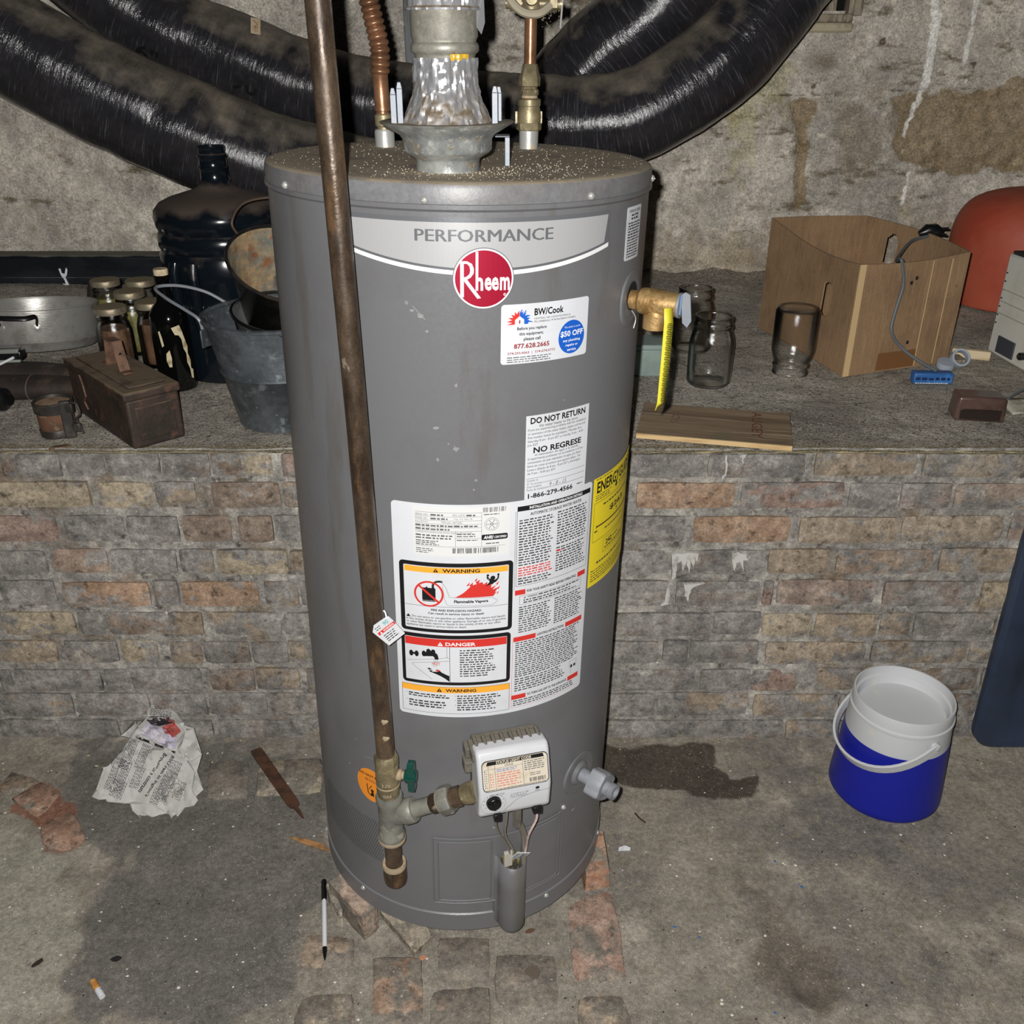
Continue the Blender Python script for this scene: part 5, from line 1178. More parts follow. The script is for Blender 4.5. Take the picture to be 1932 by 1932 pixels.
# hang tag on the pipe
tg = thing('warning_tag', 'small white warning tag with a red band hanging beside the gas pipe', 'tag', at(733, 1165, Y=1.036))
qs = [at(x, y, Y=1.030) for x, y in ((728, 1164), (705, 1180), (703, 1193), (734, 1218), (764, 1195), (741, 1170), (733, 1163))]
c0 = at(733, 1191, Y=1.030); ux = (qs[4] - qs[5]).normalized(); uz = Vector((0, -1, 0)); 
tb = MB(); n = len(qs); tb.add([tuple(q) for q in qs] + [tuple(q + Vector((0, .0008, 0))) for q in qs], [tuple(range(n)), tuple(reversed(range(n, 2 * n)))] + [(i, (i + 1) % n, n + (i + 1) % n, n + i) for i in range(n)])
tb.build('tag_card', W, tg, world=True, smooth=0)
lx = (qs[4] - qs[3]).normalized(); ly = (qs[5] - qs[4]).normalized(); o_ = qs[3]; wd = (qs[4] - qs[3]).length; ht = (qs[5] - qs[4]).length + .010
Mi = MW[tg].inverted()
pr = Print(lambda u, v, L: tuple(Mi @ (o_ + lx * u * wd + ly * v * ht + Vector((0, -.0003 - .0001 * L, 0)))))
pr.rect(RED, .0, 1.0, .55, .68, 1); pr.text(WP, 'WARNING', .30, .92, .575, .655, .02, 2); pr.poly(WP, [(.10, .565), (.22, .565), (.16, .665)], 2)
pr.fine(K, .14, .80, .12, .48, 4, .4, .2, 1, 3, (.08, .2)); pr.fine(K, .05, .35, .74, .92, 2, .4, .2, 1, 4, (.06, .15)); TEAL = mat('print_teal', srgb(110, 170, 170), rough=.5); pr.text(TEAL, '90', .52, .80, .74, .92, .02, 1); pr.build('print', tg)
MB().tube([at(730, 1167, Y=1.030), at(727, 1156, Y=1.033), at(724, 1152, Y=1.036)], .0012, 6).build('tag_loop', WP, tg, world=True)

# ================================================================ FLUE: draft hood, foil joint, vent pipe
ZT = HB[2] + 1.1955
FX, FY = at(846, 312, Y=1.205).x, 1.200
m_gs = mat('galvanised_sheet', srgb(166, 168, 164), rough=.36, metal=.35, layers=[(srgb(132, 136, 136), 40, .42, .6), (srgb(150, 132, 104), 46, .58, .68), (srgb(198, 200, 198), 90, .56, .68), (srgb(104, 70, 46), 60, .70, .74)], bump=.0005, bscale=60, dust=(srgb(128, 118, 100), .45, .95, 22))
m_gsd = mat('galvanised_pipe_dusty', srgb(150, 147, 136), rough=.42, metal=.30, layers=[(srgb(128, 122, 108), 10, .42, .62), (srgb(112, 88, 62), 26, .63, .70), (srgb(182, 178, 166), 60, .58, .7)], bump=.0005, bscale=60)
mottle(m_gs, (90, .80, 1.18)); mottle(m_gsd, (70, .78, 1.2), (240, .84, 1.16))
flue = thing('vent_flue', 'galvanised vent pipe with crinkled foil tape and flared draft hood on the heater', 'flue', (FX, FY, ZT))
T = Matrix.Identity(4)
hood = [(.0365, -.002), (.0385, 0), (.0385, .013), (.0400, .0155), (.0500, .021), (.0535, .025), (.0540, .037), (.0580, .042), (.0790, .054), (.0805, .0555), (.0790, .0565), (.060, .055), (.045, .055), (.036, .055)]
MB().lathe(hood, 56, cap=(True, False)).build('draft_hood', m_gs, flue, smooth=40)
for sx, y_, h in ((-.060, -.026, .034), (-.053, -.020, .040), (.058, -.026, .036), (.062, .014, .034)):
    lg = MB(); dx = .012 if sx < 0 else -.012
    lg.box((sx, y_, .052 + h / 2), (.0068, .0016, h)); lg.prism([(-.0034, 0), (.0034, 0), (.0018, .007), (-.0018, .007)], -.0008, .0008, M=Matrix.Translation((sx, y_, .052 + h)) @ Matrix.Rotation(PI / 2, 4, 'X'))
    lg.build('hood_leg', m_zinc, flue, bevel=.0006)
lg = MB(); lg.box((.072, .052, .018), (.0062, .0016, .037)); lg.box((.066, .040, .0365), (.018, .030, .0014)); lg.build('hood_leg', m_zinc, flue, bevel=.0006)
# foil wrap: crumpled skirt and sleeve
def crumple(a, z): return 1 + .035 * nz(math.cos(a) * 5, math.sin(a) * 5, z * 24, 3) + .085 * abs(nz(math.cos(a) * 7, math.sin(a) * 7, z * 34, 3))
m_foil = mat('crinkled_foil_tape', srgb(216, 216, 218), rough=.20, metal=.72, dust=(srgb(134, 120, 100), .10, .62, 60))
prof = [(.052, .0552), (.0500, .060), (.0465, .068), (.0430, .076), (.0395, .084), (.0375, .092), (.0368, .102), (.0366, .112), (.0368, .120), (.0372, .124)]
P2 = []
for (r0, z0), (r1, z1) in zip(prof, prof[1:]):
    for t in np.linspace(0, 1, 9)[:-1]: P2.append((r0 + (r1 - r0) * t, z0 + (z1 - z0) * t))
P2.append(prof[-1]); MB().lathe(P2, 110, cap=(False, False), warp=crumple).build('foil_wrap', m_foil, flue, smooth=26)
MB().lathe([(.0345, .110), (.0352, .126), (.0362, .128), (.0385, .1295), (.0398, .132), (.0398, .136), (.0385, .139), (.0368, .140), (.0372, .143), (.0388, .146), (.0390, .80)], 48, cap=(False, False)).build('vent_pipe', m_gsd, flue, smooth=50)
def crumple2(a, z): return 1 + .05 * nz(math.cos(a) * 4, math.sin(a) * 4, z * 16 + 9, 3) + .07 * abs(nz(math.cos(a) * 7, math.sin(a) * 7, z * 30, 3))
P3 = [(.0405 + .0035 * math.sin((z - .172) / .128 * PI) , z) for z in np.linspace(.172, .300, 60)]
MB().lathe(P3, 100, cap=(False, False), warp=lambda a, z: crumple2(a, z) + (.05 if z < .176 else 0)).build('foil_band', m_foil, flue, smooth=26)
mb = MB(); mb.add([(.038, -.012, .200), (.046, -.008, .192), (.0470, -.004, .160), (.043, -.006, .148), (.038, -.010, .155)], [(0, 1, 2, 3, 4)]); fo_ = mb.build('foil_flap', m_foil, flue, smooth=0); so = fo_.modifiers.new('thickness', 'SOLIDIFY'); so.thickness = .0008
mb = MB().lathe([(.0372, .121), (.0384, .124), (.0378, .128)], 20, cap=(False, False), a0=-1.35, a1=-.75, warp=lambda a, z: 1 + .04 * nz(a * 9, z * 40)); mb.build('adhesive_edge', mat('amber_glue', srgb(206, 164, 50), rough=.3), flue)

# ================================================================ WATER CONNECTIONS
m_cu = mat('copper', srgb(152, 110, 82), rough=.34, metal=.5, layers=[(srgb(112, 80, 58), 18, .42, .6), (srgb(120, 92, 74), 40, .60, .70)], bump=.0003, bscale=120)
m_nip = mat('zinc_nipple', srgb(190, 190, 186), rough=.35, metal=.45, layers=[(srgb(206, 192, 164), 26, .56, .62), (srgb(96, 96, 96), 34, .64, .70)], bump=.0004, bscale=100)
def stack(parts, base, axis, parent):
    M_ = along(base, axis)
    for nm, prof, mt, seg in parts: MB().lathe(prof, seg, M=M_).build(nm, mt, parent, world=True, smooth=32)
b0 = at(728, 286, Z=ZT - .004); hot = thing('hot_water_pipe', 'corrugated copper connector on the left top of the heater', 'pipe', b0)
stack([('nipple', [(.0145, 0), (.0145, .028), (.0130, .031)], m_nip, 24), ('adapter', [(.0105, .030), (.0105, .034), (.0125, .036), (.0125, .050), (.0105, .052)], m_brassd, 20), ('lower_sleeve', [(.0100, .050), (.0100, .055), (.0118, .056), (.0118, .060), (.0112, .062), (.0112, .102), (.0120, .104), (.0112, .106)], m_cu, 24)], b0, (-.02, 0, 1), hot)
p0_ = b0 + Vector((-.0021, 0, .104)); path = spline([p0_, at(716, 90, Y=b0.y - .002), at(704, 35, Y=b0.y - .005), at(692, -15, Y=b0.y - .01), at(674, -90, Y=b0.y - .02)], 64)
plen = [0.0]
for a_, b_ in zip(path, path[1:]): plen.append(plen[-1] + (b_ - a_).length)
prof_r = [.0108 + .0034 * (abs(math.sin(d_ / .0088 * PI)) ** .7) for d_ in plen]
MB().tube(path, prof_r, 22).build('corrugated_tube', m_cu, hot, world=True, smooth=60)
MB().lathe([(.021, -.0010), (.021, .0008), (.015, .0010)], 26, M=Matrix.Translation(b0 + Vector((0, 0, .004)))).build('hole_ring', m_hole, hot, world=True)
b1 = at(997, 284, Z=ZT - .004); cold = thing('cold_water_pipe', 'copper pipe with brass unions and shut-off valve on the right top of the heater', 'pipe', b1)
stack([('nipple', [(.0138, 0), (.0142, .020), (.0145, .034)], m_nip, 24), ('union_base', [(.0170, .028), (.0185, .030), (.0185, .038), (.0170, .040)], m_brassd, 8), ('union_body', [(.0175, .039), (.0178, .050), (.0160, .058), (.0155, .061), (.0168, .062), (.0168, .070), (.0130, .072)], m_brassd, 28),
       ('adapter', [(.0112, .070), (.0112, .075), (.0132, .076), (.0132, .083), (.0112, .084), (.0112, .090)], m_brassd, 8), ('thread_tape', [(.0118, .070), (.0121, .073), (.0117, .0755)], m_dope, 18),
       ('compression_nut', [(.0125, .087), (.0152, .088), (.0154, .099), (.0140, .102), (.0104, .117)], m_brassd, 8), ('tube', [(.0088, .11), (.0088, .185)], m_cu, 22)], b1, (.012, -.005, 1), cold)
for s_ in (-1, 1): MB().box(b1 + Vector((s_ * .0182, 0, .046)), (.0030, .006, .016)).build('union_lug', m_brassd, cold, world=True)
tp_ = b1 + Vector((.0024, -.001, .186))
mb = MB(); mb.lathe([(.0115, -.010), (.0135, -.006), (.0150, .004), (.0150, .020), (.0115, .026), (.0110, .2)], 18, M=Matrix.Translation(tp_)); mb.tube([tp_ + Vector((-.036, 0, .008)), tp_ + Vector((.044, -.004, .006))], .0075, 12); mb.tube([tp_ + Vector((.026, -.003, .0065)), tp_ + Vector((.036, -.003, .0065))], .0105, 6)
mb.tube([tp_ + Vector((-.030, 0, .008)), tp_ + Vector((-.014, 0, .008))], .0110, 6); mb.tube([tp_ + Vector((.0, 0, .010)), tp_ + Vector((0, -.036, .012))], .0080, 12)
mb.build('shutoff_valve', m_brassd, cold, world=True)
tube_o('grey_hose', [tp_ + Vector((-.040, -.022, .040)), tp_ + Vector((-.030, -.026, .012)), tp_ + Vector((-.012, -.028, -.004)), tp_ + Vector((.010, -.028, -.006)), tp_ + Vector((.026, -.020, .004))], .0058, mat('grey_vinyl', srgb(150, 142, 122), rough=.6), cold, local=False)
tube_o('pin', [tp_ + Vector((.046, -.010, .05)), tp_ + Vector((.041, -.010, -.024))], .0014, m_screw, cold, local=False)
mb = MB(); g = random.Random(4)
for _ in range(40):
    p = tp_ + Vector((g.gauss(.020, .010), -.005 + g.gauss(0, .006), g.gauss(-.008, .006))); s_ = g.uniform(.0012, .003); mb.add([p + Vector((g.uniform(-s_, s_), g.uniform(-s_, s_), g.uniform(-s_, s_))) for _ in range(4)], [(0, 1, 2), (0, 2, 3), (0, 3, 1), (1, 3, 2)])
lint = mb.build('lint', mat('grey_lint', srgb(110, 104, 94), rough=1.0), cold, world=True, smooth=0); lint['kind'] = 'stuff'

# ================================================================ ON THE LEDGE, LEFT
G_ = ZL + .001
m_bkpl = mat('dark_bottle_plastic', srgb(14, 20, 26), rough=.16, spec=.6, dust=(srgb(66, 55, 47), .34, .85, 16))
o = thing('water_jug', 'big dark plastic water jug standing behind the metal buckets', 'jug', (-.647, 2.13, G_))
prof = [(.10, 0), (.130, .004), (.138, .018), (.139, .165), (.132, .176), (.131, .196), (.138, .207), (.139, .275), (.134, .284), (.138, .293), (.1385, .315), (.133, .324), (.1375, .333), (.1405, .352), (.138, .366), (.126, .380), (.104, .390), (.080, .397), (.058, .403), (.042, .410), (.033, .420), (.0295, .430), (.0290, .448), (.0305, .450), (.0290, .453), (.0285, .470), (.0315, .473), (.0315, .477), (.0280, .479), (.0280, .490), (.0295, .492), (.0290, .494), (.0250, .494), (.0245, .43)]
MB().lathe(prof, 64, cap=(True, False)).build('jug_body', m_bkpl, o, smooth=50)
mb = MB()
for a in (-2.12, -1.78): mb.tube([(.141 * math.cos(a), .141 * math.sin(a), .13), (.147 * math.cos(a), .147 * math.sin(a), .15), (.147 * math.cos(a), .147 * math.sin(a), .250), (.141 * math.cos(a), .141 * math.sin(a), .27)], .012, 12)
mb.build('grip', m_bkpl, o)
m_bucket = mat('galvanised_bucket', srgb(100, 106, 110), rough=.45, metal=.45, layers=[(srgb(72, 77, 80), 14, .42, .6), (srgb(132, 138, 142), 36, .58, .68), (srgb(180, 180, 176), 110, .66, .71)], bump=.0012, bscale=40, rvar=.1); mottle(m_bucket, (50, .74, 1.25))
def pail(prof_out, th): return prof_out + [(r - th, z) for r, z in reversed(prof_out[1:])] + [(.0001, prof_out[1][1] + .002)]
o = thing('galvanised_bucket', 'dented galvanised bucket with wire handle beside the heater', 'bucket', (-.462, 1.80, G_))
MB().lathe(pail([(.088, 0), (.096, .002), (.098, .012), (.118, .110), (.121, .112), (.119, .116), (.141, .212), (.146, .214), (.147, .219), (.143, .221)], .0022), 64, cap=(True, False)).build('bucket_wall', m_bucket, o, smooth=50)
tube_o('wire_handle', [(-.128, -.062, .195), (-.132, -.066, .222), (-.160, -.050, .236), (-.205, -.020, .252), (-.236, .02, .262), (-.205, .055, .258), (-.160, .080, .240), (-.120, .085, .215)], .0032, m_zinc, o)
MB().box((0, 0, 0), (.03, .004, .036), Matrix.Translation((-.124, -.060, .185)) @ Matrix.Rotation(R_(-116), 4, 'Z')).build('handle_lug', m_bucket, o, bevel=.003)
o = thing('inner_bucket', 'smaller dark rimmed bucket nested inside the galvanised bucket', 'bucket', (-.448, 1.792, ZL + .085), (R_(6), R_(8), 0))
MB().lathe(pail([(.070, 0), (.076, .002), (.108, .135), (.112, .137), (.112, .142), (.108, .143)], .002), 56, cap=(True, False)).build('bucket_wall', mat('grey_pail', srgb(128, 130, 128), rough=.5, metal=.5, layers=[(srgb(96, 98, 98), 14, .45, .6)], bump=.0006, bscale=40), o, smooth=50)
MB().tube([(.111 * math.cos(a), .111 * math.sin(a), .141) for a in np.linspace(0, 2 * PI, 49)], .0034, 8, cap=False).build('rim', m_blk, o)
axv = Vector((.30, -.38, .87)).normalized(); q = Vector((0, 0, 1)).rotation_difference(axv).to_euler()
o = thing('coal_pail', 'black pail with rust-stained inside tilted on top of the buckets', 'bucket', Vector((-.430, 1.80, 1.016)) - axv * .145, tuple(q))
m_pail = mat('sooty_enamel', srgb(30, 29, 28), rough=.3, layers=[(srgb(56, 50, 44), 12, .5, .66)], bump=.0006, bscale=40)
m_pin = mat('rusted_pail_inside', srgb(150, 128, 96), rough=.7, layers=[(srgb(104, 106, 98), 16, .42, .58), (srgb(128, 80, 44), 30, .54, .66), (srgb(52, 50, 46), 12, .54, .66)], bump=.0006, bscale=60); mottle(m_pin, (70, .65, 1.3))
MB().lathe([(.0001, .0), (.062, 0), (.066, .003), (.110, .140), (.114, .143)], 56, cap=(False, False)).build('pail_wall', m_pail, o, smooth=50)
MB().lathe([(.1115, .1425), (.108, .139), (.064, .005), (.0001, .004)], 56, cap=(False, False)).build('pail_inside', m_pin, o, smooth=50)
MB().tube([(.1125 * math.cos(a), .1125 * math.sin(a), .143) for a in np.linspace(0, 2 * PI, 57)], .0035, 8, cap=False).build('rim', m_pail, o)
tube_o('wire_handle', [(.112 * math.cos(a), .112 * math.sin(a), .141 + .0) for a in (2.75,)] + [(-.118, .045, .165), (-.108, .085, .185), (-.06, .115, .197), (.0, .128, .20), (.06, .115, .195), (.10, .07, .175), (.112 * math.cos(.45), .112 * math.sin(.45), .141)], .0026, mat('rusty_wire', srgb(84, 70, 58), rough=.6, metal=.4), o)
# lidded preserving jars
m_glass = glass_mat('jar_glass', (1, 1, 1), (.80, .83, .81))
m_lidm = mat('dusty_jar_lid', srgb(150, 140, 118), rough=.45, metal=.6, dust=(srgb(134, 122, 98), .5, .9, 40), layers=[(srgb(104, 84, 62), 30, .55, .66)])
def jar_prof(r, h, neck):
    s = h / .157; z = lambda v: v * s
    return [(r * .72, 0), (r * .9, z(.002)), (r, z(.010)), (r, z(.096)), (r * .97, z(.106)), (neck * 1.07, z(.120)), (neck, z(.126)), (neck, z(.132)), (neck * 1.05, z(.134)), (neck * 1.05, z(.138)), (neck, z(.140)), (neck, z(.152)), (neck * 1.03, z(.1545)), (neck * 1.0, z(.157))]
def jar_shell(r, h, neck, t=.0028):
    p = jar_prof(r, h, neck); return p + [(a - t, b) for a, b in reversed(p[2:])] + [(r - t - .004, .007), (.0001, .0075)]
shell_s = MB().lathe(jar_shell(.040, .152, .033), 40, cap=(True, False)).mesh('jar', m_glass, 50)
lid_mesh = MB().lathe([(.0335, 0), (.0358, .001), (.0362, .004), (.0362, .013), (.0350, .0155), (.030, .0160), (.0001, .0158)], 40, cap=(True, False)).mesh('jar_lid', m_lidm, 40)
def contents(seed, c1, c2, h):
    mb = MB().lathe([(.030, .009), (.0355, .012), (.0358, .03), (.0358, h * .7), (.035, h), (.02, h + .001), (.0001, h + .001)], 28, cap=(True, False), warp=lambda a, z: .985 + .03 * nz(math.cos(a) * 3 + seed, math.sin(a) * 3, z * 60))
    return mb.mesh('contents', mat('pickle_%d' % seed, srgb(*c1), rough=.4, layers=[(srgb(*c2), 50, .45, .62, (1, 1, .4))], bump=.002, bscale=60), 60)
m_liq = [contents(1, (104, 78, 58), (70, 48, 36), .105), contents(2, (110, 104, 56), (74, 74, 38), .11), contents(3, (84, 84, 46), (56, 58, 34), .10)]
for x, y, k_, lb in ((-.918, 2.100, 0, 'dusty-lidded jar of brown preserves just behind the rusty metal box'), (-1.036, 2.372, 1, 'lidded preserving jar furthest left, behind the aluminium pot'), (-.930, 2.250, 1, 'lidded jar of green preserves in the middle of the jar cluster'),
                     (-.947, 2.372, 2, 'lidded jar at the back of the cluster, left of the bottle cork'), (-.826, 2.262, 2, 'lidded jar between the dark bottle and the water jug'), (-.842, 2.150, 0, 'low dark jar half hidden behind the dark bottle neck')):
    t = thing('preserving_jar', lb, 'jar', (x, y, G_), group='lidded preserving jars')
    link('jar_glass', shell_s, t); link('contents', m_liq[k_], t); l_ = link('lid', lid_mesh, t); l_.location = (0, 0, .139)
# dark bottle
o = thing('wine_bottle', 'dark glass bottle with cork and torn label remains', 'bottle', (-.745, 1.985, G_))
m_dg = mat('black_bottle_glass', srgb(8, 9, 8), rough=.08, spec=.7)
MB().lathe([(.030, 0), (.0385, .003), (.0405, .010), (.0405, .155), (.0385, .170), (.030, .184), (.0195, .196), (.0165, .206), (.0150, .225), (.0140, .238), (.0165, .240), (.0165, .250), (.0140, .252)], 44).build('glass', m_dg, o, smooth=50)
MB().lathe([(.0135, .250), (.0150, .251), (.0152, .262), (.0140, .264)], 24).build('cork', mat('pale_cork', srgb(206, 188, 158), rough=.85, layers=[(srgb(170, 150, 116), 60, .5, .62)]), o)
m_lbl = mat('torn_label', srgb(196, 184, 150), rough=.9, layers=[(srgb(150, 134, 98), 60, .5, .62)])
pr = Print(lambda u, v, L: (.0409 * math.sin(u / .0409), -.0409 * math.cos(u / .0409), v), .006)
for P in ([(.016, .146), (.034, .150), (.038, .138), (.042, .120), (.047, .100), (.045, .085), (.050, .070), (.048, .052), (.054, .046), (.052, .026), (.046, .030), (.045, .050), (.040, .066), (.041, .086), (.036, .098), (.035, .118), (.030, .128), (.022, .130)], [(-.013, .138), (-.009, .140), (-.006, .126), (-.004, .108), (-.009, .104), (-.011, .120)], [(-.002, .090), (.006, .098), (.008, .080), (.006, .060), (.0, .060), (-.004, .074)]): pr.poly(m_lbl, P)
pr.build('label_scraps', o)
# rusty metal box (ammunition style) with strap handle
m_rust = mat('rusty_olive_steel', srgb(70, 56, 47), rough=.62, metal=.2, layers=[(srgb(48, 42, 36), 16, .42, .6), (srgb(92, 66, 52), 30, .56, .68), (srgb(150, 134, 114), 140, .70, .73)], bump=.0012, bscale=60, dust=(srgb(112, 96, 78), .5, .95, 24), rvar=.1)
ang = math.atan2(.221, -.205)
c = Vector((-.713, 1.615, G_)) + Vector((-.205, .221, 0)) / 2 + Vector((.0755, .08, 0)) / 2
o = thing('metal_box', 'rusty steel box with strap handle on the ledge edge', 'box', c, (0, 0, ang))
MB().box((0, 0, .049), (.296, .104, .098)).build('box_body', m_rust, o, bevel=.006, seg=3)
MB().box((0, 0, .104), (.304, .112, .018)).build('box_lid', m_rust, o, bevel=.005, seg=3)
MB().box((0, 0, .1145), (.262, .072, .004)).build('lid_panel', m_rust, o, bevel=.003)
MB().box((-.1485, 0, .048), (.004, .074, .066)).build('end_panel', m_rust, o, bevel=.003)
m_strap = mat('rusty_strap', srgb(110, 82, 64), rough=.7, layers=[(srgb(82, 58, 46), 40, .45, .6)], bump=.0006, bscale=80)
hb = MB()
for sx, l_ in ((-.034, .020), (.036, -.016)):
    V_ = [(sx - .0015, -.0105, .116), (sx + .0015, -.0105, .116), (sx + .0015 + l_, -.0105, .172), (sx - .0015 + l_, -.0105, .172)]
    hb.add(V_ + [(a_, .0105, c_) for a_, b_, c_ in V_], [(0, 1, 2, 3), (7, 6, 5, 4), (0, 4, 5, 1), (1, 5, 6, 2), (2, 6, 7, 3), (3, 7, 4, 0)])
hb.box((.003, 0, .1725), (.036, .021, .003))
hb.build('strap_handle', m_strap, o, bevel=.0008)
for sx in (-.042, .046): MB().box((sx, 0, .1175), (.020, .021, .003)).build('handle_foot', m_strap, o, bevel=.001)
MB().lathe([(.003, 0), (.003, .001)], 10, M=Matrix.Translation((-.0235, 0, .150)) @ Matrix.Rotation(-PI / 2, 4, 'Y') @ Matrix.Rotation(R_(-20), 4, 'Y')).build('rivet_hole', m_hole, o)
hp = MB(); hp.tube([(.05, .0575, .03), (.06, .0585, .045), (.045, .0585, .06), (.05, .0585, .085), (.06, .0580, .10)], .002, 6); hp.build('latch_wire', m_strap, o)
# tin mug / can with clamp handle
o = thing('tin_can', 'small brown tin can with dark clamp handle at the ledge edge', 'can', (-.893, 1.706, G_))
m_tin = mat('brown_tin', srgb(112, 80, 62), rough=.6, metal=.3, layers=[(srgb(84, 66, 54), 20, .45, .6), (srgb(140, 112, 88), 40, .58, .68)], bump=.0006, bscale=60)
m_tind = mat('dark_tin_band', srgb(58, 55, 52), rough=.5, metal=.5, layers=[(srgb(80, 74, 68), 30, .5, .64)])
MB().lathe([(.028, 0), (.031, .002), (.0325, .006), (.0335, .066)], 40).build('can_body', m_tin, o)
MB().lathe([(.0315, .001), (.0335, .003), (.0340, .016), (.0335, .017)], 40, cap=(False, False)).build('lower_band', m_tind, o)
MB().lathe([(.0345, .050), (.0365, .051), (.0370, .068), (.0375, .070), (.0360, .072), (.0330, .072), (.0325, .066)], 40, cap=(False, False)).build('upper_band', m_tind, o)
MB().lathe([(.0335, .066), (.0001, .0675)], 30, cap=(False, False)).build('can_top', mat('dusty_tan_top', srgb(150, 124, 98), rough=.9, layers=[(srgb(120, 98, 78), 60, .5, .62)], bump=.0006, bscale=120), o)
mb = MB(); mb.box((.024, -.028, .038), (.020, .010, .076), Matrix.Rotation(R_(18), 4, 'Z')); mb.box((.036, -.018, .062), (.022, .012, .018)); mb.build('clamp', m_tind, o, bevel=.002)
tube_o('clamp_wire', [(.040, -.018, .072), (.054, -.018, .070), (.058, -.02, .050), (.050, -.02, .040), (.054, -.02, .024), (.058, -.022, .010)], .0022, m_tind, o)
mb = MB(); mb.box((.046, -.018, .022), (.016, .010, .018)); mb.build('clamp_foot', m_tind, o, bevel=.003)
# aluminium pot
o = thing('cooking_pot', 'shallow aluminium cooking pot with loop handle at the left edge', 'pot', (-1.142, 2.190, .738), (R_(-7.5), 0, 0))
m_al = mat('brushed_aluminium', srgb(168, 166, 160), rough=.34, metal=.55, layers=[(srgb(138, 134, 128), 20, .5, .66), (srgb(86, 74, 62), 40, .66, .72)], bump=.0003, bscale=60, bstretch=(1, 1, 8), rvar=.1)
MB().lathe([(.10, .0), (.126, .002), (.131, .008), (.134, .018), (.1375, .021), (.139, .025), (.1405, .096), (.1435, .098), (.1435, .101), (.139, .101), (.137, .095), (.135, .03), (.12, .008), (.0001, .007)], 72, cap=(True, False)).build('pot_wall', m_al, o, smooth=40)
hd = []
for a in np.linspace(-PI / 2 - .02 - .28, -PI / 2 + .28 + .28, 3): hd.append(a)
ra, rb_ = -PI / 2 - .10, -PI / 2 + .46
MB().tube(spline([(.141 * math.cos(rb_), .141 * math.sin(rb_), .066), (.158 * math.cos(rb_), .158 * math.sin(rb_), .085), (.172 * math.cos(rb_ - .14), .172 * math.sin(rb_ - .14), .084), (.172 * math.cos(ra + .14), .172 * math.sin(ra + .14), .086), (.158 * math.cos(ra), .158 * math.sin(ra), .085), (.141 * math.cos(ra), .141 * math.sin(ra), .066)], 8), .0038, 10, flat=(1.6, .8)).build('loop_handle', m_blk, o)
for a in (ra, rb_):
    M_ = along((.1395 * math.cos(a), .1395 * math.sin(a), .058), (math.cos(a), math.sin(a), 0)); MB().lathe([(.009, 0), (.009, .002), (.0045, .003), (.0040, .005), (.0001, .0056)], 16, M=M_).build('rivet_plate', m_al, o)
# old leather boots lying under and behind the pot
m_boot = mat('dusty_dark_leather', srgb(54, 43, 36), rough=.75, layers=[(srgb(38, 31, 28), 12, .42, .6), (srgb(74, 60, 50), 26, .58, .7)], bump=.0012, bscale=50)
def boot(lb, pts, rad, flat, seams):
    o = thing('leather_boot', lb, 'boot', (pts[0][0], pts[0][1], ZL), group='old leather boots')
    P = spline(pts, 10); n = len(P)
    rr = [np.interp(i / (n - 1), np.linspace(0, 1, len(rad)), rad) for i in range(n)]
    MB().tube(P, rr, 26, flat=flat, rf=lambda i, a: 1 + .04 * nz(i * .15, math.cos(a), math.sin(a))).build('boot_leather', m_boot, o, world=True, smooth=60)
    for t in seams:
        i = int(t * (n - 1)); T_v = (P[i + 1] - P[i - 1]).normalized(); M_ = along(P[i], T_v)
        up = Vector((0, 0, 1)); Nn = (up - T_v * up.dot(T_v)).normalized(); Bn = T_v.cross(Nn)
        MB().tube([P[i] + Nn * rr[i] * 1.03 * flat[0] * math.cos(a) + Bn * rr[i] * 1.03 * flat[1] * math.sin(a) for a in np.linspace(0, 2 * PI, 25)], .0016, 5, cap=False).build('seam', mat('leather_seam', srgb(86, 72, 60), rough=.8), o, world=True)
boot('dark leather boot lying just under the front of the aluminium pot', [(-1.36, 2.03, .722), (-1.20, 2.03, .722), (-1.08, 2.03, .722), (-.985, 2.02, .721)], [.026, .030, .028, .022], (.80, 1.2), (.42,))
boot('dark leather boot lying in front, between the pot and the tin can', [(-1.32, 1.92, .723), (-1.16, 1.92, .723), (-1.03, 1.925, .723), (-.935, 1.93, .722)], [.030, .033, .031, .024], (.82, 1.2), (.66,))
boot('dark leather boot standing bent behind the pot, left of the jars', [(-1.145, 2.44, .715), (-1.10, 2.44, .735), (-1.09, 2.45, .78), (-1.085, 2.46, .835)], [.030, .038, .036, .030], (1, 1), ())
boot('low crumpled leather boot behind the aluminium pot', [(-1.30, 2.44, .715), (-1.25, 2.45, .735), (-1.20, 2.45, .745), (-1.17, 2.45, .735)], [.026, .036, .036, .024], (.9, 1.1), ())
boot('dark leather boot toe showing at the far left behind the pot', [(-1.52, 2.42, .715), (-1.46, 2.42, .728), (-1.40, 2.42, .730), (-1.35, 2.42, .722)], [.024, .034, .032, .020], (.9, 1.1), ())
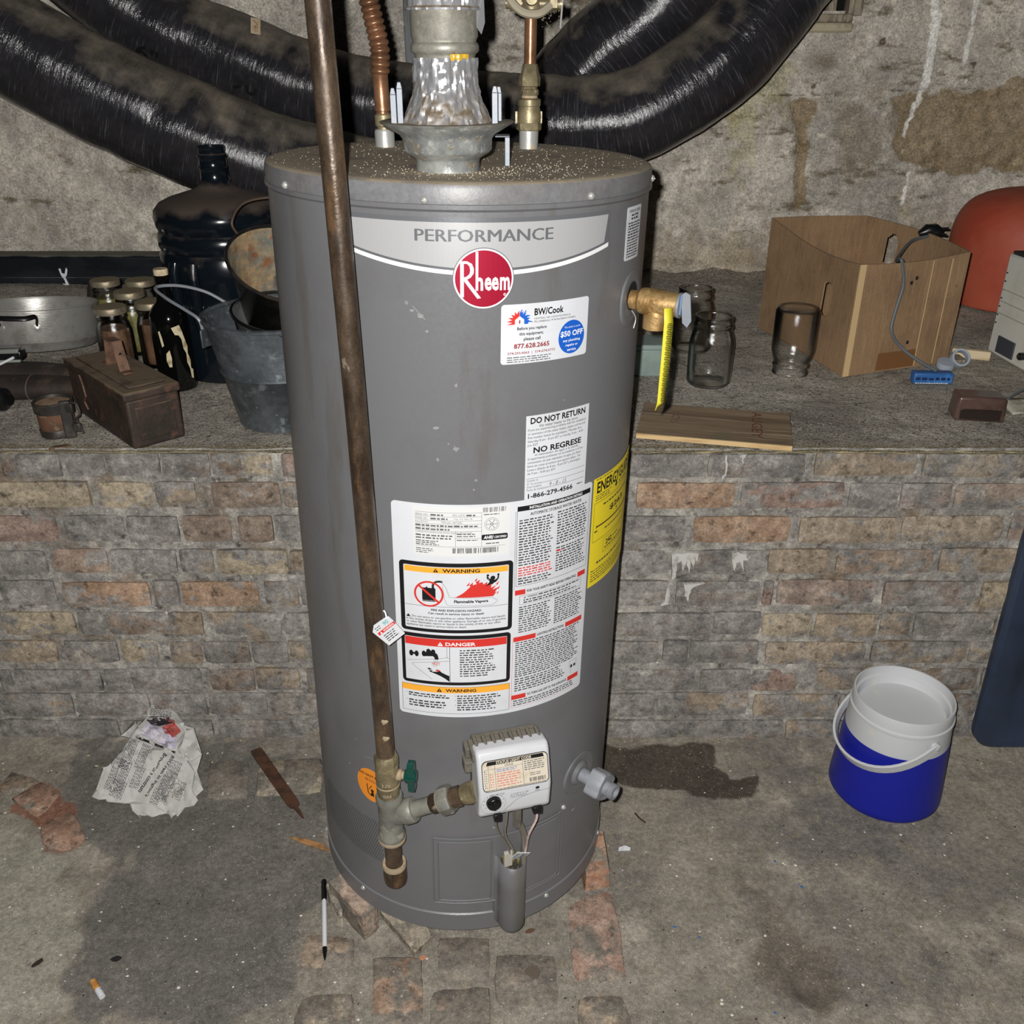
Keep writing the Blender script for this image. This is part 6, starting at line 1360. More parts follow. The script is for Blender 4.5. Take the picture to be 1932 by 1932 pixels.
# red can and black clip lamp at the left edge
o = thing('spray_can', 'black and red spray can lying at the left edge', 'can', (-1.118, 1.846, G_ + .026), (0, R_(90), R_(-12)))
MB().lathe([(.020, -.10), (.025, -.094), (.026, -.09), (.026, .030)], 32).build('can_body', mat('can_red', srgb(176, 26, 28), rough=.35), o)
MB().lathe([(.0262, .030), (.0262, .050), (.024, .060), (.012, .066), (.012, .074)], 32, cap=(False, True)).build('can_cap', m_blk, o)
MB().lathe([(.0262, .0255), (.0264, .0258), (.0264, .0285), (.0262, .029)], 32, cap=(False, False)).build('can_band', RED, o)
pr = Print(lambda u, v, L: (.0263 * math.cos(PI + v / .0263), .0263 * math.sin(PI + v / .0263), u)); 
for i in range(4): pr.rect(K, .0 + i * .006, .003 + i * .006, -.03, .03)
pr.build('print', o)
o = thing('clip_lamp', 'black clip lamp with white cord in front of the pot', 'lamp', at(18, 668, Y=2.00))
M_ = Matrix.Rotation(R_(6), 4, 'Z')
MB().box((0, 0, 0), (.062, .03, .022), M_).build('lamp_case', m_blk, o, bevel=.005); MB().box((-.004, -.012, .010), (.060, .012, .010), M_).build('lamp_glass', mat('dull_glass', srgb(120, 124, 116), rough=.15), o, bevel=.003); MB().box((-.004, -.012, -.012), (.060, .012, .006), M_).build('lamp_trim', mat('pale_trim', srgb(130, 134, 124), rough=.4), o, bevel=.002)
tube_o('white_cord', [(.018, -.018, -.002), (0, -.022, -.010), (-.03, -.026, -.022), (-.07, -.028, -.034)], .003, W, o)
# a prop keeps the lamp off the boots' back: it leans on the pot
# black plastic trough along the back wall with a white scrap
o = thing('plastic_trough', 'long black plastic trough lying against the back wall at left', 'trough', (-1.55, 3.00, G_ + .004))
m_tr = mat('black_trough', srgb(20, 23, 27), rough=.3, layers=[(srgb(40, 44, 48), 6, .5, .7, (.4, 1, 1)), (srgb(70, 74, 76), 14, .66, .76)], dust=(srgb(104, 100, 90), .6, .95, 10), bump=.0008, bscale=14)
MB().box((-.10, .0, .046), (1.62, .088, .092)).build('trough_body', m_tr, o, bevel=.010, seg=3)
MB().box((-.10, -.046, .020), (1.62, .006, .012)).build('trough_rib', m_tr, o, bevel=.002)
o = thing('white_scrap', 'torn white plastic scrap hanging on the black trough', 'scrap', at(120, 515, Y=2.945))
pr = MB(); q = lambda pts: [(lambda p: tuple(p - at(120, 515, Y=2.945)))(at(120 + x, 515 + y, Y=2.945)) for x, y in pts]
for P in ([(-10, -8), (-6, -8), (-4, 0), (2, 2), (4, -10), (7, -6), (6, 4), (3, 9), (-3, 8), (-6, 2)], [(-2, 8), (3, 8), (6, 14), (10, 22), (4, 25), (-2, 20), (4, 21), (2, 14)]):
    V_ = q(P); n = len(V_); tri = tessellate_polygon([[Vector((a, c_, 0)) for a, b, c_ in V_]]); pr.add(V_ + [(a, b + .002, c_) for a, b, c_ in V_], [tuple(t) for t in tri] + [tuple(i + n for i in reversed(t)) for t in tri] + [(i, (i + 1) % n, n + (i + 1) % n, n + i) for i in range(n)])
pr.build('scrap', W, o, smooth=0)

# ================================================================ ON THE LEDGE, RIGHT
big_jar = MB().lathe(jar_shell(.0495, .157, .041, .0030), 48, cap=(True, False)).mesh('jar', m_glass, 50)
for x, y, up, lb in ((.443, 2.005, True, 'upright empty glass jar nearest the ledge edge, in front of the other upright jar'), (.450, 2.268, True, 'upright empty glass jar furthest back beside the relief valve'), (.650, 2.085, False, 'empty glass jar standing upside down next to the cardboard box')):
    t = thing('glass_jar', lb, 'jar', (x, y, G_ + .002), group='empty glass jars')
    j_ = link('jar_glass', big_jar, t)
    if not up: j_.rotation_euler = (PI, 0, 0); j_.location = (0, 0, .157)
o = thing('green_box', 'pale green translucent plastic box behind the heater, left of the jars', 'box', (.300, 2.10, G_))
m_pg = mat('pale_green_plastic', srgb(134, 150, 142), rough=.35, layers=[(srgb(118, 132, 126), 9, .5, .66)])
MB().box((0, 0, .032), (.115, .085, .064)).build('box_body', m_pg, o, bevel=.004); MB().box((0, 0, .070), (.120, .090, .012)).build('box_lid', m_pg, o, bevel=.003)
# weathered board with red stencil
P = [at(x, y, Z=ZL + .012) for x, y in ((1200, 818), (1497, 845), (1492, 782), (1213, 762))]
c = sum(P, Vector()) / 4; dx = ((P[1] - P[0]) + (P[2] - P[3])).normalized(); a = math.atan2(dx.y, dx.x)
o = thing('wooden_board', 'weathered wooden board with red stencilled letters lying on the ledge', 'board', (c.x, c.y, ZL + .003), (0, 0, a))
bl_, bw_ = (P[1] - P[0]).length, ((P[3] - P[0]).length + (P[2] - P[1]).length) / 2
m_bw = mat('weathered_pine', srgb(146, 126, 102), rough=.8, layers=[(srgb(112, 94, 74), 7, .42, .60, (.35, 5, 5)), (srgb(168, 148, 122), 14, .56, .68, (.3, 5, 5)), (srgb(110, 104, 78), 3, .58, .68)], bump=.0007, bscale=26, bstretch=(.3, 6, 6))
m_end = mat('fresh_pine_edge', srgb(206, 176, 128), rough=.75, layers=[(srgb(178, 146, 100), 20, .5, .64, (.4, 4, 4))])
MB().box((0, 0, .0065), (bl_, bw_, .011)).build('plank', m_bw, o, bevel=.0012)
MB().box((0, -bw_ / 2 - .0006, .0062), (bl_ - .003, .0016, .0095)).build('sawn_edge', m_end, o)
m_sten = mat('red_stencil', srgb(104, 42, 34), rough=.85, layers=[(srgb(120, 84, 66), 120, .5, .58)]); m_sten2 = mat('faint_stencil', srgb(104, 72, 58), rough=.85, layers=[(srgb(122, 102, 80), 90, .42, .54)])
def sten(m_, t, cx, hgt, y0, y1, prnt):
    pr_ = Print(lambda u, v, L: (cx + v, -u, .0123)); pr_.text(m_, t, -y1, -y0, -hgt / 2, hgt / 2, .0); pr_.build('stencil', prnt)
sten(m_sten, 'AUGEY', .082, .021, -.062, .078, o); sten(m_sten2, 'LOS', -.078, .016, -.020, .048, o)
# cardboard box, open top, panels bowed
m_card = mat('brown_cardboard', srgb(142, 114, 84), rough=.85, layers=[(srgb(126, 100, 74), 8, .45, .62), (srgb(156, 128, 96), 60, .54, .68, (8, 8, .2)), (srgb(110, 80, 52), 22, .68, .74)], bump=.0004, bscale=60, bstretch=(8, 8, .3))
m_cardl = mat('pale_card_edge', srgb(196, 168, 124), rough=.85)
F_, R2, B_, L_ = Vector((.762, 2.052, 0)), Vector((1.050, 2.163, 0)), Vector((.955, 2.585, 0)), Vector((.668, 2.470, 0))
o = thing('cardboard_box', 'open brown cardboard box with hand holes on the ledge', 'box', ((F_ + B_) / 2 + Vector((0, 0, G_ + .002))))
HT = {'F': .256, 'R': .262, 'B': .275, 'L': .288}; c0 = (F_ + B_) / 2
def panel(a, b, ha, hb, hole=None, bow=0.0, name='side_panel', dip=0.0):
    """one side of the box from corner a to b, with an optional slot hand hole (fraction along, z, half width, half height)"""
    n, m_ = (66, 50) if hole else (22, 12); d = (b - a); Ln = d.length; out = Vector((d.y, -d.x, 0)).normalized()
    if out.dot((a + b) / 2 - c0) < 0: out = -out
    th = .004; P_, idx, mbp = {}, {}, MB()
    def pt(i, j, k_):
        t, s_ = i / n, j / m_; h = ha + (hb - ha) * t - dip * math.sin(PI * t)
        return a - c0 + d * t + out * (bow * math.sin(PI * t) * (.3 + .7 * s_) - th * k_) + Vector((0, 0, h * s_))
    for k_ in (0, 1):
        for i in range(n + 1):
            for j in range(m_ + 1): idx[i, j, k_] = len(mbp.v); mbp.v.append(tuple(pt(i, j, k_)))
    cut = set()
    if hole:
        for i in range(n):
            for j in range(m_):
                u_, v_ = ((i + .5) / n - hole[0]) * Ln, ((j + .5) / m_ - hole[1]) * ha; rr_ = hole[2] * Ln; vv_ = max(0, abs(v_) - hole[3] * ha + rr_)
                if u_ * u_ + vv_ * vv_ < rr_ * rr_: cut.add((i, j))
    for i in range(n):
        for j in range(m_):
            if (i, j) in cut: continue
            for k_ in (0, 1):
                f = (idx[i, j, k_], idx[i + 1, j, k_], idx[i + 1, j + 1, k_], idx[i, j + 1, k_]); mbp.f.append(f if k_ == 0 else tuple(reversed(f))); mbp.m.append(0)
            for (i2, j2), (e0, e1) in (((i - 1, j), ((i, j), (i, j + 1))), ((i + 1, j), ((i + 1, j), (i + 1, j + 1))), ((i, j - 1), ((i, j), (i + 1, j))), ((i, j + 1), ((i, j + 1), (i + 1, j + 1)))):
                if not (0 <= i2 < n and 0 <= j2 < m_) or (i2, j2) in cut:
                    mbp.f.append((idx[e0[0], e0[1], 0], idx[e1[0], e1[1], 0], idx[e1[0], e1[1], 1], idx[e0[0], e0[1], 1])); mbp.m.append(0)
    return mbp.build(name, m_card, o, smooth=30)
panel(F_, R2, HT['F'], HT['R'], None, .0, dip=.008)
panel(L_, F_, HT['L'], HT['F'], (.70, .60, .056, .16), -.012, dip=.022)
panel(B_, L_, HT['B'], HT['L'], None, .012)
panel(R2, B_, HT['R'], HT['B'], (.75, .74, .050, .16), .03)
MB().add([tuple(p - c0 + Vector((0, 0, .002))) for p in (F_, R2, B_, L_)], [(0, 1, 2, 3)]).build('box_floor', m_card, o)
def stripe(a, b, ta, tb, za, zb, mt, off=.0006, nm='tape'):
    d = b - a; out = Vector((d.y, -d.x, 0)).normalized()
    if out.dot((a + b) / 2 - c0) < 0: out = -out
    V_ = [a - c0 + d * t + out * off + Vector((0, 0, z)) for t, z in ((ta, za), (tb, za), (tb, zb), (ta, zb))]
    s_ = MB().add([tuple(p) for p in V_], [(0, 1, 2, 3)]).build(nm, mt, o, smooth=0); m2 = s_.modifiers.new('t', 'SOLIDIFY'); m2.thickness = .0004; return s_
stripe(F_, R2, .0, .055, .0, .255, m_cardl)  # the card's own paler corner edge, added as a thin strip
for t in (.84, .66): stripe(F_, R2, t, t + .008, .004, .250, m_cardl, nm='crease')
stripe(F_, R2, .30, .66, .004, .045, mat('brown_tape', srgb(118, 82, 50), rough=.4), nm='tape')
for t, za, zb in ((.55, .06, .09), (.48, .20, .215), (.52, .21, .225)): stripe(F_, R2, t, t + .022, za, za + .008, m_hole, .0008, nm='stain')
mottle(m_card, (40, .84, 1.14, (3, 3, .4)), (260, .86, 1.14))
# hanging grey cable with black plug over the box rim
o2 = thing('power_cable', 'grey cable with black plug draped over the cardboard box', 'cable', at(1700, 490, Y=2.10))
m_cab = mat('grey_cable', srgb(88, 92, 94), rough=.5)
pth = [at(1752, 445, Y=2.36), at(1720, 455, Y=2.33), at(1698, 480, Y=2.24), at(1692, 492, Y=2.14), at(1700, 489, Y=2.098), at(1703, 505, Y=2.094), at(1704, 540, Y=2.092), at(1690, 585, Y=2.085), at(1682, 625, Y=2.075), at(1700, 655, Y=2.07), at(1735, 682, Y=2.045), at(1768, 700, Z=ZL + .030)]
MB().tube(spline(pth, 8), .0040, 10).build('cable_sheath', m_cab, o2, world=True)
pp = at(1757, 438, Y=2.375); mb = MB(); mb.tube([pp + Vector((-.03, 0, -.004)), pp + Vector((-.012, 0, .004)), pp + Vector((.008, .0, .004)), pp + Vector((.022, 0, .0))], [.006, .016, .017, .012], 14)
mb.tube([pp + Vector((.015, 0, .008)), pp + Vector((.040, -.004, .010))], .003, 8); mb.tube([pp + Vector((.015, 0, -.004)), pp + Vector((.038, -.004, -.006))], .003, 8); mb.build('plug', m_blk, o2, world=True)
# orange tank
o = thing('orange_tank', 'round orange-red tank behind the cardboard box at the right edge', 'tank', (1.505, 2.76, G_))
m_or = mat('orange_paint', srgb(160, 76, 54), rough=.62, layers=[(srgb(150, 60, 40), 5, .45, .62), (srgb(120, 50, 38), 14, .66, .74)], bump=.0006, bscale=30)
MB().lathe([(p.x, p.y) for p in spline([(.16, 0, 0), (.195, .006, 0), (.205, .02, 0), (.213, .10, 0), (.215, .18, 0), (.207, .235, 0), (.185, .275, 0), (.150, .300, 0), (.10, .316, 0), (.05, .322, 0), (.0001, .323, 0)], 5)], 96).build('tank_shell', m_or, o, smooth=50)
MB().lathe([(.03, .318), (.03, .345), (.0001, .346)], 24).build('tank_cap', m_tind, o)
# beige electric appliance
o = thing('beige_appliance', 'beige metal appliance with dark grille panel at the right edge', 'appliance', (1.185, 2.25, G_), (0, 0, R_(-86)))
m_be = mat('beige_metal', srgb(196, 194, 184), rough=.5, layers=[(srgb(180, 176, 162), 6, .5, .66)])
MB().box((.13, .10, .124), (.26, .20, .240)).build('case', m_be, o, bevel=.006, seg=3)
MB().box((.13, .10, .247), (.245, .19, .008)).build('top_tray', m_dark, o)
MB().box((.075, -.001, .035), (.072, .005, .040)).build('grille_panel', mat('slate_panel', srgb(62, 64, 70), rough=.5), o, bevel=.001)
for i in range(3): MB().box((.13, -.0015, .105 + i * .028), (.24, .003, .002)).build('case_seam', mat('beige_seam', srgb(168, 164, 150), rough=.6), o)  # slightly darker beige strips across the case
mb = MB()
for i in range(7): mb.box((.012, -.001, .08 + i * .020), (.003, .003, .003))
mb.build('vent_holes', m_hole, o)
MB().lathe([(.009, 0), (.009, .010), (.006, .013)], 16, M=Matrix.Translation((.150, 0, .036)) @ Matrix.Rotation(PI / 2, 4, 'X')).build('control_knob', m_blk, o)
# small things in front of it
o = thing('blue_package', 'small blue printed package lying in front of the cardboard box', 'package', at(1760, 727, Z=ZL) + Vector((0, .014, .002)), (0, 0, R_(-3)))
MB().box((0, 0, .013), (.088, .028, .026)).build('package', mat('blue_card', srgb(44, 92, 150), rough=.45, layers=[(srgb(60, 110, 168), 30, .5, .62)]), o, bevel=.004)
pr = Print(lambda u, v, L: (u, -.0143, .013 + v)); pr.fine(mat('print_navy', srgb(16, 36, 80), rough=.5), -.040, .036, -.004, .004, 1, .8, 0, 0, 5, (.006, .012)); pr.fine(WP, -.040, .040, -.0115, -.0085, 1, .5, .1, 0, 6, (.002, .006)); pr.build('print', o)
o = thing('tape_roll', 'pair of grey plastic rings lying behind the blue package', 'tape roll', at(1806, 700, Z=ZL) + Vector((0, .02, .001)))
m_rg = mat('grey_plastic_ring', srgb(150, 158, 168), rough=.4)
rp = [(.0165, 0), (.0215, .0), (.022, .008), (.0215, .016), (.0165, .016), (.016, .008), (.0165, 0)]
MB().lathe(rp, 36, cap=(False, False), M=Matrix.Translation((.012, .012, .018)) @ Matrix.Rotation(R_(58), 4, 'X')).build('ring', m_rg, o); MB().lathe([(.020, 0), (.021, .004), (.020, .014), (.0001, .015)], 32, M=Matrix.Translation((-.022, 0, .003)) @ Matrix.Rotation(R_(14), 4, 'X')).build('disc', m_rg, o)
o = thing('wood_strip', 'short pale strip of wood with grey board behind the plastic rings', 'wood', at(1845, 684, Z=ZL) + Vector((0, .02, .002)), (0, 0, R_(-24)))
MB().box((-.01, 0, .012), (.086, .016, .022)).build('strip', mat('pale_pine', srgb(196, 178, 146), rough=.8, layers=[(srgb(172, 152, 118), 20, .5, .62, (.3, 4, 4))]), o, bevel=.002); MB().box((-.066, -.012, .006), (.06, .05, .008), Matrix.Rotation(R_(24), 4, 'Z')).build('grey_board', m_oldwood, o, bevel=.001)
P = [at(x, y, Z=ZL) for x, y in ((1803, 796), (1900, 802))]; a = math.atan2(P[1].y - P[0].y, P[1].x - P[0].x)
o = thing('amber_container', 'dusty brown translucent container near the right ledge edge', 'container', (P[0] + P[1]) / 2 + Vector((0, .03, .002)), (0, 0, a))
m_am = mat('brown_translucent', srgb(86, 66, 60), rough=.25, layers=[(srgb(64, 48, 42), 10, .45, .6), (srgb(122, 96, 84), 26, .60, .7)], coat=.3)
MB().box((0, 0, .026), (.098, .058, .052), taper=.94).build('container', m_am, o, bevel=.006, seg=3); MB().box((-.0, -.0285, .015), (.078, .003, .022), Matrix.Rotation(R_(-2), 4, 'X')).build('dark_window', mat('dark_brown_panel', srgb(40, 32, 28), rough=.2), o, bevel=.001)
tube_o('thin_wire', [at(1902, 752, Y=1.80), at(1925, 738, Y=1.82), at(1960, 726, Y=1.84)], .0022, m_cab, o, local=False)
o = thing('paper_slip', 'crumpled pale paper slip at the far right of the ledge', 'paper', at(1925, 775, Z=ZL + .004))
mb = MB(); n = 6
for j in range(n + 1):
    for i in range(n + 1): mb.v.append((-.03 + .09 * i / n, -.03 + .07 * j / n, .003 + .006 * abs(nz(i * .7, j * .7, 4)) + .01 * (j / n) ** 2))
mb.f = [(j * (n + 1) + i, j * (n + 1) + i + 1, (j + 1) * (n + 1) + i + 1, (j + 1) * (n + 1) + i) for j in range(n) for i in range(n)]; mb.m = [0] * len(mb.f)
s_ = mb.build('slip', mat('grubby_paper', srgb(176, 172, 156), rough=.9, layers=[(srgb(140, 132, 110), 40, .5, .64)]), o, fix=False); so = s_.modifiers.new('t', 'SOLIDIFY'); so.thickness = .0006

# ================================================================ ON THE FLOOR
def floor_z(x, y): return floor_fn(x, y)[0][2]
# bricks and blocks the heater stands on
def block(name, label, top, zt, col, cement, shrink=1.04, z0=-.004, group=None, cat='brick'):
    P = [at(x, y, Z=zt) for x, y in top]; c = sum(P, Vector()) / len(P)
    o = thing(name, label, cat, (c.x, c.y, z0), group=group)
    g_ = random.Random(int(abs(c.x) * 1e4)); ring = []
    for i, p in enumerate(P):
        for t in (0, .33, .66): ring.append(p.lerp(P[(i + 1) % len(P)], t) - c)
    n = len(ring); J = lambda s: Vector((g_.uniform(-s, s), g_.uniform(-s, s), g_.uniform(-s, s)))
    vs = [Vector((p.x * shrink, p.y * shrink, 0)) + J(.001) for p in ring] + [Vector((p.x * shrink, p.y * shrink, (zt - z0) * .9)) + J(.0012) for p in ring] + [Vector((p.x * .97, p.y * .97, zt - z0)) + J(.0008) for p in ring] + [Vector((0, 0, zt - z0))]
    mb = MB().add(vs, [(i, (i + 1) % n, n + (i + 1) % n, n + i) for i in range(n)] + [(n + i, n + (i + 1) % n, 2 * n + (i + 1) % n, 2 * n + i) for i in range(n)] + [(2 * n + i, 2 * n + (i + 1) % n, 3 * n) for i in range(n)])
    b_ = mb.build('brick_body', m_paver, o, smooth=38); b_.color = (*srgb(*col), cement); return o
block('brick', 'orange-brown brick under the right side of the heater', [(1106, 1648), (1150, 1638), (1138, 1566), (1085, 1576)], .048, (150, 108, 82), .45, group='bricks under the heater')
block('brick', 'broken pinkish brick wedged under the left front of the heater', [(620, 1664), (643, 1646), (712, 1706), (706, 1714), (684, 1733)], .056, (156, 134, 118), .62, 1.0, group='bricks under the heater')
block('brick_chunk', 'pale broken chunk leaning on the brick at the left front of the heater', [(616, 1668), (622, 1666), (646, 1716), (640, 1722), (622, 1694)], .034, (186, 178, 160), .55)
block('stone_block', 'thin sandy block lying under the front left edge of the heater', [(716, 1716), (745, 1718), (806, 1748), (815, 1764), (782, 1794)], .016, (142, 134, 118), .45, 1.02, cat='block')
# blue cooler jug
o = thing('drink_cooler', 'blue and white drink cooler jug with swing handle, open at the top', 'cooler', (.776, 1.475, .001))
m_cb = mat('cooler_blue', srgb(22, 30, 140), rough=.42, bump=.0002, bscale=300)
m_cw = mat('cooler_white', srgb(188, 190, 191), rough=.45, layers=[(srgb(196, 194, 186), 20, .6, .7)])
MB().lathe([(.085, 0), (.104, .002), (.110, .010), (.110, .02), (.1005, .158), (.098, .160)], 72).build('cooler_body', m_cb, o, smooth=40)
MB().lathe([(.0995, .157), (.0998, .162), (.0965, .205), (.0985, .207), (.0985, .213), (.0955, .215), (.0955, .240), (.0945, .242), (.0915, .242), (.0905, .225), (.086, .222), (.083, .205), (.0001, .203)], 72, cap=(False, False)).build('cooler_top', m_cw, o, smooth=40)
d = Vector((.34, -.94, 0)).normalized(); sd = Vector((-.94, -.34, 0)).normalized(); m_ = (sd * .86 + Vector((0, 0, -.50))).normalized()
hp = [d * .104 * math.cos(t) + m_ * (.134 * math.sin(t) ** .8) + Vector((0, 0, .188)) for t in np.linspace(0, PI, 25)]
mb = MB(); T_v = []
for i, p in enumerate(hp):
    tv = (hp[min(i + 1, 24)] - hp[max(i - 1, 0)]).normalized(); nrm = d.cross(m_).normalized(); w_ = .0100; wid = nrm * w_; thk = tv.cross(nrm).normalized() * .0028
    mb.v += [tuple(p + wid + thk), tuple(p - wid + thk), tuple(p - wid - thk), tuple(p + wid - thk)]
for i in range(24):
    for k_ in range(4): mb.f.append((i * 4 + k_, i * 4 + (k_ + 1) % 4, i * 4 + 4 + (k_ + 1) % 4, i * 4 + 4 + k_)); mb.m.append(0)
mb.f += [(0, 1, 2, 3), (96, 97, 98, 99)]; mb.m += [0, 0]
mb.build('swing_handle', m_cw, o, bevel=.0012)
for s_ in (1, -1): MB().lathe([(.009, -.008), (.009, .004), (.006, .006)], 16, M=along(d * s_ * .101 + Vector((0, 0, .188)), d * s_)).build('handle_pivot', m_cw, o)
# dark blue plastic sheet at the right edge
o = thing('plastic_sheet', 'dark blue plastic sheet leaning on the brick wall at the right edge', 'sheet', (1.25, 1.592, .004), (R_(-1.6), 0, 0))
m_nv = mat('navy_plastic', srgb(44, 54, 72), rough=.5, layers=[(srgb(36, 44, 58), 6, .45, .62)])
out = rrect(-.24, .24, 0, .66, .05, 8); inn = rrect(-.185, .185, .045, .615, .05, 8); n = len(out)
vs = [(x, .016, z) for x, z in out] + [(x, .002, z) for x, z in out] + [(x * .965, -.008, .33 + (z - .33) * .975) for x, z in out] + [(x, -.008, z) for x, z in inn] + [(x * .96, -.002, .33 + (z - .33) * .975) for x, z in inn]
fs = [tuple(reversed(range(n)))] + [(k_ * n + i, k_ * n + (i + 1) % n, (k_ + 1) * n + (i + 1) % n, (k_ + 1) * n + i) for k_ in range(4) for i in range(n)] + [tuple(4 * n + i for i in range(n))]
MB().add(vs, fs).build('panel_shell', m_nv, o, smooth=40)
# crumpled newspaper against the wall
def ramp_pt(px, py, lift=0.0):
    """a crumpled bundle: its upper side climbs from the floor up the foot of the wall"""
    v = 966 - py; dv_ = Vector((px - 966, FPX * CP + v * SP, -FPX * SP + v * CP)) / FPX
    t = 1.0
    for _ in range(14):
        p = Vector((0, 0, CAMZ)) + dv_ * t; s_ = max(0, min(1, (p.y - 1.385) / .20)); zt = .008 + .085 * s_ + .026 * math.sin(PI * s_) + lift + .010 * nz(p.x * 26, p.y * 26, 3, 3) + .006 * abs(nz(p.x * 60 + p.y * 40, p.y * 20, 9, 2))
        t += (zt - p.z) / dv_.z * .8
    return Vector((0, 0, CAMZ)) + dv_ * t
from mathutils.geometry import delaunay_2d_cdt
news = thing('newspaper', 'crumpled newspaper page with a colour picture against the brick wall', 'newspaper', at(280, 1470, Z=0))
Mi = MW[news].inverted()
m_news = mat('newsprint', srgb(184, 182, 178), rough=.85, layers=[(srgb(176, 173, 166), 14, .5, .66)])
def sheet(name, px, lift, material, st=5.0):
    xs = [p[0] for p in px]; ys = [p[1] for p in px]; pts = [Vector(p) for p in px]; n = len(pts); edges = [(i, (i + 1) % n) for i in range(n)]
    g_ = random.Random(2); y = min(ys)
    while y < max(ys):
        x = min(xs)
        while x < max(xs):
            q_ = (x + g_.uniform(-1.5, 1.5), y + g_.uniform(-1.5, 1.5))
            if in_poly(*q_, px) and pdist(*q_, px) > 2: pts.append(Vector(q_))
            x += st
        y += st
    v2, _, f2, *_r = delaunay_2d_cdt(pts, edges, [tuple(range(n))], 1, 1e-4)
    mb = MB(); mb.add([tuple(Mi @ ramp_pt(p.x, p.y, lift)) for p in v2], [tuple(f) for f in f2])
    ob = mb.build(name, material, news, smooth=25); s_ = ob.modifiers.new('t', 'SOLIDIFY'); s_.thickness = .0006; s_.offset = -1; return ob
sheet('under_page', [(227, 1389), (255, 1358), (262, 1368), (254, 1420), (240, 1500), (250, 1530), (285, 1558), (300, 1545), (318, 1548), (332, 1545), (352, 1520), (384, 1490), (372, 1455), (381, 1424), (366, 1373), (349, 1368), (300, 1380), (250, 1392)], -.012, m_news)
sheet('page_corner', [(277, 1328), (316, 1331), (334, 1346), (348, 1364), (352, 1384), (330, 1390), (300, 1362), (277, 1352)], -.006, m_news)
page = sheet('page', [(245, 1391), (226, 1418), (208, 1440), (194, 1448), (181, 1490), (171, 1504), (188, 1509), (200, 1508), (202, 1513), (235, 1516), (281, 1518), (313, 1532), (328, 1539), (347, 1524), (366, 1520), (374, 1510), (363, 1490), (368, 1456), (354, 1434), (335, 1415), (350, 1384), (339, 1367), (312, 1352), (277, 1351), (260, 1369)], .0, m_news)
sheet('torn_edge', [(350, 1377), (366, 1374), (381, 1424), (360, 1436), (346, 1434), (338, 1415)], .004, m_news)
pr = Print(lambda u, v, L: tuple(Mi @ (ramp_pt(u, -v, .0008 + .0004 * L))))
NK = mat('news_ink', srgb(70, 68, 70), rough=.9); NR = mat('news_red', srgb(178, 92, 86), rough=.85, layers=[(srgb(160, 60, 56), 90, .5, .62)]); NL = mat('news_lilac', srgb(176, 170, 190), rough=.85, layers=[(srgb(206, 200, 206), 70, .45, .6)]); NB = mat('news_black', srgb(40, 38, 40), rough=.85, layers=[(srgb(90, 86, 88), 80, .52, .62)])
def npoly(m_, px, L=0):
    g_ = MB(); pts = [Vector((x, -y)) for x, y in px]; n = len(pts); ins = []
    xs = [p.x for p in pts]; ys = [p.y for p in pts]; y = min(ys)
    P_ = [(p.x, p.y) for p in pts]
    while y < max(ys):
        x = min(xs)
        while x < max(xs):
            if in_poly(x, y, P_) and pdist(x, y, P_) > 1.5: ins.append(Vector((x, y)))
            x += 4.5
        y += 4.5
    v2, _, f2, *_r = delaunay_2d_cdt(pts + ins, [(i, (i + 1) % n) for i in range(n)], [tuple(range(n))], 1, 1e-4)
    pr.small.append(([(p.x, p.y) for p in v2], [tuple(f) for f in f2], pr.mi(m_), L))
npoly(NL, [(262, 1382), (278, 1364), (300, 1366), (335, 1392), (334, 1412), (322, 1412), (290, 1398)], 0)
npoly(NB, [(276, 1358), (300, 1352), (318, 1353), (326, 1364), (300, 1370), (284, 1366)], 1); npoly(NR, [(308, 1354), (328, 1358), (342, 1380), (326, 1392), (312, 1384), (306, 1372), (318, 1364)], 2)
npoly(NB, [(257, 1389), (263, 1390), (332, 1418), (330, 1422), (295, 1408), (258, 1393)], 1)
pr_big = Print(None)
def rot_fine(m_, ox, oy, ang_, w, h, n, seed):
    """lines of newsprint: oriented block of word dashes in photo-measured page coordinates"""
    g_ = random.Random(seed); ca, sa = math.cos(ang_), math.sin(ang_); p = h / n; pts, fs = [], []
    for k_ in range(n):
        u = 0.0
        while u < w:
            wd_ = min(g_.uniform(2.5, 7), w - u); o_ = len(pts)
            for a_, b_ in ((u, k_ * p), (u + wd_, k_ * p), (u + wd_, k_ * p + p * .42), (u, k_ * p + p * .42)): pts.append((ox + a_ * ca - b_ * sa, -(oy + a_ * sa + b_ * ca)))
            fs.append((o_, o_ + 1, o_ + 2, o_ + 3)); u += wd_ + 1.6
    pr.small.append((pts, fs, pr.mi(m_), 0))
A_ = R_(112)
for i, (ox, oy, w, n) in enumerate(((262, 1398, 60, 7), (285, 1408, 48, 6), (250, 1440, 62, 8), (274, 1450, 44, 6), (232, 1432, 66, 5), (240, 1478, 34, 9), (344, 1440, 70, 8), (330, 1468, 52, 8), (352, 1478, 36, 6), (308, 1490, 34, 6))):
    rot_fine(NK, ox, oy, A_, w, n * 2.9, n, 40 + i)
rot_fine(NK, 285, 1332, R_(8), 40, 18, 6, 60)
def rot_text(t, ox, oy, ang_, w, h):
    vs_, fs_ = glyphs(t, .02); xs = [p[0] for p in vs_]; ys = [p[1] for p in vs_]; ax_, ay_ = min(xs), min(ys); sx, sy = w / (max(xs) - ax_), h / (max(ys) - ay_); ca, sa = math.cos(ang_), math.sin(ang_)
    pr.small.append(([(ox + (x - ax_) * sx * ca + (y - ay_) * sy * sa, -(oy + (x - ax_) * sx * sa - (y - ay_) * sy * ca)) for x, y in vs_], fs_, pr.mi(K), 1))
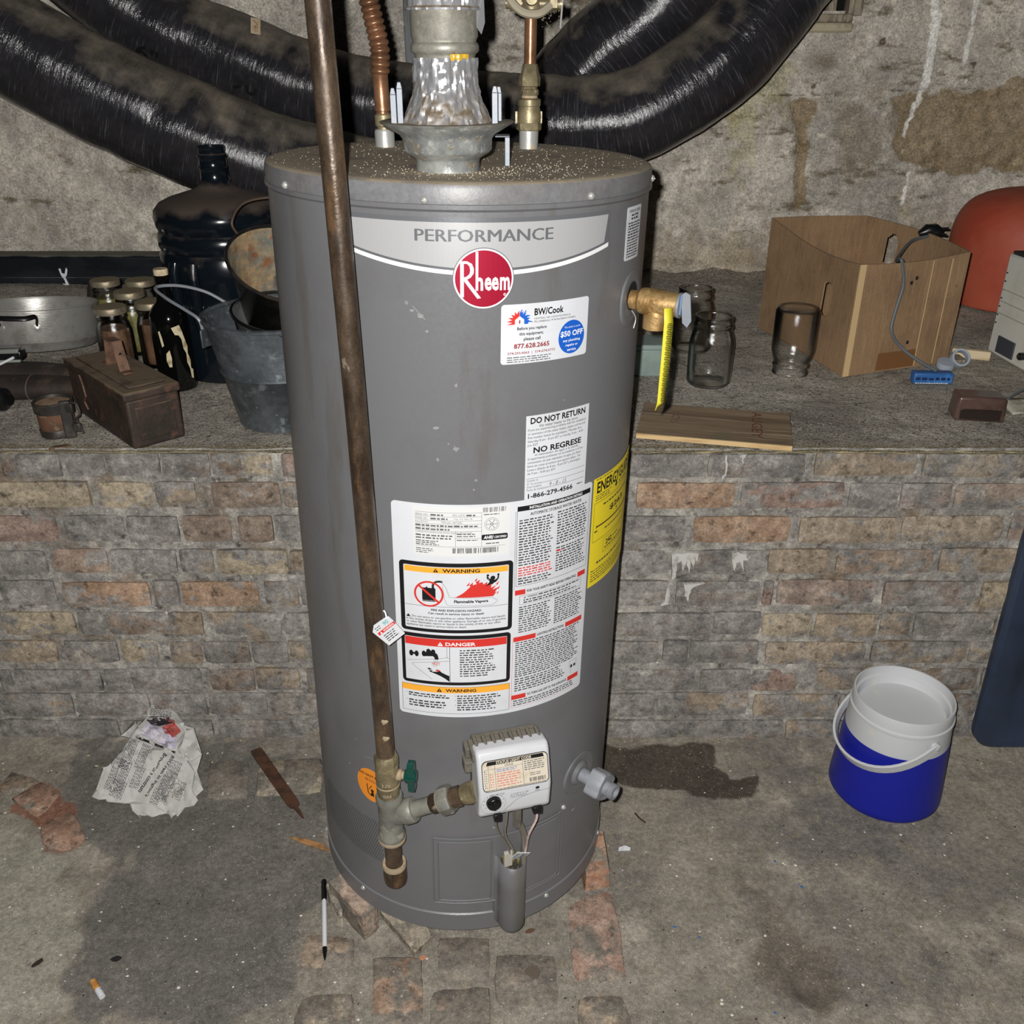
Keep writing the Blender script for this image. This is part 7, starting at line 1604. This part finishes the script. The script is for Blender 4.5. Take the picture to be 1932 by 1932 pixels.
rot_text('Brownstone contrasts', 309, 1420, R_(124), 88, 8); rot_text('BSU rain in ington\'s', 323, 1424, R_(124), 92, 8)
pr.build('print', page)
# rusty flat file
a, b = at(482, 1414, Z=.012), at(572, 1543, Z=.010); o = thing('rusty_file', 'rusty flat steel bar lying on the floor left of the heater', 'tool', a)
dv_ = (b - a); Ln = dv_.length; M_ = along(a, dv_); 
poly = [(-.011, 0), (.011, 0), (.0125, .01), (.0120, Ln * .80), (.0095, Ln * .84), (.0045, Ln * .86), (.0015, Ln), (-.0015, Ln), (-.0045, Ln * .86), (-.0095, Ln * .84), (-.0120, Ln * .80), (-.0125, .01)]
sdv = Vector((-dv_.y, dv_.x, 0)).normalized(); MB().prism(poly, -.0018, .0018, M=frame(a, sdv, dv_.normalized(), sdv.cross(dv_.normalized()))).build('blade', mat('rust_brown', srgb(82, 54, 38), rough=.75, layers=[(srgb(58, 40, 30), 30, .45, .6)], bump=.0006, bscale=80), o, world=True)
o = tag(MB().tube(spline([at(575, 1548, Z=.003), at(590, 1568, Z=.004), at(618, 1598, Z=.006), at(632, 1612, Z=.005)], 6), .0010, 6).build('loose_wire', m_wireg), 'thin dark wire running from the rusty bar to the heater', 'wire')
poly = [at(x, y, Z=.002) for x, y in ((545, 1581), (575, 1584), (610, 1594), (624, 1608), (600, 1602), (570, 1592))]; c = sum(poly, Vector()) / 6
o = thing('wood_sliver', 'thin tan sliver of wood on the floor at the left foot of the heater', 'wood', c)
MB().prism([(p.x - c.x, p.y - c.y) for p in poly], 0, .004).build('sliver', mat('tan_wood', srgb(168, 124, 78), rough=.8, layers=[(srgb(130, 96, 60), 40, .5, .62)]), o, bevel=.001)
# pen
a, b = at(611, 1660, Z=.005), at(613, 1812, Z=.005); o = thing('ballpoint_pen', 'white ballpoint pen with black cap lying left of the heater', 'pen', a); dv_ = b - a; Ln = dv_.length; M_ = along(a, dv_)
MB().lathe([(.0042, Ln * .25), (.0042, Ln * .86)], 14, M=M_).build('pen_barrel', W, o, world=True)
MB().lathe([(.002, 0), (.0046, .002), (.0052, .006), (.0050, Ln * .27), (.0042, Ln * .275)], 14, M=M_).build('pen_cap', m_blk, o, world=True)
MB().lathe([(.0044, Ln * .855), (.0040, Ln * .89), (.0024, Ln * .96), (.0008, Ln)], 14, M=M_).build('pen_tip', m_blk, o, world=True)
# cigarette end
a, b = at(175, 1851, Z=.006), at(193, 1881, Z=.006); o = thing('cigarette_butt', 'cigarette end with orange filter on the floor at lower left', 'cigarette', a); dv_ = b - a; Ln = dv_.length; M_ = along(a, dv_)
MB().lathe([(.0052, 0), (.0055, .001), (.0053, Ln * .55)], 14, M=M_).build('filter', mat('filter_orange', srgb(206, 148, 78), rough=.8, layers=[(srgb(178, 116, 56), 120, .5, .6)]), o, world=True); MB().lathe([(.0053, Ln * .55), (.0054, Ln * .9), (.0048, Ln)], 14, M=M_).build('paper_end', W, o, world=True)
pr = Print(lambda u, v, L: tuple(MW[o].inverted() @ (M_ @ Vector((.0056 * math.cos(u), .0056 * math.sin(u), v))))); 
for k_ in range(5): pr.rect(BLUE, -1.2 + k_ * .25 + 1.3, -1.1 + k_ * .25 + 1.3, Ln * .64, Ln * .70)
pr.build('print', o)
o = tag(MB().tube(spline([at(1198, 1534, Z=.003), at(1207, 1544, Z=.004), at(1218, 1552, Z=.003)], 5), .0016, 6).build('twig', mat('dark_twig', srgb(60, 42, 32), rough=.8)), 'short dark twig on the floor right of the heater', 'twig')
o = thing('paper_bit', 'small torn white paper bit on the floor right of the heater', 'paper', at(1178, 1603, Z=.002)); mb = MB(); mb.add([(-.012, -.004, .001), (-.004, -.006, .004), (.010, -.004, .002), (.012, .002, .003), (.002, .006, .005), (-.010, .004, .002)], [(0, 1, 4, 5), (1, 2, 3, 4)]); s_ = mb.build('bit', W, o, smooth=0); so = s_.modifiers.new('t', 'SOLIDIFY'); so.thickness = .0008
def flake(name, label, cat, px, py, sx, sy, col, z=0.0, rot=0.0):
    p = at(px, py, Z=z); o = thing(name, label, cat, p + Vector((0, 0, .001)), (0, 0, rot)); g_ = random.Random(px)
    pts = [((sx * math.cos(t) * g_.uniform(.7, 1.1)), sy * math.sin(t) * g_.uniform(.7, 1.1)) for t in np.linspace(0, 2 * PI, 9)[:-1]]
    MB().prism(pts, 0, .0025).build('flake', mat('flake_%d_%d' % (px, py), srgb(*col), rough=.85), o, bevel=.0008); return o
flake('dry_leaf', 'brown curled leaf on the ledge edge next to the tin can', 'leaf', 112, 845, .022, .008, (92, 66, 46), ZL, .5)
flake('dark_clod', 'small dark clod on the floor left of the cigarette end', 'clod', 72, 1818, .012, .005, (46, 36, 28), 0, .9)
flake('dark_clod', 'black clod on the floor above the cigarette end', 'clod', 220, 1811, .010, .007, (30, 28, 26), 0, .2)
flake('rust_chip', 'small rusty chip on the floor in front of the heater', 'chip', 1000, 1758, .010, .005, (96, 70, 52), 0, .4)
flake('round_pebble', 'round dark pebble in the paving in front of the heater', 'pebble', 1006, 1835, .014, .015, (96, 84, 74), 0, 0)
flake('pink_chip', 'orange brick chip beside the sandy block', 'chip', 798, 1809, .008, .005, (178, 124, 96), 0, .3)
# litter nobody could count: plaster crumbs, dark specks, blue paint specks
def litter(name, label, n, col, smin, smax, spots, seed, area):
    g_ = random.Random(seed); mb = MB()
    for i in range(n):
        if i < len(spots): p = at(*spots[i], Z=0)
        else: p = at(g_.uniform(*area[0]), g_.uniform(*area[1]), Z=0)
        if math.hypot(p.x - HB[0], p.y - HB[1]) < .27: continue
        s_ = g_.uniform(smin, smax); z = floor_z(p.x, p.y); f = g_.uniform(.4, 1); a_ = g_.uniform(0, PI)
        V_ = [(p.x + s_ * math.cos(a_ + t) * (1 if k_ % 2 else f), p.y + s_ * math.sin(a_ + t) * f, z + .0004) for k_, t in enumerate((0, 1.3, 2.6, 3.9, 5.2))]
        mb.add(V_ + [(p.x, p.y, z + s_ * .5)], [(k_, (k_ + 1) % 5, 5) for k_ in range(5)])
    o_ = mb.build(name, mat(name + '_col', srgb(*col), rough=.9), smooth=0); tag(o_, label, 'litter'); o_['kind'] = 'stuff'; return o_
litter('plaster_crumbs', 'white plaster crumbs scattered over the cellar floor', 260, (206, 202, 192), .0010, .0035, [(340, 1420), (392, 1424), (350, 1590), (262, 1600), (165, 1583), (167, 1598), (318, 1500), (230, 1712), (106, 1820), (240, 1830), (337, 1864), (568, 1728), (1318, 1467), (1700, 1573), (1712, 1572)], 5, ((-100, 1950), (1420, 1925)))
litter('dark_grit', 'dark grit specks on the cellar floor', 200, (40, 35, 30), .0010, .0028, [(300, 1706), (1190, 1770), (1060, 1840)], 6, ((-100, 1950), (1420, 1925)))
litter('blue_specks', 'small blue paint specks on the floor right of the heater', 7, (60, 96, 140), .0025, .005, [(1462, 1625), (1508, 1670), (1272, 1750), (1320, 1770), (1462, 1912), (1455, 1628), (1512, 1674)], 8, ((1300, 1500), (1600, 1900)))
litter('floor_straw', 'pale straw and fibre bits along the foot of the wall', 60, (176, 160, 122), .0015, .004, [], 9, ((-50, 1900), (1400, 1450)))
